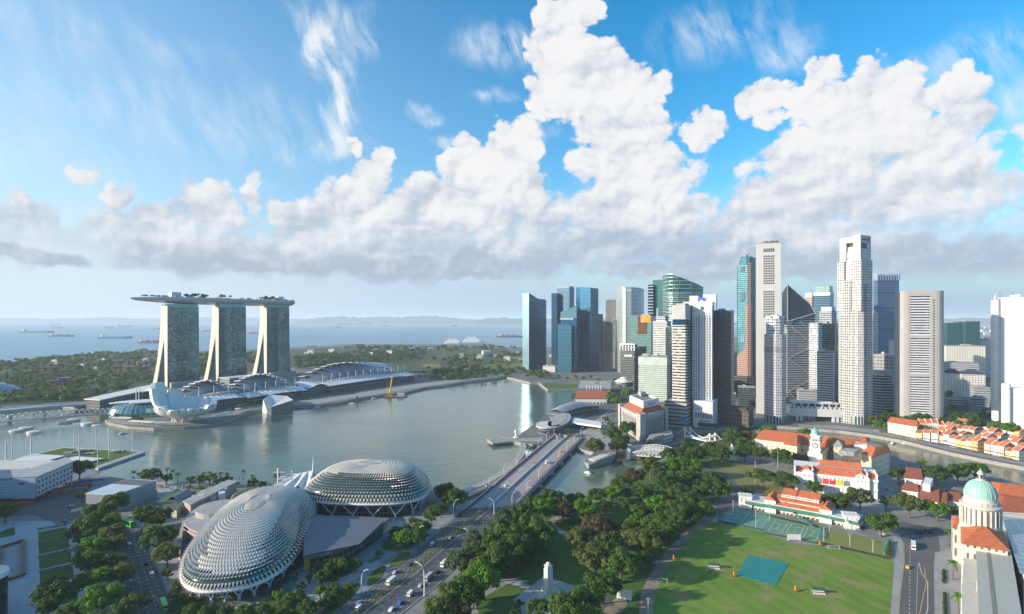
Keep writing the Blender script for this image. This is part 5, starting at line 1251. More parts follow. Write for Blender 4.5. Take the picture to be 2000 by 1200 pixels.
mb=MB();mb.prism(ccw([G(1272,862,13),G(1278,855,13),G(1296,850,13),G(1298,856,13)]),LAND+9,LAND+9.4);mb.build('pool',plain('pool_water',(.03,.10,.16),.1),t)
mb=MB();mb.prism(ccw([G(1288,862,9),G(1290,856,9),G(1314,848,9),G(1315,854,9)]),LAND+5,LAND+5.6);mb.build('awning',M_white,t)
t=thing('pier_hall','white arcaded pier hall with a red roof on the bay edge','hall',(*G(1158,790),LAND))
q=[G(1124,789),G(1185,789),G(1187,777),G(1132,777)]
mb=MB();mb.prism(ccw(q),LAND-1,LAND+9,cw=6);mb.build('wall',facade('arcade_white',(.66,.66,.64),(.06,.06,.06),6,11,.55,.1,.62,.1,.5),t)
mb=MB();zz_=LAND+9;qq=offset(ccw(q),1);
m1,m2=lerp(qq[0],qq[3],.5),lerp(qq[1],qq[2],.5)
mb.face([(*qq[0],zz_),(*qq[1],zz_),(*m2,zz_+9),(*m1,zz_+9)]);mb.face([(*qq[2],zz_),(*qq[3],zz_),(*m1,zz_+9),(*m2,zz_+9)]);mb.face([(*qq[1],zz_),(*qq[2],zz_),(*m2,zz_+9)]);mb.face([(*qq[3],zz_),(*qq[0],zz_),(*m1,zz_+9)]);mb.build('roof',M_redtile,t)
t=thing('bay_hotel','low grey glass hotel block behind the red-roofed pier hall','hotel',(*G(1160,775),LAND))
q=[G(1131,777),G(1192,778),G(1193,762),G(1134,762)]
mb=MB();mb.prism(ccw(q),LAND-1,GZ(753,1150),cw=4);mb.build('wall',facade('grey_hotel_wall',(.25,.26,.27),(.06,.08,.09),4,4.2,.8,.25,.85,.4,.15,.6,.02,.6),t)
mb=MB();mb.prism(offset(ccw(q),1),GZ(753,1150),GZ(751.5,1150));plant_boxes(mb,ccw(q),GZ(751.5,1150),5,3,4);mb.build('roof',M_roof,t)
mb=MB();a,b=q[0],q[1];e=offset(ccw(q),1.0)
fins(mb,lerp(a,b,.25),lerp(a,b,.70),LAND+14,LAND+24,6,1.5,1.5);mb.build('entrance_columns',M_white,t)
t=thing('round_pavilion','white round building with stacked discs like a control tower','building',(*G(1219,760),LAND))
cx,cy=G(1219,764);mb=MB();mb.lathe([(9,LAND),(9,LAND+13),(19,LAND+16),(19.5,LAND+21),(17,LAND+22)],cx,cy,28);mb.build('drum',M_white,t)
mb=MB();mb.lathe([(14,LAND+21.9),(14,LAND+24.5),(8,LAND+24.8),(8,LAND+29),(6,LAND+29.4)],cx,cy,24);mb.build('upper_disc',M_white,t)
mb=MB();mb.lathe([(18.6,LAND+17),(19.9,LAND+17.3),(19.9,LAND+19.3),(18.6,LAND+19.5)],cx,cy,28,cap=False);mb.build('window_band',M_dark,t)
def barrel(label,px0,px1,w0,w1,z0,rise,name='dining_pavilion',n=10,fac_=None):
 a,b=Vector((*G(*px0),0)),Vector((*G(*px1),0));d=(b-a).normalized();nn=Vector((-d.y,d.x,0));o=(a+b)/2
 t=thing(name,label,'pavilion',(o.x,o.y,LAND))
 mb=MB();mb.grid(lambda u,v:tuple(a.lerp(b,u)+nn*((w0+(w1-w0)*u)*(v-.5))+Vector((0,0,LAND+z0+rise*math.sin(math.pi*v)*(.55+.45*math.sin(math.pi*u))+rise*.5*math.sin(math.pi*u)))),n,8,us=(b-a).length,vs=10);mb.build('roof',facade('grey_seam_roof',(.27,.27,.285),(.33,.33,.345),8,30,.94,0,1,.3,.4,.4,0,.05),t)
 p=[tuple((a+nn*(w0*-.45)).xy),tuple((b+nn*(w1*-.45)).xy),tuple((b+nn*(w1*.45)).xy),tuple((a+nn*(w0*.45)).xy)]
 mb=MB();mb.prism(ccw(p),LAND-1,LAND+z0+.3,cw=4);mb.build('glass_wall',fac_ or M_mallglass,t)
 return t
barrel('long curved grey-roofed dining pavilion left of the grand hotel',(1085,818),(1148,802),26,46,10,6)
t=thing('round_rooftop_terrace','oval terrace building with an open pale roof deck beside the bridgehead','building',(*G(1092,828),LAND))
p=inset_smooth([G(1068,832,14),G(1078,815,14),G(1105,805,14),G(1116,812,14),G(1108,826,14),G(1085,834,14)],2)
mb=MB();mb.prism(ccw(p),LAND-1,12,cw=4);mb.build('glass_wall',M_mallglass,t)
mb=MB();mb.prism(offset(ccw(p),1),12,14);mb.build('roof',M_grey,t);mb=MB();mb.prism(offset(ccw(p),-4),13.98,14.4);mb.build('deck',M_terr,t)
t=thing('flat_roof_restaurant','glass restaurant with a flat pale oval roof at the end of the bridge','restaurant',(*G(1070,845),LAND))
p=inset_smooth([G(1045,828,14),G(1060,822,14),G(1090,824,14),G(1096,830,14),G(1080,836,14),G(1050,835,14)],2)
mb=MB();mb.prism(ccw(p),12.5,14,bottom=True);mb.build('roof',plain('pale_roof',(.5,.5,.5),.6),t)
mb=MB();mb.prism(offset(ccw(p),-2.5),LAND-1,12.5,cw=4);mb.build('glass_wall',M_mallglass,t)
t=thing('white_overpass','low white roofed walkway between the dining pavilion and the grand hotel','walkway',(*G(1145,822),LAND))
mb=MB();mb.prism(ccw([G(1117,826,11),G(1120,817,11),G(1176,826,11),G(1174,834,11)]),LAND+5.5,LAND+8,bottom=True);mb.build('deck',M_white,t)
for u in(.1,.5,.9):
 x,y=lerp(G(1118,822,11),G(1175,830,11),u);mb=MB();mb.tube([(x,y,LAND),(x,y,LAND+5.6)],.8,6);mb.build('pillar',M_white,t)
# ---- white steel truss bridge and cable bridge over the river
def truss_bridge():
 a,b=Vector((*G(1232,884,6),6)),Vector((*G(1333,890,6),6));d=(b-a).normalized();n=Vector((-d.y,d.x,0));L=(b-a).length
 t=thing('truss_bridge','white steel arched truss road bridge with stone portals','bridge',tuple((a+b)/2))
 W=11
 mb=MB();mb.prism(ccw([tuple((a-n*W).xy),tuple((b-n*W).xy),tuple((b+n*W).xy),tuple((a+n*W).xy)]),4.2,6,bottom=True);mb.build('deck',plain('asphalt',(.07,.07,.075),.9),t)
 for s in(-1,0,1):
  mb=MB();N_=14;pts=[a.lerp(b,k/N_)+n*(W*s)+Vector((0,0,1.6+6.2*math.sin(math.pi*k/N_))) for k in range(N_+1)]
  low=[a.lerp(b,k/N_)+n*(W*s)+Vector((0,0,-.6)) for k in range(N_+1)]
  for k in range(N_):
   mb.bar(pts[k],pts[k+1],.9,1.0);mb.bar(low[k],low[k+1],.8,1.1);mb.bar(low[k],pts[k],.55,.55);mb.bar(low[k],pts[k+1],.4,.5);mb.bar(pts[k],low[k+1],.4,.5)
  mb.build('truss',M_white,t)
 mb=MB()
 for k in range(3,12):mb.bar(tuple(a.lerp(b,k/14)-n*W+Vector((0,0,1.6+6.2*math.sin(math.pi*k/14)))),tuple(a.lerp(b,k/14)+n*W+Vector((0,0,1.6+6.2*math.sin(math.pi*k/14)))),.4,.4)
 mb.build('cross_bracing',M_white,t)
 for q in(a-d*2,b+d*2):
  for s in(-1,1):
   p=q+n*(W*s);mb=MB();mb.box(p.x,p.y,LAND-3,4,4,10,math.atan2(d.y,d.x));mb.box(p.x,p.y,LAND+6.9,4.8,4.8,1.2,math.atan2(d.y,d.x));mb.lathe([(2.4,LAND+8),(.2,LAND+9.6)],p.x,p.y,4,rot=math.pi/4+math.atan2(d.y,d.x));mb.build('portal_pier',M_white,t)
truss_bridge()
a,b=Vector((*G(1343,850,6),5.5)),Vector((*G(1392,862,6),5.5));d=(b-a).normalized();n=Vector((-d.y,d.x,0));ang=math.atan2(d.y,d.x)
t=thing('cable_bridge','slim white suspension footbridge with chain cables behind the truss bridge','bridge',tuple((a+b)/2))
mb=MB();mb.bar(a-Vector((0,0,.6)),b-Vector((0,0,.6)),8,1.2);mb.build('deck',M_white,t)
for q in(a,b):
 for s in(-1,1):
  p=q+n*4.6*s;mb=MB();mb.box(p.x,p.y,LAND-2,1.6,1.6,13,ang);mb.box(p.x,p.y,LAND+10.9,2.2,2.2,.8,ang);mb.build('tower',M_white,t)
for s in(-1,1):
 mb=MB();pts=[tuple(a.lerp(b,k/12)+n*4.6*s+Vector((0,0,1+8.5*(2*k/12-1)**2))) for k in range(13)];mb.tube(pts,.45,5);
 mb.build('chain',M_white,t)
 mb=MB();mb.tube([tuple(a+n*4.6*s+Vector((0,0,9.5))),tuple(a-d*14+n*4.6*s)],.35,4);mb.tube([tuple(b+n*4.6*s+Vector((0,0,9.5))),tuple(b+d*14+n*4.6*s)],.35,4)
 for k in range(1,12):mb.tube([pts[k],(pts[k][0],pts[k][1],5.5)],.12,3,caps=False)
 mb.build('hangers',M_white,t)
# ---- white concert hall with clock tower
M_wwall=facade('white_stucco_bays',(.67,.66,.64),(.36,.37,.38),3.0,7.5,.36,.25,.62,.1,.5,.65,.0,.25)
M_stucco=plain('white_stucco',(.69,.68,.66),.65,var=.04)
M_cream=facade('cream_window_wall',(.66,.58,.42),(.18,.17,.15),5.2,5.5,.26,.3,.58,.1,.3,.7,.0,.4)
def gable(mb,p,z,rise,mroof=0,hip=0.0,over=.8,axis=0):
 """pitched roof over quad p (ccw), ridge along edge 0-1 (axis 0) or 1-2"""
 q=offset(ccw(p),over)
 if axis:q=q[1:]+q[:1]
 m1,m2=lerp(q[0],q[3],.5),lerp(q[1],q[2],.5);a,b=lerp(m1,m2,hip),lerp(m2,m1,hip)
 mb.face([(*q[0],z),(*q[1],z),(*b,z+rise),(*a,z+rise)],None,mroof);mb.face([(*q[2],z),(*q[3],z),(*a,z+rise),(*b,z+rise)],None,mroof)
 mb.face([(*q[1],z),(*q[2],z),(*b,z+rise)],None,mroof);mb.face([(*q[3],z),(*q[0],z),(*a,z+rise)],None,mroof)
 mb.face([(*x,z) for x in q][::-1],None,mroof)
t=thing('concert_hall','white stucco concert hall with orange tile roofs and coloured banners','concert hall',(*G(1640,930),LAND))
A,B=G(1552,957),G(1714,976) # front edge on the ground
fd=Vector((B[0]-A[0],B[1]-A[1],0));Lf=fd.length;fd.normalize();fn=Vector((-fd.y,fd.x,0))
if fn.y<0:fn=-fn
def V(u,v):p=Vector((*A,0))+fd*u+fn*v;return(p.x,p.y)
def vr(u0,u1,v0,v1):return[V(u0,v0),V(u1,v0),V(u1,v1),V(u0,v1)]
H1=19.5
Wd=Lf
mb=MB();mb.prism(vr(0,Wd,0,46),LAND-1,H1,cw=3);mb.build('wall',M_wwall,t)
mb=MB();mb.prism(offset(vr(0,Wd,0,46),.6),H1-1,H1+.6,bottom=True);mb.prism(offset(vr(0,Wd,0,46),.5),LAND+7.5,LAND+8.3,bottom=True);mb.build('cornice',M_stucco,t)
mb=MB();gable(mb,vr(Wd*.22,Wd*.88,2,20),H1+.6,4.6,0,0,.3);mb.build('front_roof',M_orange,t)
mb=MB();gable(mb,vr(1,Wd*.23,2,17),H1+.6,3.6,0,0.05,.2);mb.build('wing_roof',M_orange,t);mb=MB();gable(mb,vr(Wd*.87,Wd-1,2,17),H1+.6,3.6,0,.05,.2);mb.build('wing_roof',M_orange,t)
mb=MB();gable(mb,vr(Wd*.34,Wd*.86,27,45),H1+1,5,0,0,.3);mb.build('rear_roof',M_orange,t)
mb=MB();mb.prism(vr(Wd*.30,Wd*.9,20.6,26.4),H1,H1+2.6);mb.build('link_wall',M_stucco,t)
mb=MB();mb.prism(vr(Wd*.31,Wd*.89,21,26),H1+2.6,H1+3.0,cw=2.4);mb.build('skylight',facade('skylight_bars',(.6,.6,.6),(.06,.09,.11),2.4,30,.6,0,1),t)
for u0,u1 in((.10,.24),(.745,.905)):
 mb=MB();mb.prism(vr(Wd*u0,Wd*u1,-3,1),LAND-1,H1+1,cw=2.6)
 c0=V(Wd*(u0+u1)/2,-3);rr_=Wd*(u1-u0)/2
 for d0,d1 in((0,5),):
  arc=[(-math.cos(math.pi*k/12),math.sin(math.pi*k/12)) for k in range(13)]
  f_=[(*V(Wd*(u0+u1)/2+rr_*x,-3.05),H1+1+rr_*.62*y) for x,y in arc];b_=[(*V(Wd*(u0+u1)/2+rr_*x,2),H1+1+rr_*.62*y) for x,y in arc]
  mb.face(f_);mb.face(b_[::-1]);mb.loft([f_,b_],closed=False)
 pv=mb.build('pavilion_front',M_wwall,t)
 mb=MB();gable(mb,vr(Wd*u0+2,Wd*u1-2,1.9,11),H1+1.2,4.5,0,0,.1,1);mb.build('roof',M_orange,pv)
for u in(.0,.235,.885,.995):
 for v in(2,10,18):
  pass
for u in(.005,.225,.885,.995):mb=MB();mb.prism(vr(Wd*u-.5,Wd*u+.5,.5,19.5),H1+.5,H1+5.2);mb.build('parapet_wall',M_stucco,t)
ban=[('green_banner',(.16,.25,.20),.30),('red_banner',(.60,.04,.06),.385),('red_banner',(.62,.02,.03),.47),('yellow_banner',(.72,.45,.02),.555),('green_banner',(.13,.20,.17),.64)]
for nm,col,u in ban:
 mb=MB();mb.box(*V(Wd*u,-.25),LAND+7.2,4.4,.3,5.6,math.atan2(fd.y,fd.x));bo=mb.build(nm,plain(nm+'_%d'%int(u*100),col,.7,var=.05),t)
 if abs(u-.47)<.01:
  pz=[(.9,15.9),(-.9,15.6),(-.9,14.4),(.9,13.6),(.9,12.5),(-1,12.1)];mb=MB()
  for(x0,z0),(x1,z1) in zip(pz[:-1],pz[1:]):mb.bar((*V(Wd*u+x0,-.5),LAND+z0),(*V(Wd*u+x1,-.5),LAND+z1),.2,.55)
  mb.build('emblem',M_stucco,bo)
mb=MB()
for k in range(9):
 u=.30+k*.05;mb.prism(vr(Wd*u,Wd*u+2.6,-1.2,-.6),LAND,LAND+6.5)
mb.prism(vr(Wd*.29,Wd*.74,-2,-.3),LAND+6.5,LAND+7.6,bottom=True);mb.build('porch_arcade',M_stucco,t)
cx,cy=G(1591,935);cx,cy=V(Wd*.26,23);
cy=590.0;cx=GX(1591.5,cy);zt=lambda py:GZ(py,cy)
t=thing('clock_tower','white clock tower with a small green copper dome in front of the orange roofs','clock tower',(cx,cy,LAND))
ang=math.atan2(fd.y,fd.x)
mb=MB();mb.box(cx,cy,LAND-1,9.6,9.6,zt(876)-LAND+1,ang);mb.box(cx,cy,LAND,13,13,14,ang);mb.build('shaft',M_stucco,t)
mb=MB()
for y0,w in((876,10.8),(862,9.6),(851,9.2)):mb.box(cx,cy,zt(y0)-.6,w,w,1.2,ang)
mb.build('cornice',M_stucco,t)
mb=MB();mb.box(cx,cy,zt(876),8.9,8.9,zt(862)-zt(876),ang);mb.box(cx,cy,zt(862)+.5,7.8,7.8,zt(852)-zt(862)-.6,ang);mb.lathe([(4.0,zt(851)+.5),(3.8,zt(848)),(3.9,zt(847.5))],cx,cy,8);mb.build('belfry',M_stucco,t)
mb=MB()
c_,s_=math.cos(ang),math.sin(ang)
def onface(fx,fz,dist,side=0):
 a=ang-math.pi/2 if side==0 else ang+math.pi;a2=a+math.pi/2
 return(cx+math.cos(a)*dist+math.cos(a2)*fx,cy+math.sin(a)*dist+math.sin(a2)*fx,fz)
for sd in(0,1):
 for k in(-1,0,1):
  mb.face([onface(k*2.0-.6,zt(861.5),4.55,sd),onface(k*2.0+.6,zt(861.5),4.55,sd),onface(k*2.0+.6,zt(854)-1.2,4.55,sd),onface(k*2.0-.6,zt(854)-1.2,4.55,sd)])
mb.build('louvre',M_grey,t)
for sd in(0,1):
 mb=MB();mb.face([onface(2.7*math.cos(2*math.pi*k/24),zt(869)+2.7*math.sin(2*math.pi*k/24),4.9,sd) for k in range(24)]);ck=mb.build('clock_face',plain('clock_dark',(.10,.10,.11),.5),t)
 mb=MB();mb.face([onface(2.0*math.cos(2*math.pi*k/24),zt(869)+2.0*math.sin(2*math.pi*k/24),4.96,sd) for k in range(24)]);mb.build('dial',M_white,ck)
 mb=MB();mb.bar(onface(0,zt(869),5.05,sd),onface(.2,zt(869)+1.7,5.05,sd),.1,.35);mb.bar(onface(0,zt(869),5.05,sd),onface(-1.1,zt(869)-.6,5.05,sd),.1,.4);mb.build('hands',M_dark,ck)
mb=MB();mb.lathe([(3.7,zt(847.5)),(3.5,zt(844)),(2.8,zt(840.5)),(1.6,zt(838)),(.5,zt(837)),(.25,zt(834))],cx,cy,16);mb.build('dome',plain('green_copper',(.24,.45,.38),.6,var=.1),t,smooth=True)
def block(label,p,zr,rise,wall,roof=None,name='building',cat='building',hip=.22,axis=0,cw=5.2,trim=True):
 p=ccw(p);cx_=sum(q[0] for q in p)/4;cy_=sum(q[1] for q in p)/4
 t=thing(name,label,cat,(cx_,cy_,LAND))
 mb=MB();mb.prism(p,LAND-1,zr,cw=cw);mb.build('wall',wall,t)
 if trim:mb=MB();mb.prism(offset(p,.7),zr-.5,zr+.25,bottom=True);mb.build('cornice',M_stucco,t)
 mb=MB();gable(mb,p,zr+.26,rise,0,hip,1.0,axis);mb.build('roof',roof or M_orange,t)
 return t
z0=LAND+15
t=block('long cream museum wing with orange hip roof left of the clock tower',[G(1475,884),G(1583,899),G(1600,880),G(1490,866)],z0,7,M_cream,hip=.12,name='museum_wing',cat='museum')
mb=MB()
def roofpatch(p,z,rise,hip=.3,axis=0,parent=t,nm='roof'):mb=MB();gable(mb,p,z,rise,0,hip,.5,axis);return mb.build(nm,M_orange,parent)
wg=ccw([G(1530,872,20),G(1556,876,20),G(1572,856,20),G(1548,852,20)])
mb=MB();mb.prism(wg,LAND,z0+3,cw=5);mb.build('rear_wing',M_cream,t);roofpatch(wg,z0+3.1,6.5)
t=block('cream museum range with orange roofs right of the clock tower',[G(1600,896,10),G(1690,897,10),G(1698,876,10),G(1612,868,10)],z0,7,M_cream,hip=.15,name='museum_wing',cat='museum')
for q,zz_ in(([G(1606,893,18),G(1622,880,18),G(1638,868,18),G(1618,868,18)],z0+4.5),([G(1682,895,18),G(1700,903,18),G(1728,893,18),G(1708,881,18)],z0+4)):
 q=ccw(q);mb=MB();mb.prism(q,LAND,zz_,cw=5);mb.build('side_wing',M_cream,t);roofpatch(q,zz_+.1,6,.25,0,t)
q=ccw([G(1628,880,22),G(1645,881,22),G(1645,873,22),G(1630,872,22)]);mb=MB();mb.prism(q,LAND,LAND+22,cw=4);mb.build('cupola',M_cream,t);mb=MB();gable(mb,q,LAND+22,5,0,.48,.4);mb.build('cupola_roof',plain('grey_green_roof',(.3,.36,.32),.6),t)
q=ccw([G(1668,880,18),G(1693,882,18),G(1702,869,18),G(1678,866,18)]);mb=MB();mb.prism(q,LAND,LAND+20,cw=5);mb.build('white_block',M_stucco,t);q2=qd(q,.3,.9,.3,.95);roofpatch(q2,LAND+20,5,.4,0,t)
mb=MB();mb.prism(ccw([G(1638,893,22),G(1668,896,22),G(1680,890,22),G(1650,887,22)]),z0+5,z0+9.2);mb.build('flat_roof',M_roof,t)
t=block('tall cream museum end block with orange roof by the river',[G(1702,930,8),G(1738,915,8),G(1733,902,8),G(1696,912,8)],LAND+20,5,M_cream,hip=.3,name='museum_wing',cat='museum')
# ---- cricket club house
t=thing('club_house','long club house with stepped orange roofs and green awnings beside the tennis courts','club house',(*G(1560,1000),LAND))
Pc=[Vector((*G(*q),0)) for q in((1456,994),(1525,1006),(1590,1018),(1676,1037))]
def strip(P,w0,w1,z0,z1,mb,m=0):
 for i in range(len(P)-1):
  d=(P[i+1]-P[i]).normalized();n=Vector((-d.y,d.x,0));mb.prism(ccw([tuple((P[i]+n*w0).xy),tuple((P[i+1]+n*w0).xy),tuple((P[i+1]+n*w1).xy),tuple((P[i]+n*w1).xy)]),z0-.01*i,z1-.01*i,cw=3,bottom=True)
mb=MB();strip(Pc,3,16,LAND-1,LAND+6.5,mb);mb.build('wall',facade('club_wall',(.55,.54,.50),(.06,.07,.06),3,7,.7,.1,.75,.2,.4),t)
mb=MB();strip(Pc,-1,17,LAND+6.5,LAND+7.3,mb);mb.build('veranda_roof',plain('pale_roof',(.5,.5,.5),.6),t)
mb=MB();strip(Pc,-1.2,-.9,LAND+4.2,LAND+6.6,mb);mb.build('awning',plain('green_awning',(.03,.16,.11),.7),t)
mid=[Pc[0].lerp(Pc[1],.82),Pc[1].lerp(Pc[2],.4),Pc[2].lerp(Pc[3],.16)]
for k,(w0,w1,zz_,rise,f) in enumerate(((-.5,7,LAND+7.4,2.4,0),(3.5,13,LAND+10,2.5,.0),(8,20,LAND+12.5,3.6,.12))):
 for i in range(2):
  a,b=(mid[i],mid[i+1]);
  if k==2:a=a.lerp(b,.25) if i==0 else a;b=b.lerp(a,.15) if i==1 else b
  d=(b-a).normalized();n=Vector((-d.y,d.x,0))
  mb=MB();mb.face([(*(a+n*w0).xy,zz_),(*(b+n*w0).xy,zz_),(*(b+n*w1).xy,zz_+rise),(*(a+n*w1).xy,zz_+rise)])
  if k==2:mb.face([(*(a+n*w1).xy,zz_+rise),(*(b+n*w1).xy,zz_+rise),(*(b+n*(w1+9)).xy,zz_),(*(a+n*(w1+9)).xy,zz_)]);mb.face([(*(b+n*w0).xy,zz_),(*(b+n*(w1+9)).xy,zz_),(*(b+n*w1).xy,zz_+rise)]);mb.face([(*(a+n*(w1+9)).xy,zz_),(*(a+n*w0).xy,zz_),(*(a+n*w1).xy,zz_+rise)])
  mb.build('roof',M_orange,t)
  mb=MB();mb.prism(ccw([tuple((a+n*(w0+1)).xy),tuple((b+n*(w0+1)).xy),tuple((b+n*18).xy),tuple((a+n*18).xy)]),LAND+6,zz_-.2+.5*k,cw=3);mb.build('upper_wall',M_wwall,t)
for q,u in((mid[0],-1),(mid[2],1)):
 i=0 if u<0 else 1;d=(mid[i+1]-mid[i]).normalized();n=Vector((-d.y,d.x,0));o=q+d*u*3
 pp=ccw([tuple((o-d*4).xy),tuple((o+d*4).xy),tuple((o+d*4+n*17).xy),tuple((o-d*4+n*17).xy)])
 mb=MB();mb.prism(pp,LAND,LAND+10,cw=3);mb.build('pavilion',M_wwall,t);mb=MB();gable(mb,pp,LAND+10,3.0,0,0,.4,1 if abs((pp[1][0]-pp[0][0]))>abs(pp[1][1]-pp[0][1]) else 0);mb.build('roof',M_orange,t)
for o in(Pc[0].lerp(Pc[1],.08),Pc[3].lerp(Pc[2],.06)):
 mb=MB();mb.box(o.x,o.y+6,LAND-1,9,10,10,-.3);mb.box(o.x,o.y+6,LAND+8.9,10,11,.8,-.3);mb.build('end_block',M_wwall,t)
# ---- domed court building at the right
cx,cy=GX(1915,352),352;zz=lambda py:GZ(py,cy)
t=thing('domed_court','stone court building with a green copper dome and orange roofs at the right edge','court house',(cx,cy,LAND))
M_lstone=plain('pale_court_stone',(.50,.48,.43),.75,var=.07,scale=.3)
R1=8.7
mb=MB();mb.lathe([(R1+3,LAND),(R1+3,zz(1035)),(R1+1.6,zz(1030)),(R1+1.6,zz(1022)),(R1+.4,zz(1021)),(R1+.4,zz(990)),(R1+1.8,zz(988)),(R1+1.8,zz(984)),(R1+.2,zz(983)),(R1+.2,zz(977)),(R1-.3,zz(976)),(R1-.6,zz(968))],cx,cy,40);mb.build('drum',M_lstone,t)
for k in range(24):
 a=2*math.pi*k/24+.1;mb=MB();mb.tube([(cx+(R1+1.3)*math.cos(a),cy+(R1+1.3)*math.sin(a),zz(1021)),(cx+(R1+1.3)*math.cos(a),cy+(R1+1.3)*math.sin(a),zz(990))],.42,6);mb.build('column',M_lstone,t)
for k in range(12):
 a=2*math.pi*(k+.5)/12+.1;mb=MB();mb.box(cx+(R1+.32)*math.cos(a),cy+(R1+.32)*math.sin(a),zz(1016),.5,1.5,zz(998)-zz(1016),a);mb.build('drum_window',M_grey,t)
for k in range(20):
 a=2*math.pi*k/20;mb=MB();mb.box(cx+(R1+.1)*math.cos(a),cy+(R1+.1)*math.sin(a),zz(982),.5,.9,1.5,a);mb.build('attic_window',M_grey,t)
M_cop=plain('dome_copper',(.26,.47,.39),.55,var=.12,scale=.4)
prof=[((R1-.4)*math.cos(q)**.9,zz(969)+(zz(937)-zz(969))*math.sin(q)) for q in[math.pi/2*k/12*.93 for k in range(13)]]
mb=MB();mb.lathe(prof,cx,cy,40);dm=mb.build('dome',M_cop,t,smooth=True)
for k in range(20):
 a=2*math.pi*k/20;mb=MB();mb.tube([(cx+(r_+.05)*math.cos(a),cy+(r_+.05)*math.sin(a),z_) for r_,z_ in prof],.16,4,caps=False);mb.build('dome_rib',M_cop,dm)
mb=MB();mb.lathe([(2.6,zz(939)),(2.6,zz(936)),(1.5,zz(935.5)),(1.5,zz(926)),(2.0,zz(925.5)),(1.7,zz(924))],cx,cy,14);ln=mb.build('lantern',M_lstone,t)
mb=MB();mb.lathe([(1.6,zz(924)),(1.3,zz(921)),(.3,zz(918.5)),(.12,zz(914))],cx,cy,12);mb.build('lantern_cap',M_cop,ln)
mb=MB()
for k in range(6):
 a=2*math.pi*k/6;mb.box(cx+1.5*math.cos(a),cy+1.5*math.sin(a),zz(934),.3,.8,2.2,a)
mb.build('lantern_opening',M_dark,ln)
zr_=28.0
def GR(px,py,z):return G(px,py,z)
pA=[GR(1858,1005,27),GR(1876,1008,27),GR(1880,1040,27),GR(1862,1032,27)]
pB=[GR(1880,1062,27),GR(1972,1077,27),GR(1952,1022,27),GR(1878,1024,27)]
mb=MB();gable(mb,pB,27,4.5,0,.42,.6);mb.build('orange_roof',M_orange,t)
mb=MB();gable(mb,[GR(1859,1008,26),GR(1893,1012,26),GR(1893,1030,26),GR(1861,1030,26)],26,3,0,.3,.3);mb.build('orange_roof',M_orange,t)
mb=MB();mb.prism(offset(ccw(pB),-.8),LAND-1,26.8,cw=3.4);mb.build('wall',facade('court_bays',(.50,.48,.43),(.10,.11,.11),3.4,8,.36,.15,.75,.1,.4),t)
mb=MB();mb.prism(ccw([GR(1858,1006,26),GR(1895,1010,26),GR(1895,1036,26),GR(1861,1032,26)]),LAND-1,25.8,cw=3.4);mb.build('side_wing',facade('court_bays',0,0,1,1,1,0,1),t)
q=[GR(1888,1068,21),GR(1893,1200,21),GR(1912,1240,21),GR(1935,1240,21),GR(1922,1200,21),GR(1900,1070,21)]
mb=MB()
lw=[GR(1884,1066,20),GR(1878,1150,20),GR(1882,1290,20),GR(1960,1290,20),GR(1935,1150,20),GR(1920,1070,20)]
mb.prism(ccw(lw),LAND-1,19,cw=3.4);mb.build('front_wall',M_lstone,t)
cl=[GR(1893,1085,20),GR(1884,1260,20)]
for k in range(8):
 x,y=lerp(GR(1884,1092,19),GR(1883,1240,19),k/7);mb=MB();mb.tube([(x-.8,y,LAND),(x-.8,y,18.6)],.75,8);mb.build('portico_column',M_lstone,t)
M_canvas=facade('grey_ribbed_roof',(.40,.38,.31),(.44,.42,.35),.9,50,.82,0,1,.2,.5,.5,0,.08)
M_canvasd=plain('dark_roof_strip',(.20,.19,.16),.7)
za_=24
rf=[GR(1906,1070,za_),GR(1975,1078,za_),GR(2010,1290,za_-1),GR(1915,1290,za_-1)]
mb=MB();mb.face([(*rf[0],za_),(*rf[3],za_),(*rf[2],za_),(*rf[1],za_)]);mb.face([(*rf[0],za_-2),(*rf[3],za_-2),(*rf[3],za_),(*rf[0],za_)]);mb.build('ribbed_roof',M_canvas,t)
mb=MB();mb.face([(*lerp(rf[0],rf[1],.30),za_+.12),(*lerp(rf[3],rf[2],.34),za_+.12),(*lerp(rf[3],rf[2],.46),za_+.12),(*lerp(rf[0],rf[1],.40),za_+.12)]);mb.build('roof_strip',M_canvasd,t)
mb=MB();mb.prism([GR(1908,1072,22),GR(1972,1079,22),GR(2004,1280,22),GR(1925,1280,22)][::-1] if 0 else ccw([GR(1908,1072,22),GR(1972,1079,22),GR(2004,1280,22),GR(1925,1280,22)]),LAND-1,21.9,cw=3);mb.build('nave',M_lstone,t)
t=thing('glazed_roof_link','blue-grey glazed grid roof beside the green dome at the right edge','roof',(*G(1990,1060),LAND))
gr=[GR(1957,1008,25),GR(2080,1025,25),GR(2140,1160,25),GR(1992,1120,25)]
mb=MB();mb.face([(*gr[0],25),(*gr[3],25),(*gr[2],25),(*gr[1],25)],[(0,0),(0,60),(70,60),(70,0)]);mb.build('glazed_roof',facade('roof_glazing',(.36,.42,.46),(.16,.22,.26),1.1,4.5,.78,.06,.94,.4,.2,.4,.01,.2),t)
mb=MB();mb.prism(offset(ccw(gr),-1.5),LAND-1,24.6,cw=3);mb.build('wall',M_lstone,t)
t=block('long white range with an orange roof behind the green dome',[G(1950,990,10),G(2120,1012,10),G(2110,975,10),G(1938,958,10)],LAND+13,5,facade('white_range_wall',(.66,.65,.62),(.06,.07,.08),4.6,6,.62,.3,.75,.2,.3),hip=.08,name='white_range')
t=block('brown-roofed hall right of the green dome',[G(1950,1016,12),G(2020,1020,12),G(2010,990,12),G(1944,980,12)],LAND+14,5,M_lstone,M_redtile,name='hall',cat='hall',hip=.25)
M_brown=plain('brown_tile',(.26,.085,.045),.8,var=.2,scale=.5)
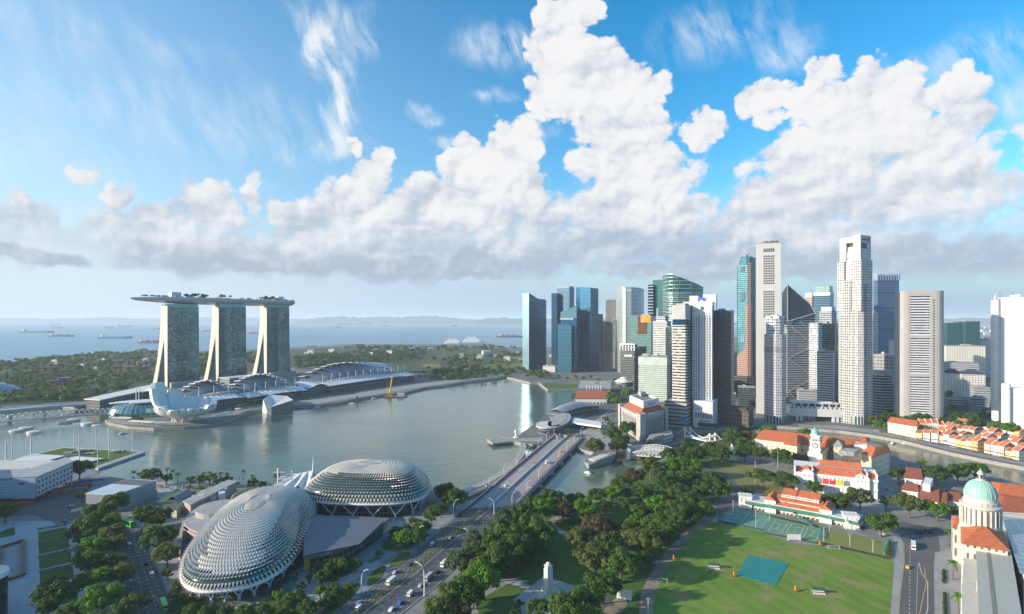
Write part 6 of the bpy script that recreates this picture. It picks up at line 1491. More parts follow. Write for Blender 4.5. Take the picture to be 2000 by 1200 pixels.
for lab,p,zr,rs in(('white villa with a brown hip roof, nearest the river beside the lane',[G(1767,952,6),G(1800,956,6),G(1806,935,6),G(1772,930,6)],LAND+10,5),
('white villa with a low brown roof facing the lane',[G(1763,972,6),G(1792,976,6),G(1796,962,6),G(1765,958,6)],LAND+8,3.5),
('white villa with a raised square attic among the brown roofs',[G(1795,992,6),G(1832,1000,6),G(1843,972,6),G(1806,962,6)],LAND+9,5),
('white villa with a long brown roof next to the domed court',[G(1832,1002,6),G(1846,1004,6),G(1854,975,6),G(1842,970,6)],LAND+8,4),
('white villa with a small brown roof behind the lane trees',[G(1846,992,6),G(1876,998,6),G(1880,976,6),G(1851,970,6)],LAND+8,3)):
 tt=block(lab,p,zr,rs,M_wwall,M_brown,name='villa',cat='house',hip=.15)
 if 'attic' in lab:
  q=qd(ccw(p),.1,.5,.3,.8);mb=MB();mb.prism(q,LAND+9,LAND+18,cw=3);mb.build('attic_tower',M_stucco,tt)
# ---- lawns, roads, paths of the foreground
def lawn_mat(name,a,b,scale,worn=None,amt=.0,mow=0):
 m,t,bs=mat_new(name)
 g=t.nodes.new('ShaderNodeNewGeometry');P=E(t,g.outputs['Position'])
 n1=noise(t,P,scale,6,.65);n2=noise(t,P,scale*9,4,.7)
 c=cmix(t,(n1.lin(.35,.65)*.75+n2*.3).cl(),a,b)
 if mow:c=cmix(t,(vm(t,'DOT_PRODUCT',P,(.094,.034,0))+n1*.5).fr().gt(.5)*.16,c,tuple(min(1,q*1.5) for q in b))
 if worn:
  w_=noise(t,vm(t,'ADD',P,(91,33,0)),scale*1.6,6,.7).step(.62-amt,.76-amt)
  c=cmix(t,w_*.75,c,worn)
 setv(t,bs,'Base Color',c);bs.inputs['Roughness'].default_value=.95;bs.inputs['Specular IOR Level'].default_value=.2
 bn=t.nodes.new('ShaderNodeBump');bn.inputs['Strength'].default_value=.5;t.links.new(n2.o,bn.inputs['Height']);t.links.new(bn.outputs[0],bs.inputs['Normal'])
 return m
M_field=lawn_mat('field_grass',(.085,.175,.022),(.15,.225,.038),.035,(.28,.20,.11),.12,1)
M_lawn=lawn_mat('park_grass',(.05,.105,.02),(.085,.14,.03),.05)
M_dry=lawn_mat('dry_grass',(.15,.15,.05),(.21,.19,.08),.05,(.25,.20,.11),.05)
M_bowl=lawn_mat('bowling_grass',(.17,.19,.055),(.20,.215,.07),.03)
M_dirt=plain('bare_earth',(.25,.19,.135),.95,var=.25,scale=.15)
def asphalt_mat():
 m,t,bs=mat_new('asphalt_road')
 g=t.nodes.new('ShaderNodeNewGeometry');P=E(t,g.outputs['Position'])
 n1=noise(t,P,.06,5,.6);n2=noise(t,vm(t,'MULTIPLY',P,(1,.2,1)),.35,4,.65)
 setv(t,bs,'Base Color',cmix(t,(n1*.6+n2*.4).lin(.32,.68),(.07,.072,.078),(.108,.108,.114)));bs.inputs['Roughness'].default_value=.85
 return m
M_asph=asphalt_mat()
M_bdeck=plain('bridge_asphalt',(.31,.265,.26),.85,var=.15,scale=.08)
M_pave=plain('pale_paving',(.27,.27,.275),.85,var=.14,scale=.12)
M_plaza=plain('plaza_paving',(.34,.335,.33),.8,var=.10,scale=.2)
M_line=plain('road_paint',(.62,.62,.60),.7,var=.1)
M_yel=plain('yellow_road_paint',(.50,.34,.06),.7,var=.1)
zl=[LAND]
def sheet(px,mat,name,kind='structure',smooth=0,z=None):
 zl[0]+=.006 if z is None else 0;p=[G(*q) for q in px]
 if smooth:p=inset_smooth(p,smooth)
 mb=MB();mb.sheet(p,zl[0] if z is None else z);o=mb.build(name,mat);o['kind']=kind;return o
def ribbon_pts(pts,w0,w1):
 P=[Vector((p[0],p[1],0)) for p in pts];L_,R_=[],[]
 for i,p in enumerate(P):
  d=(P[min(i+1,len(P)-1)]-P[max(i-1,0)]).normalized();n=Vector((-d.y,d.x,0));L_.append(p+n*w1);R_.append(p+n*w0)
 return L_,R_
def resample(pts,step):
 out=[]
 for a,b in zip(pts[:-1],pts[1:]):
  L=math.hypot(b[0]-a[0],b[1]-a[1]);k=max(1,int(L/step));out+=[lerp(a,b,i/k) for i in range(k)]
 return out+[pts[-1]]
def path_sheet(px,w,mat,name,smooth=2,z=None,off=0.0):
 zl[0]+=.006 if z is None else 0;p=[G(*q) for q in px]
 if smooth:p=inset_smooth(p,smooth,False)
 L_,R_=ribbon_pts(p,off-w/2,off+w/2);zz_=zl[0] if z is None else z
 mb=MB()
 for i in range(len(L_)-1):mb.face([(*R_[i].xy,zz_),(*R_[i+1].xy,zz_),(*L_[i+1].xy,zz_),(*L_[i].xy,zz_)])
 o=mb.build(name,mat);o['kind']='structure';return p
def dashes(mb,p,off,dash,gap,w,z):
 s=0.0;on=[]
 q=resample(p,1.0);L_,R_=ribbon_pts(q,off-w/2,off+w/2)
 for i in range(len(q)-1):
  if gap==0 or(s%(dash+gap))<dash:mb.face([(*R_[i].xy,z),(*R_[i+1].xy,z),(*L_[i+1].xy,z),(*L_[i].xy,z)])
  s+=math.hypot(q[i+1][0]-q[i][0],q[i+1][1]-q[i][1])
sheet([(840,1230),(865,1160),(985,1010),(1045,982),(1150,968),(1220,934),(1262,912),(1325,890),(1400,864),(1480,862),(1480,875),(1400,905),(1420,950),(1390,990),(1330,1060),(1290,1130),(1250,1230)],M_lawn,'lawn')
sheet([(1060,1100),(1080,1052),(1120,1050),(1130,1090),(1090,1128)],M_lawn,'lawn',smooth=2)
sheet([(1245,1230),(1268,1150),(1300,1098),(1335,1052),(1368,1020),(1412,1022),(1500,1042),(1545,1063),(1600,1066),(1733,1092),(1746,1100),(1742,1160),(1738,1230)],M_field,'field')
path_sheet([(1262,1215),(1262,1165),(1283,1120),(1310,1080),(1335,1050),(1378,1018)],7,M_dirt,'path')
sheet([(1170,1200),(1205,1165),(1222,1160),(1228,1180),(1200,1215)],M_dirt,'path',smooth=2)
sheet([(1350,1030),(1385,1014),(1400,1017),(1380,1032)],M_dirt,'path',smooth=2)
path_sheet([(1115,1003),(1085,1012),(1074,1022),(1086,1035),(1118,1048),(1160,1060),(1240,1080),(1290,1100)],5.5,M_pave,'path')
path_sheet([(1120,1002),(1130,985),(1180,978),(1260,983),(1330,980),(1400,968)],6,M_pave,'path')
path_sheet([(925,1200),(915,1180),(935,1165),(960,1150),(1000,1130),(1030,1148)],6,M_pave,'path')
sheet([(1003,1172),(1062,1126),(1137,1149),(1150,1172),(1090,1215),(1020,1215)],M_plaza,'plaza')
path_sheet([(972,1130),(1005,1140),(1045,1150)],4,M_plaza,'path',0)
path_sheet([(1135,1150),(1170,1162),(1190,1185)],7,M_asph,'path',0)
sheet([(1383,907),(1400,896),(1436,899),(1552,936),(1550,968),(1500,968),(1452,952)],M_dry,'lawn')
path_sheet([(1380,915),(1408,930),(1440,957),(1490,978),(1560,995),(1650,1012),(1710,1022),(1760,1042)],13,M_asph,'road')
sheet([(1395,985),(1425,978),(1470,990),(1455,1000),(1428,994),(1405,1013)],M_asph,'road')
path_sheet([(1752,918),(1738,940),(1715,975),(1698,1005)],17,M_pave,'road')
path_sheet([(1690,1010),(1745,1020),(1790,1030),(1850,1040)],12,M_asph,'road')
right_road=[(1745,1035),(1776,1048),(1787,1075),(1788,1110),(1785,1230)]
sheet([(1700,1013),(1755,1023),(1830,1036),(1834,1060),(1836,1100),(1838,1230),(1745,1230),(1757,1150),(1764,1080),(1762,1052),(1735,1035)],M_asph,'road')
sheet([(1737,1230),(1742,1160),(1747,1100),(1748,1060),(1740,1045),(1757,1045),(1764,1060),(1765,1100),(1757,1160),(1752,1230)],M_pave,'pavement',z=LAND+.13)
sheet([(1826,1230),(1824,1110),(1826,1080),(1850,1075),(1880,1075),(1892,1230)],M_pave,'pavement',z=LAND+.13)
sheet([(1791,1060),(1795,1050),(1830,1045),(1832,1068),(1800,1072)],M_pave,'traffic_island',z=LAND+.08)
sheet([(1794,1085),(1796,1072),(1832,1070),(1832,1098),(1800,1095)],M_pave,'traffic_island',z=LAND+.08)
mb=MB();rr_=[G(1781,y) for y in(1062,1080,1110,1150,1200,1230)]
dashes(mb,rr_,-1.0,2.0,3.0,.28,LAND+.12);dashes(mb,[G(x,y) for x,y in((1793,1100),(1791,1150),(1789,1230))],0,1.0,1.0,.25,LAND+.12)
dashes(mb,[G(x,y) for x,y in((1795,1100),(1800,1120),(1812,1137),(1812,1190),(1800,1230))],0,3,0,.3,LAND+.12)
for k in range(9):mb.face([(*G(1798+k*3.6,1051+k*.1),LAND+.10),(*G(1799.3+k*3.6,1051+k*.1),LAND+.10),(*G(1799.3+k*3.6,1067),LAND+.10),(*G(1798+k*3.6,1067),LAND+.10)])
for u in(1443,1455,1470):pass
dashes(mb,[G(*q) for q in((1385,918),(1410,932),(1442,958),(1490,979),(1560,996),(1650,1013))],0,2,3,.3,LAND+.12)
struct(mb.build('road_markings',M_line))
mb=MB();dashes(mb,[G(x,y) for x,y in((1806,1110),(1809,1140),(1800,1180),(1790,1230))],0,3,0,.35,LAND+.12);dashes(mb,[G(x,y) for x,y in((1765.5,1060),(1766,1100),(1758,1160),(1753,1230))],0,3,0,.3,LAND+.12);struct(mb.build('road_markings',M_yel))
M_court=plain('court_green',(.10,.24,.185),.8,var=.08,scale=.1)
M_court2=plain('court_grass',(.12,.225,.14),.9,var=.12,scale=.1)
c1=[(1408,1017),(1430,994),(1508,1010),(1490,1035)];c2=[(1493,1041),(1514,1011),(1610,1031),(1596,1060)];c3=[(1606,1062),(1620,1034),(1737,1060),(1731,1087)]
sheet([(1401,1020),(1428,990),(1615,1030),(1598,1064)],M_court2,'court',z=LAND+.14)
sheet(c1,M_court,'court',z=LAND+.16);sheet(c2,M_court2,'court',z=LAND+.16);sheet(c3,M_bowl,'bowling_green',z=LAND+.2)
mb=MB()
def court_lines(q,n):
 f=lambda u,v:G(*lerp(lerp(q[0],q[3],u),lerp(q[1],q[2],u),v))
 for k in range(n):
  a,b=(k+.12)/n,(k+.88)/n
  for u0,v0,u1,v1 in((a,.12,b,.12),(a,.88,b,.88),(a,.12,a,.88),(b,.12,b,.88),(a,.32,b,.32),(a,.68,b,.68),((a+b)/2,.32,(a+b)/2,.68)):
   dashes(mb,[f(u0,v0),f(u1,v1)],0,3,0,.22,LAND+.18)
court_lines(c1,2);court_lines(c2,3);struct(mb.build('court_markings',M_line))
BR=[G(905,1000,5),G(1075,850,5)]
road_l=[(620,1240),(672,1197),(722,1150),(822,1072),(868,1030),(912,994)]
road_m=[(655,1240),(705,1199),(812,1117),(935,1010),(955,993)]
road_r=[(740,1240),(790,1197),(850,1150),(905,1098),(975,1020),(1006,989)]
sheet(road_l+road_r[::-1],M_asph,'road')
mb=MB()
gl_,gm_,gr_=[[G(*q) for q in r_] for r_ in(road_l,road_m,road_r)]
def between(a,b,f):
 A,B=[resample(x,2.0) for x in(a,b)];n=40
 return[lerp(A[int(i/n*(len(A)-1))],B[int(i/n*(len(B)-1))],f) for i in range(n+1)]
for f in(.2,.4,.6,.8):dashes(mb,between(gl_,gm_,f),0,2.2,4.5,.22,LAND+.3)
for f in(.3,.52,.75):dashes(mb,between(gm_,gr_,f),0,2.2,4.5,.22,LAND+.3)
dashes(mb,between(gm_,gr_,.06),0,3,0,.3,LAND+.3);dashes(mb,between(gm_,gr_,.96),0,1.2,1.0,.35,LAND+.3)
struct(mb.build('road_markings',M_line))
sheet([(300,1240),(345,1195),(560,1170),(640,1060),(770,1000),(845,985),(905,975),(925,985),(866,1026),(818,1070),(718,1148),(612,1240)],M_pave,'pavement',z=LAND+.1)
sheet([(560,1115),(640,1095),(700,1070),(760,1020),(815,1015),(830,1030),(800,1062),(720,1080),(745,1105),(700,1140),(650,1170),(600,1215),(560,1215),(590,1150)],M_plaza,'plaza',smooth=2,z=LAND+.16)
for i,p in enumerate(([(743,1072),(748,1056),(770,1045),(800,1048),(812,1060),(790,1074),(765,1078)],[(760,1098),(792,1078),(806,1080),(790,1100),(762,1112)],[(620,1120),(640,1095),(690,1090),(705,1108),(680,1125),(640,1135)],[(640,1175),(690,1140),(705,1140),(700,1155),(655,1195),(630,1200)],[(500,1175),(560,1160),(600,1170),(590,1215),(480,1225)],[(330,1200),(350,1150),(390,1178),(470,1195),(480,1230),(330,1235)],[(720,1125),(745,1105),(758,1108),(740,1135),(715,1150)])):
 sheet(p,M_lawn,'planting_bed',smooth=2,z=LAND+.22)
mb=MB()
for q in((753,1057),(767,1060),(780,1066)):mb.sheet(circle(*G(*q),2.6,2.6,20),LAND+.26)
struct(mb.build('paving_discs',plain('disc_grey_green',(.14,.2,.17),.8)))
av=[(300,1240),(290,1190),(272,1130),(258,1085),(245,1040),(228,1012)]
sheet([(245,1240),(247,1195),(238,1120),(234,1060),(222,1030),(205,1012),(150,1016),(96,1018),(60,1005),(-60,1020),(-60,985),(30,985),(95,960),(140,940),(175,930),(180,945),(165,970),(168,1003),(225,1006),(262,1018),(284,1055),(300,1100),(322,1150),(352,1200),(362,1240)],M_asph,'road')
sheet([(148,990),(156,985),(166,990),(168,1000),(160,1003),(150,1000)],M_pave,'traffic_island',smooth=1,z=LAND+.06)
mb=MB();ag=[G(*q) for q in av]
for o_ in(-7,-3.5,0.5,4):dashes(mb,inset_smooth(ag,2,False),o_,2.2,4,.25,LAND+.2)
for q in((105,1012),(118,1000),(130,985)):dashes(mb,[G(*q),G(q[0]+55,q[1]-2)],0,2,3,.25,LAND+.2)
for k in range(7):mb.face([(*G(137+k*3.2,1002-k*.7),LAND+.2),(*G(138.4+k*3.2,1002-k*.7),LAND+.2),(*G(142.5+k*3.2,995.5-k*.7),LAND+.2),(*G(141+k*3.2,995.5-k*.7),LAND+.2)])
for k in range(2):dashes(mb,[G(243,1107-k*16),G(292,1098-k*16)],0,3,0,.3,LAND+.2)
struct(mb.build('road_markings',M_line))
mb=MB()
for a,b in(((262,1064),(280,1066)),((280,1066),(285,1080)),((285,1080),(267,1081)),((267,1081),(262,1064)),((262,1064),(285,1080)),((280,1066),(267,1081)),((300,1160),(340,1235))):dashes(mb,[G(*a),G(*b)],0,3,0,.3,LAND+.2)
struct(mb.build('road_markings',M_yel))
sheet([(365,1240),(352,1195),(322,1140),(305,1098),(290,1060),(272,1025),(300,1022),(345,1080),(365,1190),(380,1240)],M_pave,'pavement',z=LAND+.13)
M_bluepave=plain('pale_blue_paving',(.36,.38,.40),.75,var=.08,scale=.25)
sheet([(-60,1025),(30,1018),(97,1018),(110,1026),(150,1022),(160,1030),(172,1100),(180,1240),(-60,1240)],M_bluepave,'plaza',z=LAND+.10)
for p in([(75,1040),(130,1030),(133,1048),(75,1057)],[(75,1062),(133,1051),(137,1070),(76,1084)],[(76,1090),(138,1077),(140,1098),(77,1114)],[(78,1120),(142,1106),(145,1130),(78,1146)],[(78,1154),(147,1140),(153,1174),(79,1193)],[(0,1040),(28,1029),(30,1045),(0,1052)],[(85,1205),(155,1190),(160,1240),(80,1240)]):sheet(p,M_lawn,'lawn',z=LAND+.16)
mb=MB()
for k in range(26):
 y=1045+k*6.2;mb.bar((*G(53,y+2.4),LAND+.13),(*G(71,y),LAND+.13),.25,.04)
for k in range(16):
 y=1060+k*9;mb.bar((*G(138+k*.8,y),LAND+.13),(*G(158+k*.8,y-3),LAND+.13),.2,.04)
struct(mb.build('paving_joints',plain('joint_grey',(.2,.21,.23),.8)))
sheet([(250,945),(300,940),(420,948),(445,950),(380,965),(330,985),(310,972)],M_plaza,'plaza',z=LAND+.05)
sheet([(365,962),(385,952),(402,953),(385,963)],M_dry,'lawn',smooth=1,z=LAND+.09)
sheet([(205,824),(250,830),(300,833),(360,831),(405,827),(440,819),(465,809),(490,801),(520,797),(560,793),(620,789),(700,776),(820,757),(900,745),(985,734),(900,741),(800,752),(700,768),(620,780),(560,786),(510,789),(470,796),(430,808),(390,818),(330,824),(260,822),(225,815)],M_prom,'promenade',z=LAND+.1)
sheet([(940,712),(1022,708),(1022,722),(985,727),(935,722)],lawn_mat('far_field',(.10,.15,.03),(.14,.18,.04),.02),'field',z=LAND+.08)
for p in([(898,706),(930,704),(945,709),(905,713)],[(860,719),(905,715),(925,722),(880,727)],[(960,697),(1010,694),(1020,700),(975,703)],[(820,712),(855,710),(870,716),(830,719)],[(1065,705),(1080,704),(1080,712),(1066,713)]):sheet(p,MATS.get('x') or M_dry,'field',smooth=1,z=LAND+.09)
sheet([(-600,800),(-20,793),(60,788),(170,784),(300,760),(420,735),(600,715),(900,735),(1010,728),(1020,700),(990,682),(860,676),(690,676),(600,682),(450,688),(200,697),(0,714),(-600,735)],M_park,'ground',z=LAND+.03)
sheet([(1215,855),(1195,838),(1180,815),(1195,800),(1125,800),(1110,835),(1135,845),(1150,862),(1185,880)],M_pave,'pavement',z=LAND+.05)
path_sheet([(1095,850),(1125,838),(1150,818),(1185,795),(1200,775)],24,M_asph,'road',z=LAND+.12)
sheet([(1560,834),(1640,839),(1700,846),(1765,858),(1850,879),(2000,909),(2000,903),(1850,872),(1765,851),(1700,839),(1640,832),(1560,829)],M_prom,'promenade',z=LAND+.05)
sheet([(1062,756),(1070,759),(1128,758),(1128,751),(1065,748)],M_lawn,'lawn',z=LAND+.05)
# ---- long road bridge and footbridge
t=thing('road_bridge','long flat road bridge lined with pink flowers crossing the bay mouth','bridge',(*G(1035,930),5))
dkL,dkM,dkR=[[G(*q) for q in r_] for r_ in([(912,994),(1025,900),(1086,849)],[(955,993),(1055,903),(1110,851)],[(1006,989),(1085,910),(1137,856)])]
def ztop(s):return LAND+.1+1.1*math.sin(math.pi*s)
N_=30
def along(P,s):
 L=[math.hypot(b[0]-a[0],b[1]-a[1]) for a,b in zip(P[:-1],P[1:])];x=s*sum(L)
 for a,b,l in zip(P[:-1],P[1:],L):
  if x<=l+1e-6:return lerp(a,b,x/l)
  x-=l
 return P[-1]
mb=MB();rows=[]
for k in range(N_+1):
 s=k/N_;a,b=along(dkL,s),along(dkR,s);z=ztop(s);n=Vector((b[0]-a[0],b[1]-a[1],0)).normalized()*1.8
 rows.append([(a[0]-n.x,a[1]-n.y,z),(b[0]+n.x,b[1]+n.y,z),(b[0]+n.x,b[1]+n.y,z-2.6),(b[0]-n.x*3,b[1]-n.y*3,z-3.4),(a[0],a[1],z-3.0)])
mb.loft(rows,closed=True);mb.build('deck',M_bdeck,t)
for P,w,h,m,nm in((dkL,.5,1.4,M_white,'parapet'),(dkR,.5,1.6,M_conc,'parapet'),(dkM,1.6,1.2,M_conc,'median')):
 mb=MB()
 for k in range(N_):mb.bar((*along(P,k/N_),ztop(k/N_)+h/2),(*along(P,(k+1)/N_),ztop((k+1)/N_)+h/2),w,h)
 mb.build(nm,m,t)
mb=MB()
for k in range(N_):mb.bar((*along(dkM,k/N_),ztop(k/N_)+1.3),(*along(dkM,(k+1)/N_),ztop((k+1)/N_)+1.3),.5,.5)
mb.build('median_rail',M_white,t)
M_flower=plain('pink_flowers',(.32,.06,.16),.9,var=.4,scale=1.2,col2=(.10,.09,.04))
r6=random.Random(21)
for P,sgn,lab in((dkL,1,'bay'),(dkR,-1,'river')):
 mb=MB()
 for k in range(230):
  q=along(P,k/229);o=along(dkM,k/229);d=Vector((o[0]-q[0],o[1]-q[1],0)).normalized()*r6.uniform(.9,1.8);z=ztop(k/229);rr_=r6.uniform(.55,1.0)
  mb.lathe([(.2,z+.3),(rr_,z+.8),(rr_*.8,z+1.3),(.1,z+1.7)],q[0]+d.x,q[1]+d.y,5,rot=r6.random())
 o=mb.build('flower_trough',M_flower,None,origin=(*along(P,.5),5));tag(o,'pink bougainvillea trough along the %s side of the long road bridge'%lab,'planter')
mb=MB()
for f in(.25,.5,.75):
 p=[lerp(along(dkL,k/40),along(dkM,k/40),f) for k in range(41)];dashes(mb,p,0,2.2,4.5,.25,0)
 p=[lerp(along(dkM,k/40),along(dkR,k/40),f) for k in range(41)];dashes(mb,p,0,2.2,4.5,.25,0)
ya,yb=along(dkL,0)[1],along(dkL,1)[1]
mb.v=[(x,y,ztop(min(1,max(0,(y-ya)/(yb-ya))))+.06) for x,y,z in mb.v]
struct(mb.build('road_markings',M_line))
for k in range(6):
 s=.1+k*.155;a,b=along(dkL,s),along(dkR,s);mb=MB();d=Vector((b[0]-a[0],b[1]-a[1],0)).normalized()
 mb.bar((a[0]-d.x,a[1]-d.y,0),(b[0]+d.x*3.5,b[1]+d.y*3.5,0),3,3.2);mb.build('pier',M_conc,t)
fp_=inset_smooth([G(903,962),G(945,945),G(985,922),G(1010,900),G(1022,882),G(1020,866)],2,False)
t=thing('footbridge','curved low footbridge running beside the long road bridge','footbridge',(*G(980,925),LAND))
L_,R_=ribbon_pts(fp_,-3.2,3.2);mb=MB();mb.loft([[(*a.xy,4.2),(*b.xy,4.2),(*b.xy,3.2),(*a.xy,3.2)] for a,b in zip(R_,L_)],closed=True);mb.build('deck',plain('footbridge_deck',(.36,.34,.32),.7),t)
for S in(L_,R_):
 mb=MB()
 for a,b in zip(S[:-1],S[1:]):mb.bar((*a.xy,5.2),(*b.xy,5.2),.15,.15);mb.bar((*a.xy,4.2),(*a.xy,5.3),.25,.25)
 mb.build('railing',M_white,t)
for k in(2,6,10,14,18):
 if k<len(fp_):mb=MB();mb.tube([(*fp_[k],-2),(*fp_[k],3.4)],1.2,8);mb.build('pier',M_conc,t)
t=thing('jetty','viewing jetty with people at the statue point','jetty',(*G(990,868),LAND))
p=[G(951,861,3),G(962,868,3),G(1000,864,3),G(1060,864,3),G(1060,857,3),G(1010,858,3),G(975,858,3)]
mb=MB();mb.prism(ccw(p),2,4.1,bottom=True);mb.build('deck',M_prom,t)
mb=MB();n=len(p)
for a,b in zip(p,p[1:]):mb.bar((*a,5.1),(*b,5.1),.2,.2)
mb.build('railing',M_white,t)
for q in((955,864),(968,866),(990,864),(1020,862)):x,y=G(*q,1);mb=MB();mb.tube([(x,y,-2),(x,y,2.1)],.9,6);mb.build('pile',M_conc,t)
sx,sy=G(1008,855)
t=thing('fountain_statue','white half-lion half-fish fountain statue on the point by the bay','statue',(sx,sy,LAND))
mb=MB();mb.lathe([(4,LAND),(3.4,LAND+1.2),(2.2,LAND+1.6)],sx,sy,10);mb.build('plinth',M_white,t)
mb=MB();mb.tube([(sx+2.2,sy,LAND+1.4),(sx+1.6,sy,LAND+2.6),(sx,sy,LAND+3.4),(sx-.2,sy,LAND+5.4),(sx-.2,sy,LAND+7.2),(sx-.6,sy,LAND+8.2)],[.6,1.2,1.7,1.5,1.5,1.2],8);mb.lathe([(.4,LAND+6.8),(1.6,LAND+7.8),(1.3,LAND+9.0),(.3,LAND+9.6)],sx-.5,sy,9);mb.tube([(sx-1.6,sy,LAND+8.1),(sx-2.5,sy,LAND+7.9)],[.8,.5],6);mb.build('figure',M_white,t)
t=thing('breakwater','stone breakwater with a white canopy at the river mouth','breakwater',(*G(1165,895),0))
p=[G(1145,905),G(1150,909),G(1195,896),G(1205,885),G(1190,884),G(1160,893)]
mb=MB();mb.prism(ccw(p),-2,4.6);mb.build('wall',M_quay,t)
mb=MB();mb.prism(ccw([G(1148,897,8),G(1160,901,8),G(1192,888,8),G(1180,885,8)]),7.6,8.1,bottom=True);mb.build('canopy',M_white,t)
for q in((1152,901),(1170,899),(1188,890)):x,y=G(*q);mb=MB();mb.tube([(x,y,4),(x,y,7.7)],.2,5);mb.build('post',M_white,t)
# ---- floating platform and grandstand at the left
t=thing('floating_platform','floating event platform with turf and two white stage floors on the bay','platform',(*G(140,895),1))
pl=[G(-20,906,1.5),G(190,912,1.5),G(283,882,1.5),G(125,874,1.5)]
mb=MB();mb.prism(ccw(pl),-.5,1.6);mb.build('pontoon',M_conc,t)
mb=MB();mb.sheet(offset(ccw(pl),-3),1.63);mb.build('turf',M_lawn,t)
for q in([(14,901),(70,886),(126,890),(64,907)],[(92,905),(148,891),(202,895),(144,908)]):
 p=ccw([G(x,y,4) for x,y in q]);mb=MB();mb.prism(p,1.7,3.2,cw=2,m=0);mb.build('stage_frame',facade('scaffold_wall',(.3,.3,.3),(.05,.05,.06),2,2,.7,.1,.8,.1,.5,.7,0),t)
 mb=MB();mb.prism(offset(p,.3),3.2,3.7);mb.build('stage_floor',M_white,t)
r6=random.Random(8)
for k in range(16):
 x,y=G(r6.uniform(125,235),r6.uniform(879,889),2);mb=MB();mb.box(x,y,1.6,r6.uniform(4,13),r6.uniform(2,6),r6.uniform(.8,3),r6.uniform(-.3,.3));mb.build('stage_crate',plain('crate_%d'%(k%3),((.10,.10,.10),(.35,.33,.30),(.2,.2,.2))[k%3],.8),t)
p=[G(x,y,1.5) for x,y in((183,914),(192,916),(284,884),(278,881))]
mb=MB();mb.prism(ccw(p),-.3,2.2);tag(mb.build('floating_walkway',M_grey,None,origin=(*p[0],0)),'narrow grey floating walkway along the edge of the event platform','walkway')
def mast(px,py,top,label,r0=.35,kind=0):
 x,y=G(px,py,1.6);t=thing('floodlight_mast',label,'mast',(x,y,1));h=GZ(top,y)
 mb=MB();mb.tube([(x,y,.5),(x,y,h)],[r0*1.3,r0],6);mb.build('pole',M_steel,t)
 if kind==1:
  mb=MB()
  for i in range(5):
   for j in range(6):mb.box(x+(j-2.5)*1.9,y,h-i*2.1,1.2,.6,1.2)
  mb.bar((x-5.5,y,h-8.6),(x+5.5,y,h-8.6),.3,.3);mb.build('lamp_bank',M_grey,t)
 if kind==2:mb=MB();mb.bar((x-6,y,h*.55+4),(x+6,y,h*.55+4),.8,1.5);mb.build('crossbar',M_grey,t)
 if kind==3:mb=MB();mb.prism(circle(x,y,5,2.5,12),h-.6,h+.6,bottom=True);mb.build('lamp_head',M_steel,t)
for a in((12,897,866,'grey lattice mast at the far left of the event platform',.8),(24,895,845,'thin mast, second from left at the event platform',.35),(61,887,855,'grey lattice mast behind the left white stage floor',.7),(145,874,827,'thin tall mast at the back edge of the platform',.35),(155,906,851,'mast with a square bank of floodlights beside the stage',.45,1),(188,877,831,'tall mast with a flat lamp head behind the stage',.4,3),(191,906,853,'plain mast at the walkway corner',.4),(213,895,832,'tall mast with a crossbar on the platform',.4,2),(259,881,837,'plain mast nearest the right tip of the platform',.45)):mast(*a)
t=thing('grandstand','white and blue grandstand block with open stair bays at the left edge','grandstand',(*G(40,975),LAND))
zt=GZ(930,475)
p=[G(-120,990),G(72,981),G(142,946),G(128,938),G(60,964),G(-120,971)]
mb=MB();mb.prism(ccw(p),LAND+4.5,zt-1.5,cw=5);mb.build('frame_wall',facade('open_bays',(.42,.45,.48),(.05,.06,.07),5,4.5,.5,.15,.75,.1,.4,.6,0),t)
e=offset(ccw(p),.5)
a,b=G(26,984),G(71,983)
mb=MB();mb.side((a[0],a[1]-1),(b[0],b[1]-1),LAND+4,zt,LAND+4,zt);mb.build('blank_panel',plain('blue_grey_panel',(.34,.42,.50),.6,var=.04),t)
mb=MB();a2=G(-60,988);mb.side((a2[0],a2[1]-1),(a[0],a[1]-1),LAND+5,zt-3,LAND+5,zt-3,2);mb.build('patterned_panel',facade('disc_panel',(.48,.51,.54),(.30,.34,.38),2.4,2.4,.7,.2,.8,.0,.5,.6,0,.1),t)
mb=MB();mb.prism(offset(ccw(p),.8),zt-1.5,zt);mb.build('roof',plain('stand_roof',(.30,.32,.34),.7),t)
mb=MB();c=lerp(a,b,.4);mb.box(c[0],c[1]-1.1,zt-5.5,4.5,.3,1.5);mb.build('window',M_dark,t)
for k in range(12):
 q=lerp(G(-50,988),G(138,948),k/11);mb=MB();mb.tube([(q[0],q[1]+1,LAND-.1),(q[0],q[1]+1,LAND+4.7)],.6,6);mb.build('column',M_conc,t)
t=thing('seating_deck','sloping concrete seating deck with scattered pallets behind the grandstand','deck',(*G(60,925),LAND))
p=[G(-150,930),G(120,930),G(140,918),G(115,908),G(-150,908)]
mb=MB();mb.prism(ccw(p),.5,[8.5]*5);mb.build('deck',M_conc,t)
for k in range(9):
 x,y=G(r6.uniform(-5,110),r6.uniform(916,926),9);mb=MB();mb.box(x,y,8.4,r6.uniform(3,8),r6.uniform(2,4),r6.uniform(.8,1.8),.2);mb.build('pallet',M_roof if k%2 else M_conc,t)
zt=17.5
p=[G(168,965,zt),G(247,974,zt) if 0 else G(223,968,zt),G(305,940,zt),G(247,936,zt)]
t=thing('box_pavilion','flat-roofed box building with ribbed metal walls on a pink stone base','building',(*G(235,985),LAND))
mb=MB();mb.prism(ccw(p),LAND+6,zt,cw=1.4);mb.build('wall',facade('ribbed_metal_wall',(.30,.33,.35),(.20,.23,.25),1.4,30,.5,0,1,.2,.4,.5,0,.15),t)
mb=MB();mb.prism(offset(ccw(p),.6),LAND-1,LAND+6);mb.build('base',M_pink,t)
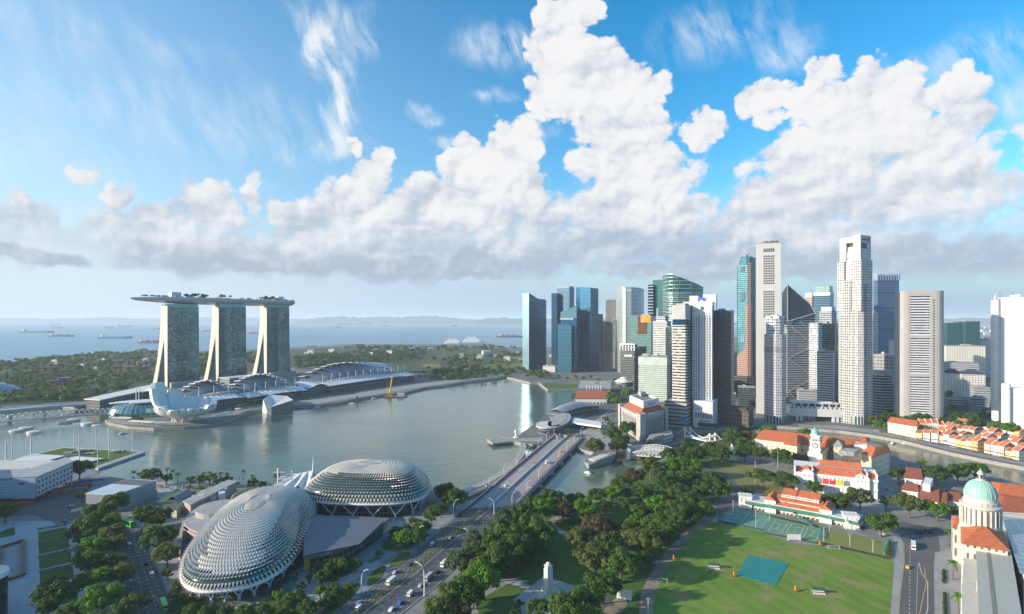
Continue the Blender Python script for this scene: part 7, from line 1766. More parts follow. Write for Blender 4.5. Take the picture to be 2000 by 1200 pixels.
mb=MB();mb.prism(offset(ccw(p),.4),zt-.2,zt+.5);mb.build('roof',facade('pale_ribbed_roof',(.42,.47,.50),(.50,.55,.58),2,1.0,1,.1,.9,.2,.4,.5,0,.06),t)
q=ccw(p);mb=MB();mb.prism(qd(q,.60,.95,.05,.95) if 0 else[lerp(q[0],q[3],.62)]+[lerp(q[1],q[2],.62),lerp(q[1],q[2],.96),lerp(q[0],q[3],.96)],zt+.5,zt+.7);mb.build('roof_panel',M_roofd,t)
t=thing('barrel_roof_block','low building with a dark arched roof and green flat roof by the taxi lane','building',(*G(345,985),LAND))
p=[G(302,990,8),G(345,1003,8),G(380,968,8),G(345,962,8)]
mb=MB();mb.prism(ccw(p),LAND-1,LAND+6,cw=3);mb.build('wall',M_terr,t);mb=MB();mb.prism(offset(ccw(p),.5),LAND+6,LAND+6.6);mb.build('roof',plain('green_flat_roof',(.07,.11,.08),.8),t)
a,b,c,d=[Vector((*G(*q,11),0)) for q in((328,976),(346,980),(376,963),(358,959))]
mb=MB();mb.grid(lambda u,v:tuple(a.lerp(d,u).lerp(b.lerp(c,u),v)+Vector((0,0,LAND+6.6+3.2*math.sin(math.pi*v)))),8,8);mb.build('arched_roof',M_mallroof,t)
for i,(q,col,L,nm) in enumerate((((100,968),(.55,.10,.04),22,'orange barrier stack left of the grandstand corner'),((152,954),(.32,.05,.04),20,'dark red site container below the box pavilion'),((135,962),(.15,.13,.14),26,'dark grey site container before the stair bays'),((123,958),(.60,.16,.03),20,'orange barrier stack in the middle of the yard'),((160,942),(.03,.12,.35),30,'blue tarpaulin stack at the end of the stair bays'),((37,989),(.38,.07,.05),16,'red site container at the street corner'),((14,984),(.55,.14,.05),18,'orange barrier stack under the patterned panel'),((232,935),(.06,.14,.28),26,'blue-roofed barge moored by the quay'))):
 x,y=G(*q);mb=MB();r7=random.Random(i)
 for k in range(5 if 'stack' in nm else 1):
  if 'stack' in nm:mb.box(x+(k-2)*L/5,y+(k-2)*L/9,LAND,L/5*.9,3.5,r7.uniform(1.2,2.6),.55)
  else:mb.box(x,y,LAND if 'barge' not in nm else 0.0,L,5,3,.5)
 tag(mb.build('site_stack' if 'stack' in nm else('barge' if 'barge' in nm else 'container'),plain('site_%d'%i,col,.7,var=.2,scale=.6),None,origin=(x,y,LAND)),nm,'barge' if 'barge' in nm else 'site storage')
t=thing('curved_corner_roof','dark glass block with a cream rounded roof at the lower left edge','building',(*G(-10,1130),LAND))
cx,cy=G(-30,1125,25);mb=MB();mb.prism(circle(cx,cy,9,9,28),LAND-1,24,cw=2,cont=True);mb.build('glass_wall',M_glassd,t);mb=MB();mb.prism(circle(cx,cy,9.6,9.6,28),24,26.5);mb.build('roof',plain('cream_roof',(.62,.58,.52),.6),t)
t=thing('sunken_court','timber-edged sunken court with a ramp beside the pale plaza','court',(*G(25,1095),LAND))
q=[G(0,1072),G(45,1058),G(45,1125),G(0,1140)]
mb=MB()
qq=ccw(q)
for a,b in zip(qq,qq[1:]+qq[:1]):mb.bar((*a,LAND+.8),(*b,LAND+.8),2.2,1.6)
mb.build('parapet',plain('timber_brown',(.25,.12,.06),.7),t);mb=MB();mb.sheet(offset(qq,-1),LAND+.2);mb.build('floor',M_terr,t)
# ---- memorials, sports gear
x,y=G(1071,1158)
t=thing('memorial_pillar','stone war memorial pillar with steps on a pale plaza','memorial',(x,y,LAND))
a_=.55
mb=MB()
for k,(w,d,h) in enumerate(((13,9,.6),(11,7,1.2),(6.5,4.6,3.2),(3.6,3.6,13.5),(4.4,4.4,.0))):
 if h:mb.box(x,y,LAND-.05,w,d,h,a_)
mb.box(x,y,LAND+13.4,3.0,3.0,1.6,a_);mb.box(x,y,LAND+14.9,3.6,3.6,.5,a_);mb.lathe([(1.5,LAND+15.3),(1.2,LAND+16.6),(.4,LAND+17)],x,y,8);mb.build('pillar',M_lstone,t)
for k in range(6):
 c=G(1083+k*2.6,1170-k*3.2,LAND);mb=MB();mb.box(c[0],c[1],LAND,8,.7,.35+.0*k,a_+1.0);mb.build('step',M_grey,t)
x,y=G(1429.5,898);t=thing('obelisk','white obelisk on a stepped base on the civic green','monument',(x,y,LAND));zo=GZ(866,y)
mb=MB();mb.prism(circle(x,y,1.5,1.5,4,.8),LAND+6,zo-2,cap=False);mb.loft([[(*q,LAND+6) for q in circle(x,y,1.6,1.6,4,.8)],[(*q,zo-2) for q in circle(x,y,1.1,1.1,4,.8)],[(*q,zo) for q in circle(x,y,.05,.05,4,.8)]]);mb.build('shaft',M_white,t)
mb=MB();mb.box(x,y,LAND,9,9,1,.2);mb.box(x,y,LAND+.9,6,6,2.4,.2);mb.box(x,y,LAND+3.2,4,4,3,.2);mb.build('base',M_white,t)
def screen(q,w,h,a,label):
 x,y=G(*q);t=thing('sight_screen',label,'screen',(x,y,LAND));mb=MB();mb.box(x,y,LAND+.5,w,.3,h,a);mb.build('panel',M_white,t)
 for s in(-.42,.42):mb=MB();mb.box(x+math.cos(a)*w*s,y+math.sin(a)*w*s,LAND-.02,.3,2.2,.6,a);mb.build('foot',M_steel,t)
screen((1551,1056),9,3.8,-.08,'white sight screen before the tennis courts at the top of the field');screen((1219,1172),8,5,-.35,'white sight screen under the trees at the left of the field')
t=thing('pitch_cover','turquoise pitch cover stretched on the sports field','cover',(*G(1490,1112),LAND))
p=ccw([G(1462,1085),G(1541,1101),G(1515,1144),G(1438,1124)]);mb=MB();mb.prism(p,LAND+.02,LAND+.18);mb.build('sheet',plain('turquoise_sheet',(.012,.20,.185),.6,var=.12,scale=.3),t)
for q,lab in(((1436,1126),'orange cover roller at the left corner of the turquoise pitch cover'),((1556,1155),'orange cover roller to the right of the turquoise pitch cover'),((1318,1094),'orange machine standing on the field near the umbrella tree'),((1603,1066),'yellow mower by the bowling green hedge')):
 x,y=G(*q);t=thing('field_roller',lab,'machine',(x,y,LAND));mb=MB();mb.box(x,y,LAND+.2,2.2,1.2,1.0,.2);mb.box(x-.7,y,LAND+1.1,.5,.8,1.8,.2);mb.build('body',plain('machine_orange',(.65,.24,.03),.5),t);mb=MB();mb.tube([(x-.9,y-.6,LAND+.4),(x-.9,y+.6,LAND+.4)],.42,8);mb.tube([(x+.9,y-.6,LAND+.4),(x+.9,y+.6,LAND+.4)],.42,8);mb.build('wheels',M_dark,t)
for q,lab in(((1395,1111),'green-roofed bench shelter on the field left of the turquoise cover'),((1599,1160),'green-roofed bench shelter right of the turquoise cover')):
 x,y=G(*q);t=thing('bench_shelter',lab,'shelter',(x,y,LAND));mb=MB();mb.box(x,y+.6,LAND+2.6,7,2.6,.2,-.15);mb.build('roof',plain('shelter_green',(.02,.11,.07),.6),t)
 mb=MB();mb.box(x,y-.2,LAND+.4,6,.5,.15,-.15);mb.box(x,y-.8,LAND+.05,6.4,.5,.5,-.15);mb.box(x,y+.5,LAND+.9,6,.12,.5,-.15);mb.build('bench',M_white,t)
 for s in(-3.2,3.2):mb=MB();mb.tube([(x+s,y+.8-s*.15,LAND),(x+s,y+.8-s*.15,LAND+2.7)],.07,5);mb.build('post',M_steel,t)
for q,lab,w in(((1628,1073),'white football goal beside the bowling green hedge',7),((1292,1138),'white football goal lying by the dirt path',6)):
 x,y=G(*q);mb=MB();pts=[(x-w/2,y,LAND),(x-w/2,y,LAND+2.4),(x+w/2,y-1,LAND+2.4),(x+w/2,y-1,LAND)];mb.tube(pts,.12,5);mb.tube([pts[1],(x-w/2,y+1.6,LAND),(x+w/2,y+.6,LAND),pts[2]],.08,4);tag(mb.build('goal_frame',M_white,None,origin=(x,y,LAND)),lab,'goal')
for i,(q,z_) in enumerate((((1432,1010),12),((1476,1030),13),((1503,1018),12),((1609,1058),9),((1660,1068),8),((1705,1080),8),((1266,1205),9),((1530,1005),10),((1620,1040),12),((1484,900),18),((1519,915),22),((1475,945),20))):
 x,y=G(*q);t=thing('court_light','%s sports light pole from the left among those around the courts'%ORD[sorted(range(12),key=lambda k:[1432,1476,1503,1609,1660,1705,1266,1530,1620,1484,1519,1475][k]).index(i)],'light pole',(x,y,LAND),'court light poles')
 mb=MB();mb.tube([(x,y,LAND),(x,y,LAND+z_)],.16,5);mb.build('pole',M_steel,t);mb=MB();mb.box(x,y,LAND+z_,1.6,.5,.4);mb.build('lamp',M_grey,t)
M_fence=plain('fence_mesh_green',(.03,.05,.045),.8)
for a,b,lab in(((1401,1019),(1491,1037),'low dark fence along the field side of the nearer tennis courts'),((1492,1042),(1597,1063),'low dark fence along the field side of the grass courts')):
 A_,B_=G(*a),G(*b);mb=MB();mb.bar((*A_,LAND+1.0),(*B_,LAND+1.0),.12,.12)
 mb.bar((*A_,LAND+.5),(*B_,LAND+.5),.06,.9)
 for k in range(9):q=lerp(A_,B_,k/8);mb.bar((*q,LAND),(*q,LAND+1.1),.12,.12)
 tag(mb.build('court_fence',M_fence,None,origin=(*A_,LAND)),lab,'fence')
def parasol(col):
 t=thing('parasol','x','parasol');mb=MB();mb.lathe([(1.7,2.2),(.05,3.0)],0,0,8);mb.build('canopy',col,t);mb=MB();mb.tube([(0,0,0),(0,0,2.9)],.06,4);mb.build('pole',M_white,t);return t
gp=parasol(plain('parasol_green',(.02,.17,.13),.7));first=True
PS=[(1553+i*4.5,1009+i*3.0+(i%2)*2.0) for i in range(8)]+[(1733-k*1.5,1062+k*4.4) for k in range(6)]+[(1598+k*1.4,1054-k*4.5) for k in range(5)]
for i,q in enumerate(PS):
 lab='green parasol, %s %s'%(ORD[i] if i<8 else ORD[(i-8) if i<14 else i-14],'from the left on the club terrace' if i<8 else('from the top, right of the bowling green' if i<14 else 'from below, left of the bowling green'))
 o=gp if first else dup(gp,(0,0,0));first=False;o.location=(*G(*q),LAND+.1);o['label']=lab;o['group']='green parasols at the club'
# ---- floating crane and small craft in the bay
x,y=G(765,776,0);t=thing('crane_barge','yellow crane on a work barge by the far promenade','crane',(x,y,0))
mb=MB();mb.box(x+8,y,-.5,46,18,2.5,.2);mb.build('barge',plain('barge_rust',(.22,.10,.07),.8),t);mb=MB();mb.box(x+18,y,1.9,14,9,5,.2);mb.build('cabin',M_white,t)
M_cy=plain('crane_yellow',(.55,.33,.04),.6)
mb=MB();mb.box(x-4,y,1.9,9,7,7,.2);mb.tube([(x-4,y,8),(x+2,y,GZ(733,y))],[1.6,.7],4);mb.tube([(x-9,y,8),(x-8,y,24),(x+2,y,GZ(733,y))],.3,4);mb.build('boom',M_cy,t)
x,y=G(697,787,0);mb=MB();mb.tube([(x,y,-1),(x,y,12)],[2.2,1.8],8);mb.bar((x-9,y,1),(x+9,y,1),2,1);tag(mb.build('dark_buoy_tower',M_dark,None,origin=(x,y,0)),'dark upright mooring post in the bay before the exhibition hall','mooring post')
def boat_proto():
 t=thing('small_boat','x','boat');mb=MB();rings=[]
 for s,w,k in((-5,1.6,.2),(-3,2.0,0),(1,2.0,0),(4,1.2,.2),(6,.1,.6)):rings.append([(s,-w*.7,-.3),(s,-w,1.1+k),(s,w,1.1+k),(s,w*.7,-.3)])
 mb.loft(rings,closed=False,cap0=True);mb.face([(-5,-1.6,1.2),(-3,-2,1.0),(1,-2,1.0),(4,-1.2,1.2),(6,0,1.6),(4,1.2,1.2),(1,2,1.0),(-3,2,1.0),(-5,1.6,1.2)]);mb.build('hull',M_white,t)
 mb=MB();mb.box(-.5,0,1,5,2.6,1.7);mb.build('cabin',M_steel,t);return t
bp=None
for i,(q,k,rz,lab) in enumerate([((688,790),1.2,0,'white boat beside the dark mooring post'),((731,780),1.1,.4,'white boat between mooring post and crane barge'),((620,797),1.0,.3,'white boat nearest the angular glass pavilion'),((658,786),.9,.2,'small boat off the promenade steps'),((240,848),.9,.8,'small white boat left of the lotus museum promenade'),((1148,925),.8,2.4,'dark work boat under the near end of the long road bridge'),((1105,796),1.6,.6,'white tour boat moored by the dining pavilion'),((1118,788),1.4,.6,'second white tour boat moored near the pier hall'),((1770,868),1.0,-.3,'white bumboat moored mid-river before the shophouses'),((1805,875),1.0,-.2,'white bumboat in front of the parasol quay'),((555,938),1.3,.1,'brown bumboat moored left of the white tent roof'),((1745,867),.8,.4,'small white craft closest to the granite towers on the river')]):
 x,y=G(*q,0)
 if bp is None:bp=boat_proto();o=bp
 else:o=dup(bp,(0,0,0))
 o.location=(x,y,0);o.rotation_euler=(0,0,rz);o.scale=(k,)*3;o['label']=lab;o['group']='small boats'
# ---- ships at anchor
def ship(px,py,w,label,col,kind=0,ang=0.0):
 x,y=G(px,py,0);L=w*y/F;t=thing('cargo_ship' if kind<3 else 'cruise_ship',label,'ship',(x,y,0),None if kind==3 else 'ships at anchor');s=L/100;H=max(L*.045,2.6*y/F) if kind<3 else L*.06
 M=plain('hull_'+'_'.join('%d'%(c*100) for c in col),col,.6,var=.1)
 mb=MB();rings=[]
 for u,wd,sh in((-50,5.5,.0),(-42,7.5,0),(30,7.5,0),(43,5,.15),(51,.2,.4)):rings.append([(x+u*s,y-wd*s*.8,-1),(x+u*s,y-wd*s,H*(1+sh)),(x+u*s,y+wd*s,H*(1+sh)),(x+u*s,y+wd*s*.8,-1)])
 mb.loft(rings,closed=True,cap0=True,cap1=True);mb.build('hull',M,t)
 if kind<3:
  mb=MB();mb.box(x-38*s,y,H*.95,8*s,10*s,H*1.3);mb.box(x-40*s,y,H*2.2,3*s,3*s,H*.6);mb.build('bridge_house',plain('ship_white',(.6,.6,.58),.6),t)
 if kind in(1,2):
  mb=MB();r7=random.Random(int(px))
  for k in range(7):mb.box(x+(-26+k*10)*s,y,H*.95,7.5*s,9*s,H*r7.uniform(.2,.9 if kind==1 else 1.2))
  mb.build('deck_cargo',plain('cargo_%d'%kind,((.12,.14,.18),(.25,.12,.10))[kind-1],.7,var=.3,scale=.02),t)
  mb=MB()
  for k in range(4):mb.bar((x+(-22+k*15)*s,y,H),(x+(-22+k*15)*s,y,H*2.0),.8*s,.8*s)
  mb.build('derrick',plain('ship_white',(.6,.6,.58),.6),t)
 if kind==3:
  mb=MB()
  for k,(a,b,h0) in enumerate(((-46,36,1.0),(-44,32,1.6),(-42,28,2.2),(-34,22,2.8),(-20,16,3.4))):mb.box(x+(a+b)/2*s,y,H*h0-.1*k,(b-a)*s,(13-k)*s,H*.62,0,0,3)
  mb.build('superstructure',facade('cruise_decks',(.74,.74,.74),(.25,.3,.35),6,6,.8,.3,.6,.1,.3,.5,0),t)
  for u in(-22,6):mb=MB();mb.loft([[(x+(u+a)*s,y+b*s,H*3.9) for a,b in((-5,-3),(5,-3),(5,3),(-5,3))],[(x+(u-2+a)*s,y+b*s,H*5.2) for a,b in((-2.5,-1.5),(2.5,-1.5),(2.5,1.5),(-2.5,1.5))]],cap1=True);mb.build('funnel',M_white,t)
 return t
for a in((72,650,66,'long low grey tanker, widest ship at the far left',(.16,.20,.23)),(120,658,50,'blue-grey freighter with derricks and a raised stern, second ship from the left shore',(.14,.16,.22),1),(225,661,66,'blue tanker between the left freighter and the hotel towers',(.06,.22,.34)),(296,670,52,'dark freighter partly behind the left hotel tower',(.10,.11,.15),2),(107,635.5,23,'distant grey ship, uppermost on the left horizon',(.2,.24,.28)),(111,641,23,'distant grey ship just below the uppermost left one',(.2,.24,.28)),(212,641,19,'distant thin ship above the blue tanker',(.2,.24,.28)),(243,639,28,'distant longer ship above the blue tanker toward the towers',(.18,.22,.27)),(305,643.5,16,'small reddish ship just left of the first hotel tower',(.35,.16,.14)),(408,648,30,'red-grey ship between the first and second hotel towers',(.26,.13,.13)),(505,651.5,44,'red tanker between the second and third hotel towers',(.38,.10,.10)),(506,635,16,'distant grey ship above the red tanker',(.2,.24,.28)),(670,635,31,'distant long ship right of the third tower',(.16,.2,.25)),(706,634,35,'second distant long ship, under the highest island hill',(.2,.24,.28)),(659,641,13,'small ship with a white deckhouse below the distant long ones',(.2,.2,.22)),(752,637,13,'tiny ship right of the island hill',(.16,.2,.24)),(887,638,11,'tiny ship above the cruise ships',(.16,.2,.24)),(996,659,52,'dark container ship touching the first blue tower',(.09,.09,.12),2)):ship(*a)
ship(886,671,36,'smaller white cruise ship, left one of the two at the terminal',(.72,.72,.72),3);ship(924,669,42,'larger white cruise ship with two funnels at the terminal',(.74,.74,.74),3)
def person(px,py,a,top,leg,label):
 x,y=G(px,py);z=LAND+.17;t=thing('person',label,'person',(x,y,z));c,s=math.cos(a),math.sin(a);W=lambda u,v,h:(x+c*u-s*v,y+s*u+c*v,z+h)
 mb=MB()
 for k in(-1,1):mb.tube([W(.12*k,.10*k,0),W(.11*k,.03,.48),W(.09*k,0,.90)],[.06,.075,.10],6)
 mb.tube([W(0,0,.82),W(0,0,1.05),W(0,0,1.38),W(0,0,1.48)],[.15,.15,.20,.07],8);mb.tube([W(0,0,1.46),W(0,.01,1.56),W(0,.01,1.66),W(0,0,1.74)],[.05,.09,.10,.04],8)
 for k in(-1,1):mb.tube([W(.20*k,0,1.40),W(.25*k,.02,1.12),W(.24*k,.10,.86)],[.055,.048,.04],5)
 mb.build('body',plain('skin',(.35,.22,.15),.6),t)
 mb=MB();mb.tube([W(0,0,.86),W(0,0,1.05),W(0,0,1.39),W(0,0,1.46)],[.165,.165,.215,.09],8);mb.build('shirt',plain('cloth_'+top[0],top[1],.8),t)
 mb=MB()
 for k in(-1,1):mb.tube([W(.12*k,.10*k,.08),W(.11*k,.03,.48),W(.09*k,0,.92)],[.075,.09,.115],6)
 mb.build('trousers',plain('cloth_'+leg[0],leg[1],.8),t);mb=MB();mb.tube([W(0,-.02,1.64),W(0,-.01,1.72),W(0,0,1.77)],[.108,.10,.03],8);mb.build('hair',M_dark,t)
wt,bk,bl,rd=('white',(.7,.7,.7)),('black',(.03,.03,.03)),('blue',(.05,.12,.3)),('red',(.45,.05,.05))
for a in((697,1107,.3,bk,bk,'person in black walking on the theatre plaza, left one of a pair'),(700.5,1107.5,.4,bl,bk,'person in a blue shirt on the theatre plaza beside the one in black'),(960,863,1,wt,bl,'person in white at the tip of the viewing jetty'),(975,862.5,2,rd,bk,'person in red on the viewing jetty'),(985,861.5,.2,bk,bl,'person in a black shirt on the viewing jetty near the statue'),(1381,1117,1.2,wt,wt,'person in white clothes standing left of the bench shelter on the field')):person(*a)
# ---- trees
def leaf_mat(name,a,b):
 m,t,bs=mat_new(name)
 g=t.nodes.new('ShaderNodeNewGeometry');P=E(t,g.outputs['Position'])
 oi=t.nodes.new('ShaderNodeObjectInfo');rn=E(t,oi.outputs['Random'])
 n=noise(t,P,.30,3,.6);wn=t.nodes.new('ShaderNodeTexWhiteNoise');wn.noise_dimensions='3D';t.links.new(vscale(t,P,1.3).o,wn.inputs['Vector'])
 f=(n.lin(.3,.7)*.6+rn*.35+(E(t,wn.outputs['Value'])-.5)*.3).cl()
 c=cmix(t,f,a,b);setv(t,bs,'Base Color',c);bs.inputs['Roughness'].default_value=.6;bs.inputs['Specular IOR Level'].default_value=.25
 tr=t.nodes.new('ShaderNodeBsdfTranslucent');t.links.new(c.o,tr.inputs['Color']);mx=t.nodes.new('ShaderNodeMixShader');mx.inputs[0].default_value=.5
 t.links.new(bs.outputs[0],mx.inputs[1]);t.links.new(tr.outputs[0],mx.inputs[2]);t.links.new(mx.outputs[0],t.nodes['Material Output'].inputs['Surface'])
 return m
LM={'dark green':leaf_mat('leaf_dark',(0.056,0.110,0.022),(0.095,0.162,0.031)),'green':leaf_mat('leaf_mid',(0.069,0.146,0.025),(0.112,0.202,0.034)),'bright green':leaf_mat('leaf_bright',(0.090,0.213,0.016),(0.140,0.291,0.025)),'olive':leaf_mat('leaf_olive',(0.101,0.140,0.034),(0.162,0.190,0.050)),'yellowish':leaf_mat('leaf_yellowish',(0.146,0.157,0.039),(0.246,0.224,0.067)),'red-brown':leaf_mat('leaf_redbrown',(0.095,0.078,0.039),(0.157,0.118,0.056)),'grey-green':leaf_mat('leaf_greygreen',(0.078,0.129,0.062),(0.123,0.174,0.090))}
M_bark=plain('bark',(.12,.095,.07),.9,var=.25,scale=1.5)
def leaf_clump(mb,c,r,n,r9,size,flat=1.0):
 for _ in range(n):
  z=r9.uniform(-.55,1);a=r9.uniform(0,6.283);q=math.sqrt(max(0,1-z*z));k=r*r9.uniform(.72,1.06)
  p=Vector((c[0]+q*math.cos(a)*k,c[1]+q*math.sin(a)*k,c[2]+z*k*flat))
  nn=Vector((q*math.cos(a)+r9.gauss(0,.3),q*math.sin(a)+r9.gauss(0,.3),z+.3+r9.gauss(0,.3))).normalized()
  u=nn.orthogonal().normalized();v=nn.cross(u);an=r9.uniform(0,3.14);e1=(u*math.cos(an)+v*math.sin(an))*size*r9.uniform(.7,1.3);e2=(v*math.cos(an)-u*math.sin(an))*size*r9.uniform(.4,.8)
  mb.v+=[tuple(p-e1),tuple(p+e2),tuple(p+e1),tuple(p-e2)];i=len(mb.v)-4;mb.f.append((i,i+1,i+2,i+3));mb.uv+=[(0,0)]*4;mb.mi.append(0)
def tree_proto(kind,seed):
 r9=random.Random(seed);t=thing('tree','x','tree');mb=MB();cl=[]
 H={'round':14.5,'umbrella':14,'tall':17,'small':9}[kind];Rr={'round':8,'umbrella':9.5,'tall':7,'small':4.2}[kind]
 if kind=='umbrella':
  for i in range(38):
   rr=Rr*math.sqrt(r9.random())*.92;a=r9.uniform(0,6.283);cl.append((rr*math.cos(a),rr*math.sin(a),H*.80-3.2*(rr/Rr)**2+r9.gauss(0,.5),r9.uniform(1.7,2.6)))
  fl=.6
 else:
  for i in range({'round':42,'tall':34,'small':16}[kind]):
   z=r9.uniform(-.55,1);a=r9.uniform(0,6.283);q=math.sqrt(1-z*z) if abs(z)<1 else 0;k=r9.uniform(.45,.95)
   zz_=H*.60+z*k*H*.36;cl.append((q*math.cos(a)*Rr*k*1.0,q*math.sin(a)*Rr*k,zz_,r9.uniform(1.5,2.6)*(Rr/8)))
  fl=.8
 for c in cl:leaf_clump(mb,c,c[3],62,r9,.62*max(.65,Rr/8),fl)
 tb=MB();tb.tube([(0,0,-.3),(.1,0,H*.22),(r9.uniform(-.4,.4),r9.uniform(-.4,.4),H*.42)],[.62,.45,.36],7)
 for c in cl[:9]:tb.tube([(0,0,H*.26),(c[0]*.45,c[1]*.45,H*.26+(c[2]-H*.26)*.6),(c[0]*.9,c[1]*.9,c[2])],[.3,.2,.07],5,caps=False)
 tb.build('trunk',M_bark,t);mb.build('crown',LM['green'],t);return t,H,Rr
PROT={k:[tree_proto(k,s) for s in ss] for k,ss in(('round',(1,2,3)),('umbrella',(4,5)),('tall',(6,7)),('small',(8,9)))}
UNUSED={p[0].name for v in PROT.values() for p in v}
def palm_proto(seed):
 r9=random.Random(seed);t=thing('palm_tree','x','palm');tb=MB();tb.tube([(0,0,-.2),(.2,.1,4),(.1,0,8)],[.32,.24,.2],6);tb.build('trunk',M_bark,t);mb=MB()
 for k in range(15):
  a=k*2.4+r9.uniform(-.2,.2);el=r9.uniform(.1,1.2);L=r9.uniform(2.8,3.8);pts=[]
  for i in range(6):
   s=i/5;pts.append(Vector((math.cos(a)*L*s*math.cos(el*.7),math.sin(a)*L*s*math.cos(el*.7),8+L*(s*math.sin(el)-1.0*s*s*(1.1-.4*el)))))
  sd=Vector((-math.sin(a),math.cos(a),0))
  for i in range(5):
   w0,w1=.62*math.sin(math.pi*(i+.25)/5.4),.62*math.sin(math.pi*(i+1.25)/5.4) if i<4 else .03
   for s in(-1,1):mb.face([tuple(pts[i]),tuple(pts[i+1]),tuple(pts[i+1]+sd*s*w1-Vector((0,0,.25*w1))),tuple(pts[i]+sd*s*w0-Vector((0,0,.25*w0)))])
 mb.build('crown',LM['green'],t);return t
PALM=palm_proto(3);UNUSED.add(PALM.name)
T=[];rt=random.Random(99)
def zone(name,s,kind='round'):
 """x,y,width,tone letter[,kind letter] of each crown, in photo pixels"""
 for e in s.split(';'):
  v=e.split(',');T.append((float(v[0]),float(v[1]),float(v[2]),{'d':'dark green','m':'green','b':'bright green','o':'olive','y':'yellowish','r':'red-brown','g':'grey-green'}[v[3].strip()],{'u':'umbrella','t':'tall','s':'small','r':'round'}[v[4]] if len(v)>4 else kind,name))
zone('in the wood along the main road','1025,1005,75,d;970,1030,60,g;1037,1030,70,m;995,1050,62,m;932,1060,50,g;900,1100,50,g;990,1082,75,d;950,1100,70,o;945,1132,65,b;895,1150,70,d;862,1187,62,o;895,1198,50,r;990,1012,46,d;1060,1045,52,m;1012,1075,56,d;965,1065,54,m;920,1085,48,m;1040,1068,46,d;975,1105,50,m;850,1215,60,d;925,1165,40,d')
zone('along the river edge of the park','1065,992,44,b;1080,975,45,d;1100,995,42,r;1140,990,46,b;1140,1010,24,o,s;1125,978,36,d;1165,965,34,d;1195,960,40,b;1228,962,32,g;1250,960,36,m;1272,962,32,m;1240,928,50,r;1212,948,36,d;1287,922,32,g;1270,912,40,o;1317,912,48,b;1350,912,44,b;1300,945,58,d;1350,937,58,d;1390,935,52,d;1325,958,42,d;1377,960,32,m;1405,960,34,d;1422,952,24,b,s;1457,957,24,d,s;1225,985,28,d;1180,985,26,d;1045,985,40,d')
zone('in mid park by the lawn','1350,978,46,d;1285,985,46,b;1257,1008,48,m;1320,998,66,d,u;1287,1025,58,m;1170,1032,66,r;1217,1035,52,d;1240,1022,34,b;1130,1055,44,o;1255,1055,68,o,u;1297,1040,52,d;1160,1090,96,o;1212,1100,84,m;1257,1090,36,d;1177,1140,64,d;1147,1180,60,m;1107,1190,64,m;1050,1190,44,d;1015,1178,20,d,s;1375,995,40,m;1190,1065,50,d;1340,1012,36,d')
zone('beside the truss bridge and grand hotel','1198,850,46,d;1205,868,50,d;1162,873,34,o;1225,838,34,d;1180,845,26,m,s;1192,830,24,m,s;1206,782,36,b;1192,775,30,b;1222,768,26,b;1182,818,20,m,s;1215,860,36,d;1268,862,20,d,s;1110,842,18,d,s')
zone('between the cable bridge and the obelisk','1430,852,38,m;1465,850,36,o;1498,843,42,b;1347,872,36,d;1362,885,42,d;1390,877,46,d;1426,862,34,g;1310,890,40,d;1340,892,40,d;1410,886,36,d;1572,850,28,b;1450,868,30,m')
zone('before the cream museum and concert hall','1454,882,32,d;1484,886,30,d;1512,890,30,d;1540,894,34,d;1566,898,26,d;1488,928,48,d,u;1528,936,50,d,u;1590,952,28,m;1634,978,42,d;1680,970,42,d;1606,972,24,m,s','round')
zone('along the lane and court road','1720,1016,56,m;1776,982,54,o;1730,980,26,m,s;1755,928,30,d;1830,928,42,d;1870,921,38,m;1904,917,50,m;1830,992,42,b;1862,995,24,d,s;1800,905,20,b,s')
zone('behind the shophouses on the far quay','1712,818,28,o;1719,828,24,b;1737,818,26,d;1762,822,32,m;1805,820,38,d;1846,826,24,d;1868,814,36,d;1894,816,36,m;1878,830,26,b;1905,828,26,d;1948,832,42,b;1972,836,34,b;1900,758,16,b,s;1925,800,18,d,s;1790,818,26,d')
zone('beside the avenue at the left','187,1000,46,d;180,1022,58,d;155,1038,42,g;207,1025,44,m;175,1048,40,d;217,1045,44,o;180,1070,50,b;222,1060,42,o;175,1094,50,m;220,1090,46,o;185,1125,60,b;237,1125,44,y;200,1165,68,b;262,1170,54,o;225,1198,52,d;310,1050,64,m;327,1082,44,o;328,1118,20,m,s;283,1008,40,d;315,1008,40,d;345,1145,22,d,t;338,1160,20,d,t;355,1165,20,m,s;223,982,46,d;160,967,20,d,s;10,1000,36,o;155,914,48,d;112,1160,66,d;138,1195,44,d;95,1190,30,d;299,1015,24,d')
zone('on the waterfront walk left of the theatres','297,928,32,d;325,932,20,d,s;372,936,20,d,s;390,937,20,d,s;410,932,22,m,s;425,938,24,d,s;445,936,22,d,s;460,945,16,b,s;495,940,22,d,s;540,930,12,m,s;510,944,18,d,s')
zone('between the theatres and the main road','870,958,40,d;888,973,44,d;861,994,28,d;843,1006,28,m,t;807,1021,24,g,t;825,1027,30,m;816,1048,36,m;789,1048,36,b;774,1039,26,d;795,1036,28,d;739,1078,16,b,s;696,1102,22,m,s;663,1105,30,b;648,1096,36,d;630,1108,36,m;630,1126,34,d;651,1129,20,b,s;543,1159,24,b,s;576,1165,36,m;625,1154,22,b,s;675,1150,28,o;648,1156,28,m;600,1186,36,d;639,1176,28,d;560,1185,34,d;520,1195,30,d;480,1195,34,m;440,1198,30,d;405,1195,30,d;375,1190,28,m;590,1145,20,d,s;604,1128,18,m,s;1005,1195,24,d,s;880,958,20,d,s')
zone('at the foot of the waterfront glass towers','1075,733,14,d;1092,735,14,d;1108,738,15,d;1125,735,14,m;1140,738,14,d;1155,736,13,d;1170,742,14,m;1185,745,15,d;1200,742,14,m;1062,734,12,d;1195,752,14,b','small')
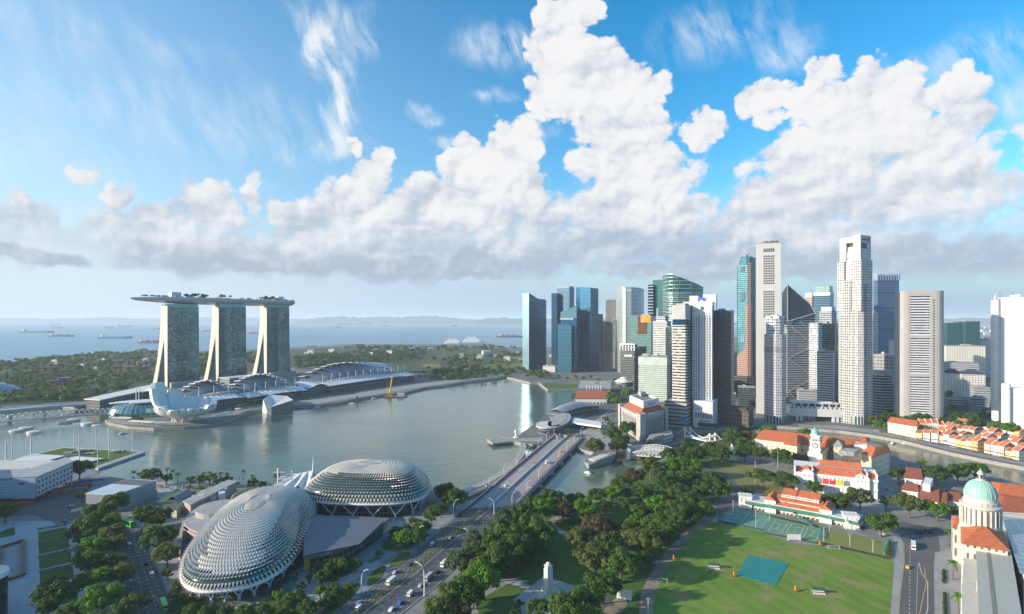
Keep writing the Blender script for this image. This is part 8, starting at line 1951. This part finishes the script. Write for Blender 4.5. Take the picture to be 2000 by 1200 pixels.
zone('along the promenade before the malls','452,800,13,o;468,793,14,y;480,790,14,o;500,786,13,m;520,783,12,d;545,778,12,d;570,775,13,o;585,770,12,d;600,772,12,m;265,815,14,o;272,818,13,d;230,812,12,o;640,765,11,d;665,762,11,d;690,758,11,d;820,735,12,d;840,738,12,d;858,736,12,m;875,732,12,d','small')
CNT={}
for i,e in enumerate(T):CNT.setdefault((e[5],e[3]),[]).append((e[0],i))
RANK={}
for k,v in CNT.items():
 for j,(x,i) in enumerate(sorted(v)):RANK[i]=(j,len(v))
WORDS={'umbrella':'umbrella-shaped tree','tall':'slim tree','small':'tree','round':'tree'}
def place(proto,loc,rz,sc,lab,group,leaf):
 t=proto
 if t.name in UNUSED:UNUSED.discard(t.name);t.location=loc;t.rotation_euler=(0,0,rz);t.scale=sc;t['label']=lab;t['group']=group
 else:t=dup(t,loc,rz,sc,lab,group)
 for ch in t.children:
  if ch.name.startswith('crown'):ch.material_slots[0].link='OBJECT';ch.material_slots[0].material=leaf
for i,(px,py,w,tone,kind,zn) in enumerate(T):
 pr,H,Rr=PROT[kind][rt.randrange(len(PROT[kind]))];s=1.0
 for _ in range(4):Y=(CAMZ-LAND-H*.6*s)*F/(py-HY);s=min(w*1.16/2*Y/F/Rr,1.35)
 j,n=RANK[i]
 lab='%s %s, %s %s'%(tone,WORDS[kind],('%s such from left'%ORD[j]) if n>1 else 'only such',zn)
 place(pr,(GX(px,Y),Y,LAND),rt.uniform(0,6.28),(s,s,s*rt.uniform(.9,1.12)),lab,'trees '+zn,LM[tone])
PX=[(260,922),(270,926),(277,924),(285,920),(297,918),(327,917),(337,920),(347,926),(398,925),(409,923),(431,925),(443,926),(475,921),(493,930),(1206,803),(1198,812),(1190,822),(1176,826),(1410,888),(1418,882),(1852,1037),(1861,1099),(1873,1165),(1404,894)]
for i,(px,py) in enumerate(PX):
 big=px>1800;s=1.25 if big else 1.05;Y=(CAMZ-LAND-8*s)*F/(py-HY)
 lab=('palm before the domed court, %s from the far end'%ORD[i-20]) if i in(20,21,22) else('palm on the bay walk, %s from the left'%ORD[i]) if i<14 else('palm left of the grand hotel, %s from the left'%ORD[[17,16,15,14].index(i)]) if i<18 else 'palm near the obelisk, %s from the left'%ORD[[23,18,19].index(i) if i in(23,18,19) else 0]
 place(PALM,(GX(px,Y),Y,LAND),rt.uniform(0,6),(s,s,s),lab,'palms',LM['bright green' if big else 'green'])
def hedge(pts,w,h,label,leaf,name='hedge',size=.4):
 p=resample([G(*q) for q in pts],w*.55);mb=MB();r9=random.Random(len(p))
 for q in p:leaf_clump(mb,(q[0]+r9.gauss(0,w*.1),q[1]+r9.gauss(0,w*.1),LAND+h*.5),w*.6*r9.uniform(.75,1.15),30,r9,size,h/w*.9)
 tag(mb.build(name,leaf,None,origin=(*p[len(p)//2],LAND)),label,'hedge')
hedge([(662,1230),(707,1197),(812,1116),(935,1010),(950,997)],4.4,4.4,'long olive hedge on the median of the main road',LM['olive'])
for a,w,h,lab in((((1600,1062),(1668,1077),(1733,1092)),1.6,1.4,'low hedge between the sports field and the bowling green'),(((1738,1060),(1736,1090)),2.2,2.4,'thick hedge right of the bowling green'),(((1500,1008),(1610,1034)),1.2,1.2,'thin hedge behind the tennis courts'),(((1760,1034),(1800,1040),(1835,1033)),3.2,2.2,'dark hedge in front of the white villas'),(((1843,1115),(1843,1140)),1.4,1.2,'clipped hedge strip by the domed court, upper'),(((1845,1160),(1846,1225)),1.4,1.2,'clipped hedge strip by the domed court, lower'),
(((750,1102),(785,1082)),4,1.6,'dark planted mound nearest the road on the theatre plaza'),(((722,1100),(735,1093)),3.5,1.5,'dark planted mound on the theatre plaza beside the lone sapling'),(((716,1128),(748,1112)),4,1.6,'dark planted strip below the plaza mound'),(((795,1075),(815,1060)),3,1.6,'dark hedge by the disc lawn'),(((895,1010),(905,1000)),3,1.6,'clipped hedge at the near left end of the long road bridge'),(((75,1036),(131,1026)),2.2,1.6,'hedge along the top edge of the uppermost memorial lawn'),(((76,1061),(133,1050)),2,1.4,'hedge along the second memorial lawn'),(((76,1089),(137,1076)),2,1.4,'hedge along the third memorial lawn'),(((78,1119),(142,1105)),2,1.4,'hedge along the fourth memorial lawn')):hedge(a,w,h,lab,LM['dark green'],size=.32)
r9=random.Random(5);mb=MB()
for poly,n in((((330,1205),(345,1150),(400,1178),(560,1165),(600,1225),(330,1235)),150),(((600,1200),(640,1160),(705,1130),(700,1160),(640,1220)),70),(((300,952),(470,948),(450,956),(330,958)),60),(((480,952),(540,945),(545,955),(500,962)),20),(((520,1120),(560,1095),(590,1115),(560,1165),(510,1165)),50),(((620,1125),(645,1095),(690,1095),(690,1120),(640,1132)),50),(((790,1060),(815,1030),(840,1010),(835,1035),(810,1060)),40)):
 xs,ys=[p[0] for p in poly],[p[1] for p in poly];k=0
 while k<n:
  x,y=r9.uniform(min(xs),max(xs)),r9.uniform(min(ys),max(ys));c=False
  for(x0,y0),(x1,y1) in zip(poly,poly[1:]+poly[:1]):
   if(y0>y)!=(y1>y) and x<(x1-x0)*(y-y0)/(y1-y0)+x0:c=not c
  if c:q=G(x,y);rr=r9.uniform(1.2,2.6);leaf_clump(mb,(*q,LAND+rr*.5),rr,26,r9,.42,.8);k+=1
o=mb.build('shrubbery',LM['dark green']);o['kind']='stuff';o['label']='shrub planting around the theatres and promenade'
def wood(name,polys,leaf,seed,hmin,hmax,size):
 r9=random.Random(seed);mb=MB()
 for poly,n in polys:
  xs,ys=[p[0] for p in poly],[p[1] for p in poly];k=0
  while k<n:
   x,y=r9.uniform(min(xs),max(xs)),r9.uniform(min(ys),max(ys));c=False
   for(x0,y0),(x1,y1) in zip(poly,poly[1:]+poly[:1]):
    if(y0>y)!=(y1>y) and x<(x1-x0)*(y-y0)/(y1-y0)+x0:c=not c
   if not c:continue
   k+=1;q=G(x,y);h=r9.uniform(hmin,hmax)*(1+max(0,q[1]-1500)/3000);rr=h*r9.uniform(.45,.75)
   for _ in range(3):leaf_clump(mb,(q[0]+r9.gauss(0,rr*.5),q[1]+r9.gauss(0,rr*.5),LAND+h*.6+r9.gauss(0,h*.1)),rr*r9.uniform(.55,.8),16,r9,rr*.36,.75)
   mb.lathe([(.5,LAND-.5),(.4,LAND+h*.6)],q[0],q[1],4,cap=False)
 o=mb.build(name,leaf);o['kind']='stuff';return o
GA=[((-200,812),(-200,724),(0,718),(150,700),(305,694),(300,752),(170,780),(60,788)),640]
wood('woodland',[(GA[0],330),(((386,735),(390,695),(412,695),(405,735)),30),(((482,712),(484,690),(512,690),(508,715)),25),(((578,722),(578,700),(830,685),(830,700),(660,715)),170),(((820,740),(850,700),(1020,690),(1020,700),(900,735)),60),(((690,690),(690,680),(1000,680),(1020,688)),70)],leaf_mat('leaf_garden',(.035,.075,.025),(.07,.12,.035)),1,9,16,1)
wood('woodland',[(GA[0],330),(((386,735),(390,695),(412,695),(405,735)),30),(((578,722),(578,698),(830,684),(830,706),(660,718)),120),(((820,744),(850,728),(1020,726),(1020,734),(900,744)),70),(((0,712),(150,697),(300,690),(310,696),(150,704),(0,722)),120),(((1020,728),(1068,728),(1068,742),(1020,738)),16)],LM['dark green'],2,9,17,1)
wood('woodland',[(GA[0],90),(((820,735),(850,715),(1020,705),(1020,715),(900,735)),40),(((1710,800),(1760,790),(1990,815),(1990,840),(1760,825)),30),(((1850,750),(1935,750),(1935,820),(1850,800)),25)],LM['olive'],3,7,12,1)
# ---- shophouses
r9=random.Random(17)
def shop_proto(col,tile,nm):
 t=thing('shophouse','x','shophouse');w,d,h=6.6,15,8.5
 mb=MB();mb.box(0,0,-.5,w,d,h+.5,0,0,3.3);mb.build('wall',facade('shop_wall_'+nm,col,(.10,.10,.10),2.2,3.6,.42,.3,.72,.1,.4,.7,0,.5),t)
 mb=MB();gable(mb,[(-w/2,-d/2),(w/2,-d/2),(w/2,d/2),(-w/2,d/2)],h,3.4,0,0,.25);mb.build('roof',tile,t)
 for s in(-1,1):mb=MB();mb.bar((s*w/2,-d/2,h+.3),(s*w/2,0,h+3.7),.35,.6);mb.bar((s*w/2,0,h+3.7),(s*w/2,d/2,h+.3),.35,.6);mb.build('party_wall',M_stucco,t)
 mb=MB();mb.box(0,-d/2-.8,2.8,w,1.6,.3);mb.build('awning',M_dark,t);return t
SH={k:shop_proto(c,tl,k.replace(' ','_')) for k,c,tl in(('white',(.72,.71,.68),M_orange),('cream',(.70,.62,.46),M_orange),('pale yellow',(.72,.58,.28),M_redtile),('apricot',(.70,.42,.18),M_orange),('pale blue',(.52,.60,.64),M_redtile))}
SU=set(SH);rows=[([(1798,860),(1862,868),(1920,881),(1985,896),(2060,912)],'front',0),([(1745,846),(1830,852),(1890,862),(1950,876),(2040,893)],'second',17),([(1790,842),(1850,845),(1920,857),(1990,870),(2060,885)],'third',33),([(1880,840),(1940,848),(2000,858),(2050,868)],'back',50)]
for pts,rn,_ in rows:
 P=resample([G(*q) for q in pts],7.0);seen={}
 for i in range(len(P)-1):
  a,b=P[i],P[i+1];rz=math.atan2(b[1]-a[1],b[0]-a[0]);k=r9.choice(['white']*4+['cream']*4+['pale yellow','apricot','pale blue'])
  if 1000+a[0]/a[1]*F>2012 or r9.random()<(.04 if rn=='front' else .12):continue
  seen[k]=seen.get(k,0)+1;lab='%s tiled shophouse, %s of that colour from left in the %s quay row'%(k,ORD[seen[k]-1],rn);loc=((a[0]+b[0])/2,(a[1]+b[1])/2+8,LAND);sc=(1.03,r9.uniform(.9,1.1),r9.uniform(.85,1.35))
  if k in SU:SU.discard(k);o=SH[k];o.location=loc;o.rotation_euler=(0,0,rz);o.scale=sc;o['label']=lab;o['group']='shophouses on the far quay'
  else:dup(SH[k],loc,rz,sc,lab,'shophouses on the far quay')
tt=block('cream three-storey corner house with dark round windows, left end of the quay row',[G(1734,846),G(1790,856),G(1796,846),G(1742,838)],LAND+14,5,M_cream,hip=.05,name='corner_house')
P=resample([G(*q) for q in((1716,846),(1760,856),(1850,876),(1990,905))],9)
for i in range(0,len(P)-1):
 a,b=P[i],P[i+1];mb=MB();rz=math.atan2(b[1]-a[1],b[0]-a[0]);mb.box(a[0],a[1]+2.5,LAND+2.7,8.2,4.2,.5,rz)
 for s in(-3.6,3.6):mb.box(a[0]+s*math.cos(rz),a[1]+2.5+s*math.sin(rz),LAND-.02,.2,.2,2.75,rz)
 if 1000+a[0]/a[1]*F<2005:tag(mb.build('quay_awning',M_roofd if i%5 else M_roof,None,origin=(*a,LAND)),'%s awning from the left along the shophouse quay'%ORD[min(i,48)],'awning','quay awnings')
# ---- city behind the right-hand towers
def cityb(pl,pr,top,Y,label,wall,d=22,a=18,roof=None,hip=0,nm='building'):
 r=Rect(pl,pr-1,pr,Y,a,dr=d);t=thing(nm,label,'building',(*r.c(),LAND));z=r.z(top)
 mb=MB();mb.prism(r.p,LAND-1,z,cw=3);mb.build('wall',wall,t);mb=MB()
 if hip:gable(mb,r.p,z,hip,0,.35,1)
 else:mb.prism(offset(r.p,.4),z-.01,z+1.2);plant_boxes(mb,r.p,z+1.2,2,3,int(pl))
 mb.build('roof',roof or M_roof,t)
M_hw=facade('hotel_white_grid',(.62,.60,.55),(.10,.12,.13),5.0,4.4,.5,.3,.72,.2,.2,.6,0,.4);M_dg=facade('deep_green_glass',(.03,.10,.11),(.02,.09,.10),2,4,.9,.15,.9,.6,.12)
M_lo=facade('lowrise_grey',(.36,.38,.40),(.08,.10,.12),4,4,1,.4,.75,.3,.2);M_hd=plain('dark_hip_tile',(.05,.07,.09),.7)
for a in((1850,1872,631,1500,'dark teal office block left of the green glass pair',M_dg),(1862,1888,629,1560,'deep green glass office block in the right background',M_dg),(1886,1915,628,1480,'green glass block with a stepped roof in the right background',M_dg),(1848,1926,677,1350,'wide cream hotel with a window grid right of the rounded beige tower',M_hw,30),(1850,1888,666,1700,'white flat-topped block above the cream hotel, left',M_hw),(1912,1938,664,1500,'pale block beside the white slatted tower',M_hw),(1852,1913,710,1200,'long low white roof in front of the cream hotel',M_lo),(1850,1878,730,1120,'cream flats with a dark hip roof, left of two',M_hw,20,18,M_hd,9),(1879,1926,732,1100,'cream flats with dark hip roofs, right of two',M_hw,22,18,M_hd,9),(1850,1887,782,960,'low grey office block with window bands behind the quay trees',M_lo),(1903,1936,758,990,'low grey block by the foot of the white slatted tower',M_lo),(1896,1934,780,940,'long white shed roof before the low grey block',M_lo),(1706,1716,612,1250,'thin pale tower peeping out right of the tallest granite tower',m_uw),(1742,1756,666,1250,'small white block glimpsed left of the rounded beige tower',M_hw),(1060,1085,716,1640,'low white pavilion at the foot of the first blue tower',M_hw,16),(1560,1600,765,980,'dark low block between the folded tower and the white block',M_lo),(1433,1440,690,1240,'sliver of a grey block right of the dark brown tower',M_lo),(1300,1312,640,1130,'dark slab between the white banded and cream banded towers',m_d11),(1411,1438,770,960,'dark low block at the foot of the pink granite tower',m_d11),(1443,1476,758,1000,'grey low block left of the tall white slab',m_d11)):cityb(*a)
k=0
for poly in(((1752,1850),(640,662),14),((1935,1995),(632,650),6),((1845,1940),(640,664),16),((0,330),(698,722),16),((590,860),(680,697),16),((900,1020),(688,706),8),((1060,1200),(690,735),6)):
 for _ in range(poly[2]):
  px,py=r9.uniform(*poly[0]),r9.uniform(*poly[1]);x,y=G(px,py);w=r9.uniform(.006,.016)*y;h=r9.uniform(.003,.007)*y
  mb=MB();mb.box(x,y,LAND-.5,w,w*.6,h,r9.uniform(-.4,.4),0,4);mb.box(x,y,LAND+h-.52,w*.94,w*.55,h*.12,0)
  tag(mb.build('distant_building',r9.choice([M_hw,M_lo,M_conc,M_white]) if px<1100 else r9.choice([M_hw,M_lo,M_hw]),None,origin=(x,y,LAND)),'small pale low building in the hazy distance '+('behind the right-hand towers' if px>1100 else 'beyond the gardens and malls'),'building','small distant buildings '+('right' if px>1100 else 'left'))
# ---- vehicles
M_tyre=plain('tyre',(.02,.02,.02),.8);M_win=plain('vehicle_glass',(.02,.03,.035),.08)
def paint(n,c):return plain('paint_'+n,c,.3,.0,var=.03)
def vehicle(kind):
 L,W,H={'car':(4.5,1.8,1.45),'van':(5.2,1.95,2.3),'bus':(11.5,2.5,3.1),'double-decker bus':(11.5,2.5,4.4),'truck':(7.5,2.3,3.0)}[kind]
 t=thing(kind.replace('-','_').replace(' ','_'),'x',kind);prof={'car':[(-.5,.35),(-.5,.85),(-.40,.95),(-.26,1.42),(.10,1.45),(.26,.98),(.46,.82),(.5,.6),(.5,.35)],'van':[(-.5,.4),(-.5,2.2),(-.47,2.3),(.28,2.3),(.40,1.3),(.49,1.05),(.5,.4)]}.get(kind,[(-.5,.4),(-.5,H-.1),(-.48,H),(.47,H),(.5,H-.4),(.5,.4)])
 mb=MB();mb.loft([[(x*L,-W/2,z) for x,z in prof],[(x*L,-W/2*.97,z) for x,z in prof][:0] or[(x*L,W/2,z) for x,z in prof]],cap0=True,cap1=True);mb.build('body',paint('white',(.7,.7,.7)),t)
 bands_={'car':[(-.30,.20,.98,1.34)],'van':[(.02,.33,1.35,1.95)],'bus':[(-.46,.47,1.4,2.5)],'double-decker bus':[(-.46,.47,1.3,2.0),(-.46,.47,2.9,3.7)],'truck':[(.36,.47,1.6,2.3)]}[kind]
 for a,b,z0,z1 in bands_:mb=MB();mb.box((a+b)/2*L,0,z0,(b-a)*L,W+.06,z1-z0);mb.box((.5 if kind!='car' else .2)*L-.1,0,z0,.3,W*.88,z1-z0);mb.box((-.5 if kind!='car' else-.3)*L+.1,0,z0,.3,W*.88,z1-z0);mb.build('window',M_win,t)
 for sx in(-.31,.31):
  for sy in(-1,1):mb=MB();r_=.33 if kind=='car' else .45;mb.tube([(sx*L,sy*W/2-.12,r_),(sx*L,sy*W/2+.10,r_)],r_,10);mb.build('wheel',M_tyre,t)
 return t
VP={k:vehicle(k) for k in('car','van','bus','double-decker bus','truck')};VU=set(VP)
COL={'white':(.72,.72,.72),'black':(.02,.02,.025),'dark grey':(.06,.065,.07),'silver':(.40,.41,.43),'blue':(.02,.12,.45),'yellow':(.65,.42,.02),'red':(.5,.03,.03),'green':(.12,.50,.06),'pale blue':(.20,.42,.60)}
MR=math.atan2(G(930,1010)[1]-G(705,1199)[1],G(930,1010)[0]-G(705,1199)[0]);_a,_b=G(290,1190),G(258,1085);AV=math.atan2(_b[1]-_a[1],_b[0]-_a[0]);_a,_b=G(1785,1200),G(1778,1062);CR=math.atan2(_b[1]-_a[1],_b[0]-_a[0])
for kind,col,px,py,rz,lab in[('truck','white',868,1105,MR,'on the main road by the edge of the wood'),('car','black',853,1120,MR,'behind the white truck by the wood'),('truck','silver',837,1132,MR,'between the black car and the tall street lamp'),('car','silver',822,1146,MR,'at the tall street lamp on the near carriageway'),('van','white',802,1163,MR,'on the near carriageway below the tall lamp'),('car','blue',782,1180,MR,'behind the white van on the near carriageway'),('car','white',765,1193,MR,'last at the bottom of the near carriageway'),('van','white',702,1191,MR,'at the bottom of the main road beside the median hedge'),('car','white',701,1180,MR,'at the bottom of the far carriageway'),('truck','white',764,1140,MR,'in the middle of the far carriageway'),('car','silver',772,1120,MR,'ahead of the white truck on the far carriageway'),('car','white',987,950,MR,'alone on the long road bridge'),('car','yellow',1094,883,MR,'on the right side of the bridge'),('double-decker bus','red',1090,846,MR,'in the queue at the far bridge end'),
('double-decker bus','green',251,1029,AV+.35,'turning at the top of the avenue'),('double-decker bus','green',281,1042,AV+.1,'half hidden by the tree right of the avenue'),('bus','green',320,1186,AV,'at the bottom of the avenue'),('car','white',253,1064,AV,'beside the yellow box on the avenue'),('car','black',284,1104,AV,'below the crossing on the avenue'),('van','white',296,1126,AV,'in mid avenue'),('car','blue',256,1139,AV,'by the yellowish tree on the avenue'),('car','dark grey',317,1165,AV,'ahead of the green bus at the bottom'),('car','blue',125,1020,2.9,'in the left junction'),('car','silver',138,991,.3,'by the zebra crossing at the left junction'),
('bus','white',1784,1070,CR,'on the court road'),('car','blue',1782,1051,CR+.3,'in front of the white bus on the court road'),('car','yellow',1772,1110,CR,'alone on the court road'),('car','black',1796,1043,.2,'at the bend by the dark hedge, left'),('car','dark grey',1815,1042,.1,'at the bend by the dark hedge, right'),('car','white',1725,1046,-.3,'parked beside the bowling green hedge'),('car','silver',1676,1037,-.2,'parked at the club house end, left'),('car','dark grey',1685,1032,-.2,'parked at the club house end, right'),('car','red',1732,957,.9,'in the lane beside the concert hall'),('car','yellow',1742,961,.9,'in the lane near the villas'),('car','silver',880,1052,MR,'on the far carriageway near the hedge bend'),('car','dark grey',800,1105,MR,'two lengths ahead of the silver car on the far carriageway'),('van','white',845,1066,MR,'beside the theatre kerb on the far carriageway'),('car','black',940,1062,MR,'under the wood edge before the bridge'),('car','red',1045,905,MR,'on the bay side of the bridge'),('car','white',1035,955,MR,'on the river side of the bridge near its start'),('truck','white',1068,905,MR,'on the river side of the bridge in the middle')]+[('car',['white','silver','dark grey','white','black'][i%5],1086+(i%3)*8+(i//3)*2,850.5+(i//3)*3.2-(i%3)*.8,MR,'in the bridge-end queue, %s row from the far end'%ORD[i//3]+(', lane %s'%('left','middle','right')[i%3])) for i in range(9)]+[('car',['pale blue','white'][i%2],254+i*5,1012.5-i*1.4,.4,'in the taxi rank, %s from left'%ORD[i]) for i in range(5)]:
 loc=(*G(px,py),LAND+.15);bx=0<=(loc[1]-dkL[0][1]) and px>905 and px<1120
 if bx:s_=min(1,(loc[1]-dkL[0][1])/(dkL[-1][1]-dkL[0][1]));z_=ztop(s_)+.08;loc=(*G(px,py,z_),z_)
 l_='%s %s %s'%(col,kind,lab)
 if kind in VU:VU.discard(kind);o=VP[kind];o.location=loc;o.rotation_euler=(0,0,rz);o['label']=l_
 else:o=dup(VP[kind],loc,rz,1.0,l_)
 for ch in o.children:
  if ch.name.startswith('body'):ch.material_slots[0].link='OBJECT';ch.material_slots[0].material=paint(col.replace(' ','_'),COL[col])
# ---- curved street lamps
def lamp():
 t=thing('street_lamp','x','street lamp');mb=MB();mb.tube([(0,0,0),(0,0,6),(.25,0,9),(1.2,0,11),(2.8,0,12)],[.30,.24,.2,.17,.14],6);mb.build('pole',M_white,t);mb=MB();mb.box(3.2,0,11.9,1.3,.5,.25);mb.build('lamp_head',M_steel,t);return t
lp=lamp();first=True
for i,(px,py,rz,s,lab) in enumerate([(x,y,MR-1.57,1,'on the bridge median, %s from the near end'%ORD[j]) for j,(x,y) in enumerate(((1000,988),(1029,965),(1052,937),(1072,917),(1091,899),(1107,881),(1121,867),(1134,853)))]+[(x,y,MR-1.57,.9,'on the bay side of the bridge, %s from the near end'%ORD[j]) for j,(x,y) in enumerate(((955,955),(984,927),(1009,909),(1031,892),(1051,874),(1067,861),(1082,850)))]+[(706,1160,MR-1.57,1.15,'at the bottom of the plaza kerb'),(816,1067,MR-1.57,1.15,'in the middle of the plaza kerb'),(886,1010,MR-1.57,1.15,'at the near left corner of the bridge'),(829,1165,MR+1.57,1.5,'tallest, on the median hedge'),(917,1075,MR+1.57,1.15,'before the wood, nearer'),(965,1010,MR+1.57,1.15,'before the wood, at the bridge start')]):
 o=lp if first else dup(lp,(0,0,0));first=False;o.location=(*G(px,py),LAND);o.rotation_euler=(0,0,rz);o.scale=(s,)*3;o['label']='white curved street lamp '+lab;o['group']='curved street lamps'
for nm in[o for o in UNUSED]:
 for o in list(bpy.data.objects[nm].children)+[bpy.data.objects[nm]]:bpy.data.objects.remove(o)
x,y=G(1908,1182,12);t=thing('flagpole','white flagpole with a red and white flag before the domed court','flagpole',(x,y,LAND));mb=MB();mb.tube([(x,y,LAND),(x,y,24)],.12,5);mb.build('pole',M_white,t)
for i,c in enumerate(((.55,.02,.03),(.75,.75,.75))):mb=MB();mb.grid(lambda u,v:(x+3.4*u,y+.25*math.sin(5*u),22.6-1.1*i+1.1*v-u),6,1);mb.build('flag_half',paint(('red','white')[i],c),t)
p=[(-292,275),(-488,480),(-560,480),(-372,240)]  # unseen block, put in and sized for the shade it throws on the park
t=thing('shading_block','pale hotel wing left of the memorial park, just outside the picture','building',(-430,370,LAND))
mb=MB();mb.prism(ccw(p),LAND-1,42,cw=4);mb.build('wall',M_hw,t);mb=MB();mb.prism(offset(ccw(p),.5),42,43.5);mb.build('roof',M_roof,t)
# ---- air
mb=MB();mb.box(0,22000,-10,64000,50000,330)
hz=bpy.data.materials.new('haze');hz.use_nodes=True
t_=hz.node_tree;t_.nodes.clear()
o_=t_.nodes.new('ShaderNodeOutputMaterial');v_=t_.nodes.new('ShaderNodeVolumePrincipled')
t_.links.new(v_.outputs[0],o_.inputs['Volume'])
v_.inputs['Color'].default_value=(.80,.90,1.0,1);v_.inputs['Density'].default_value=5.0e-5;v_.inputs['Anisotropy'].default_value=.05
hz_o=mb.build('haze',hz);hz_o['kind']='stuff'
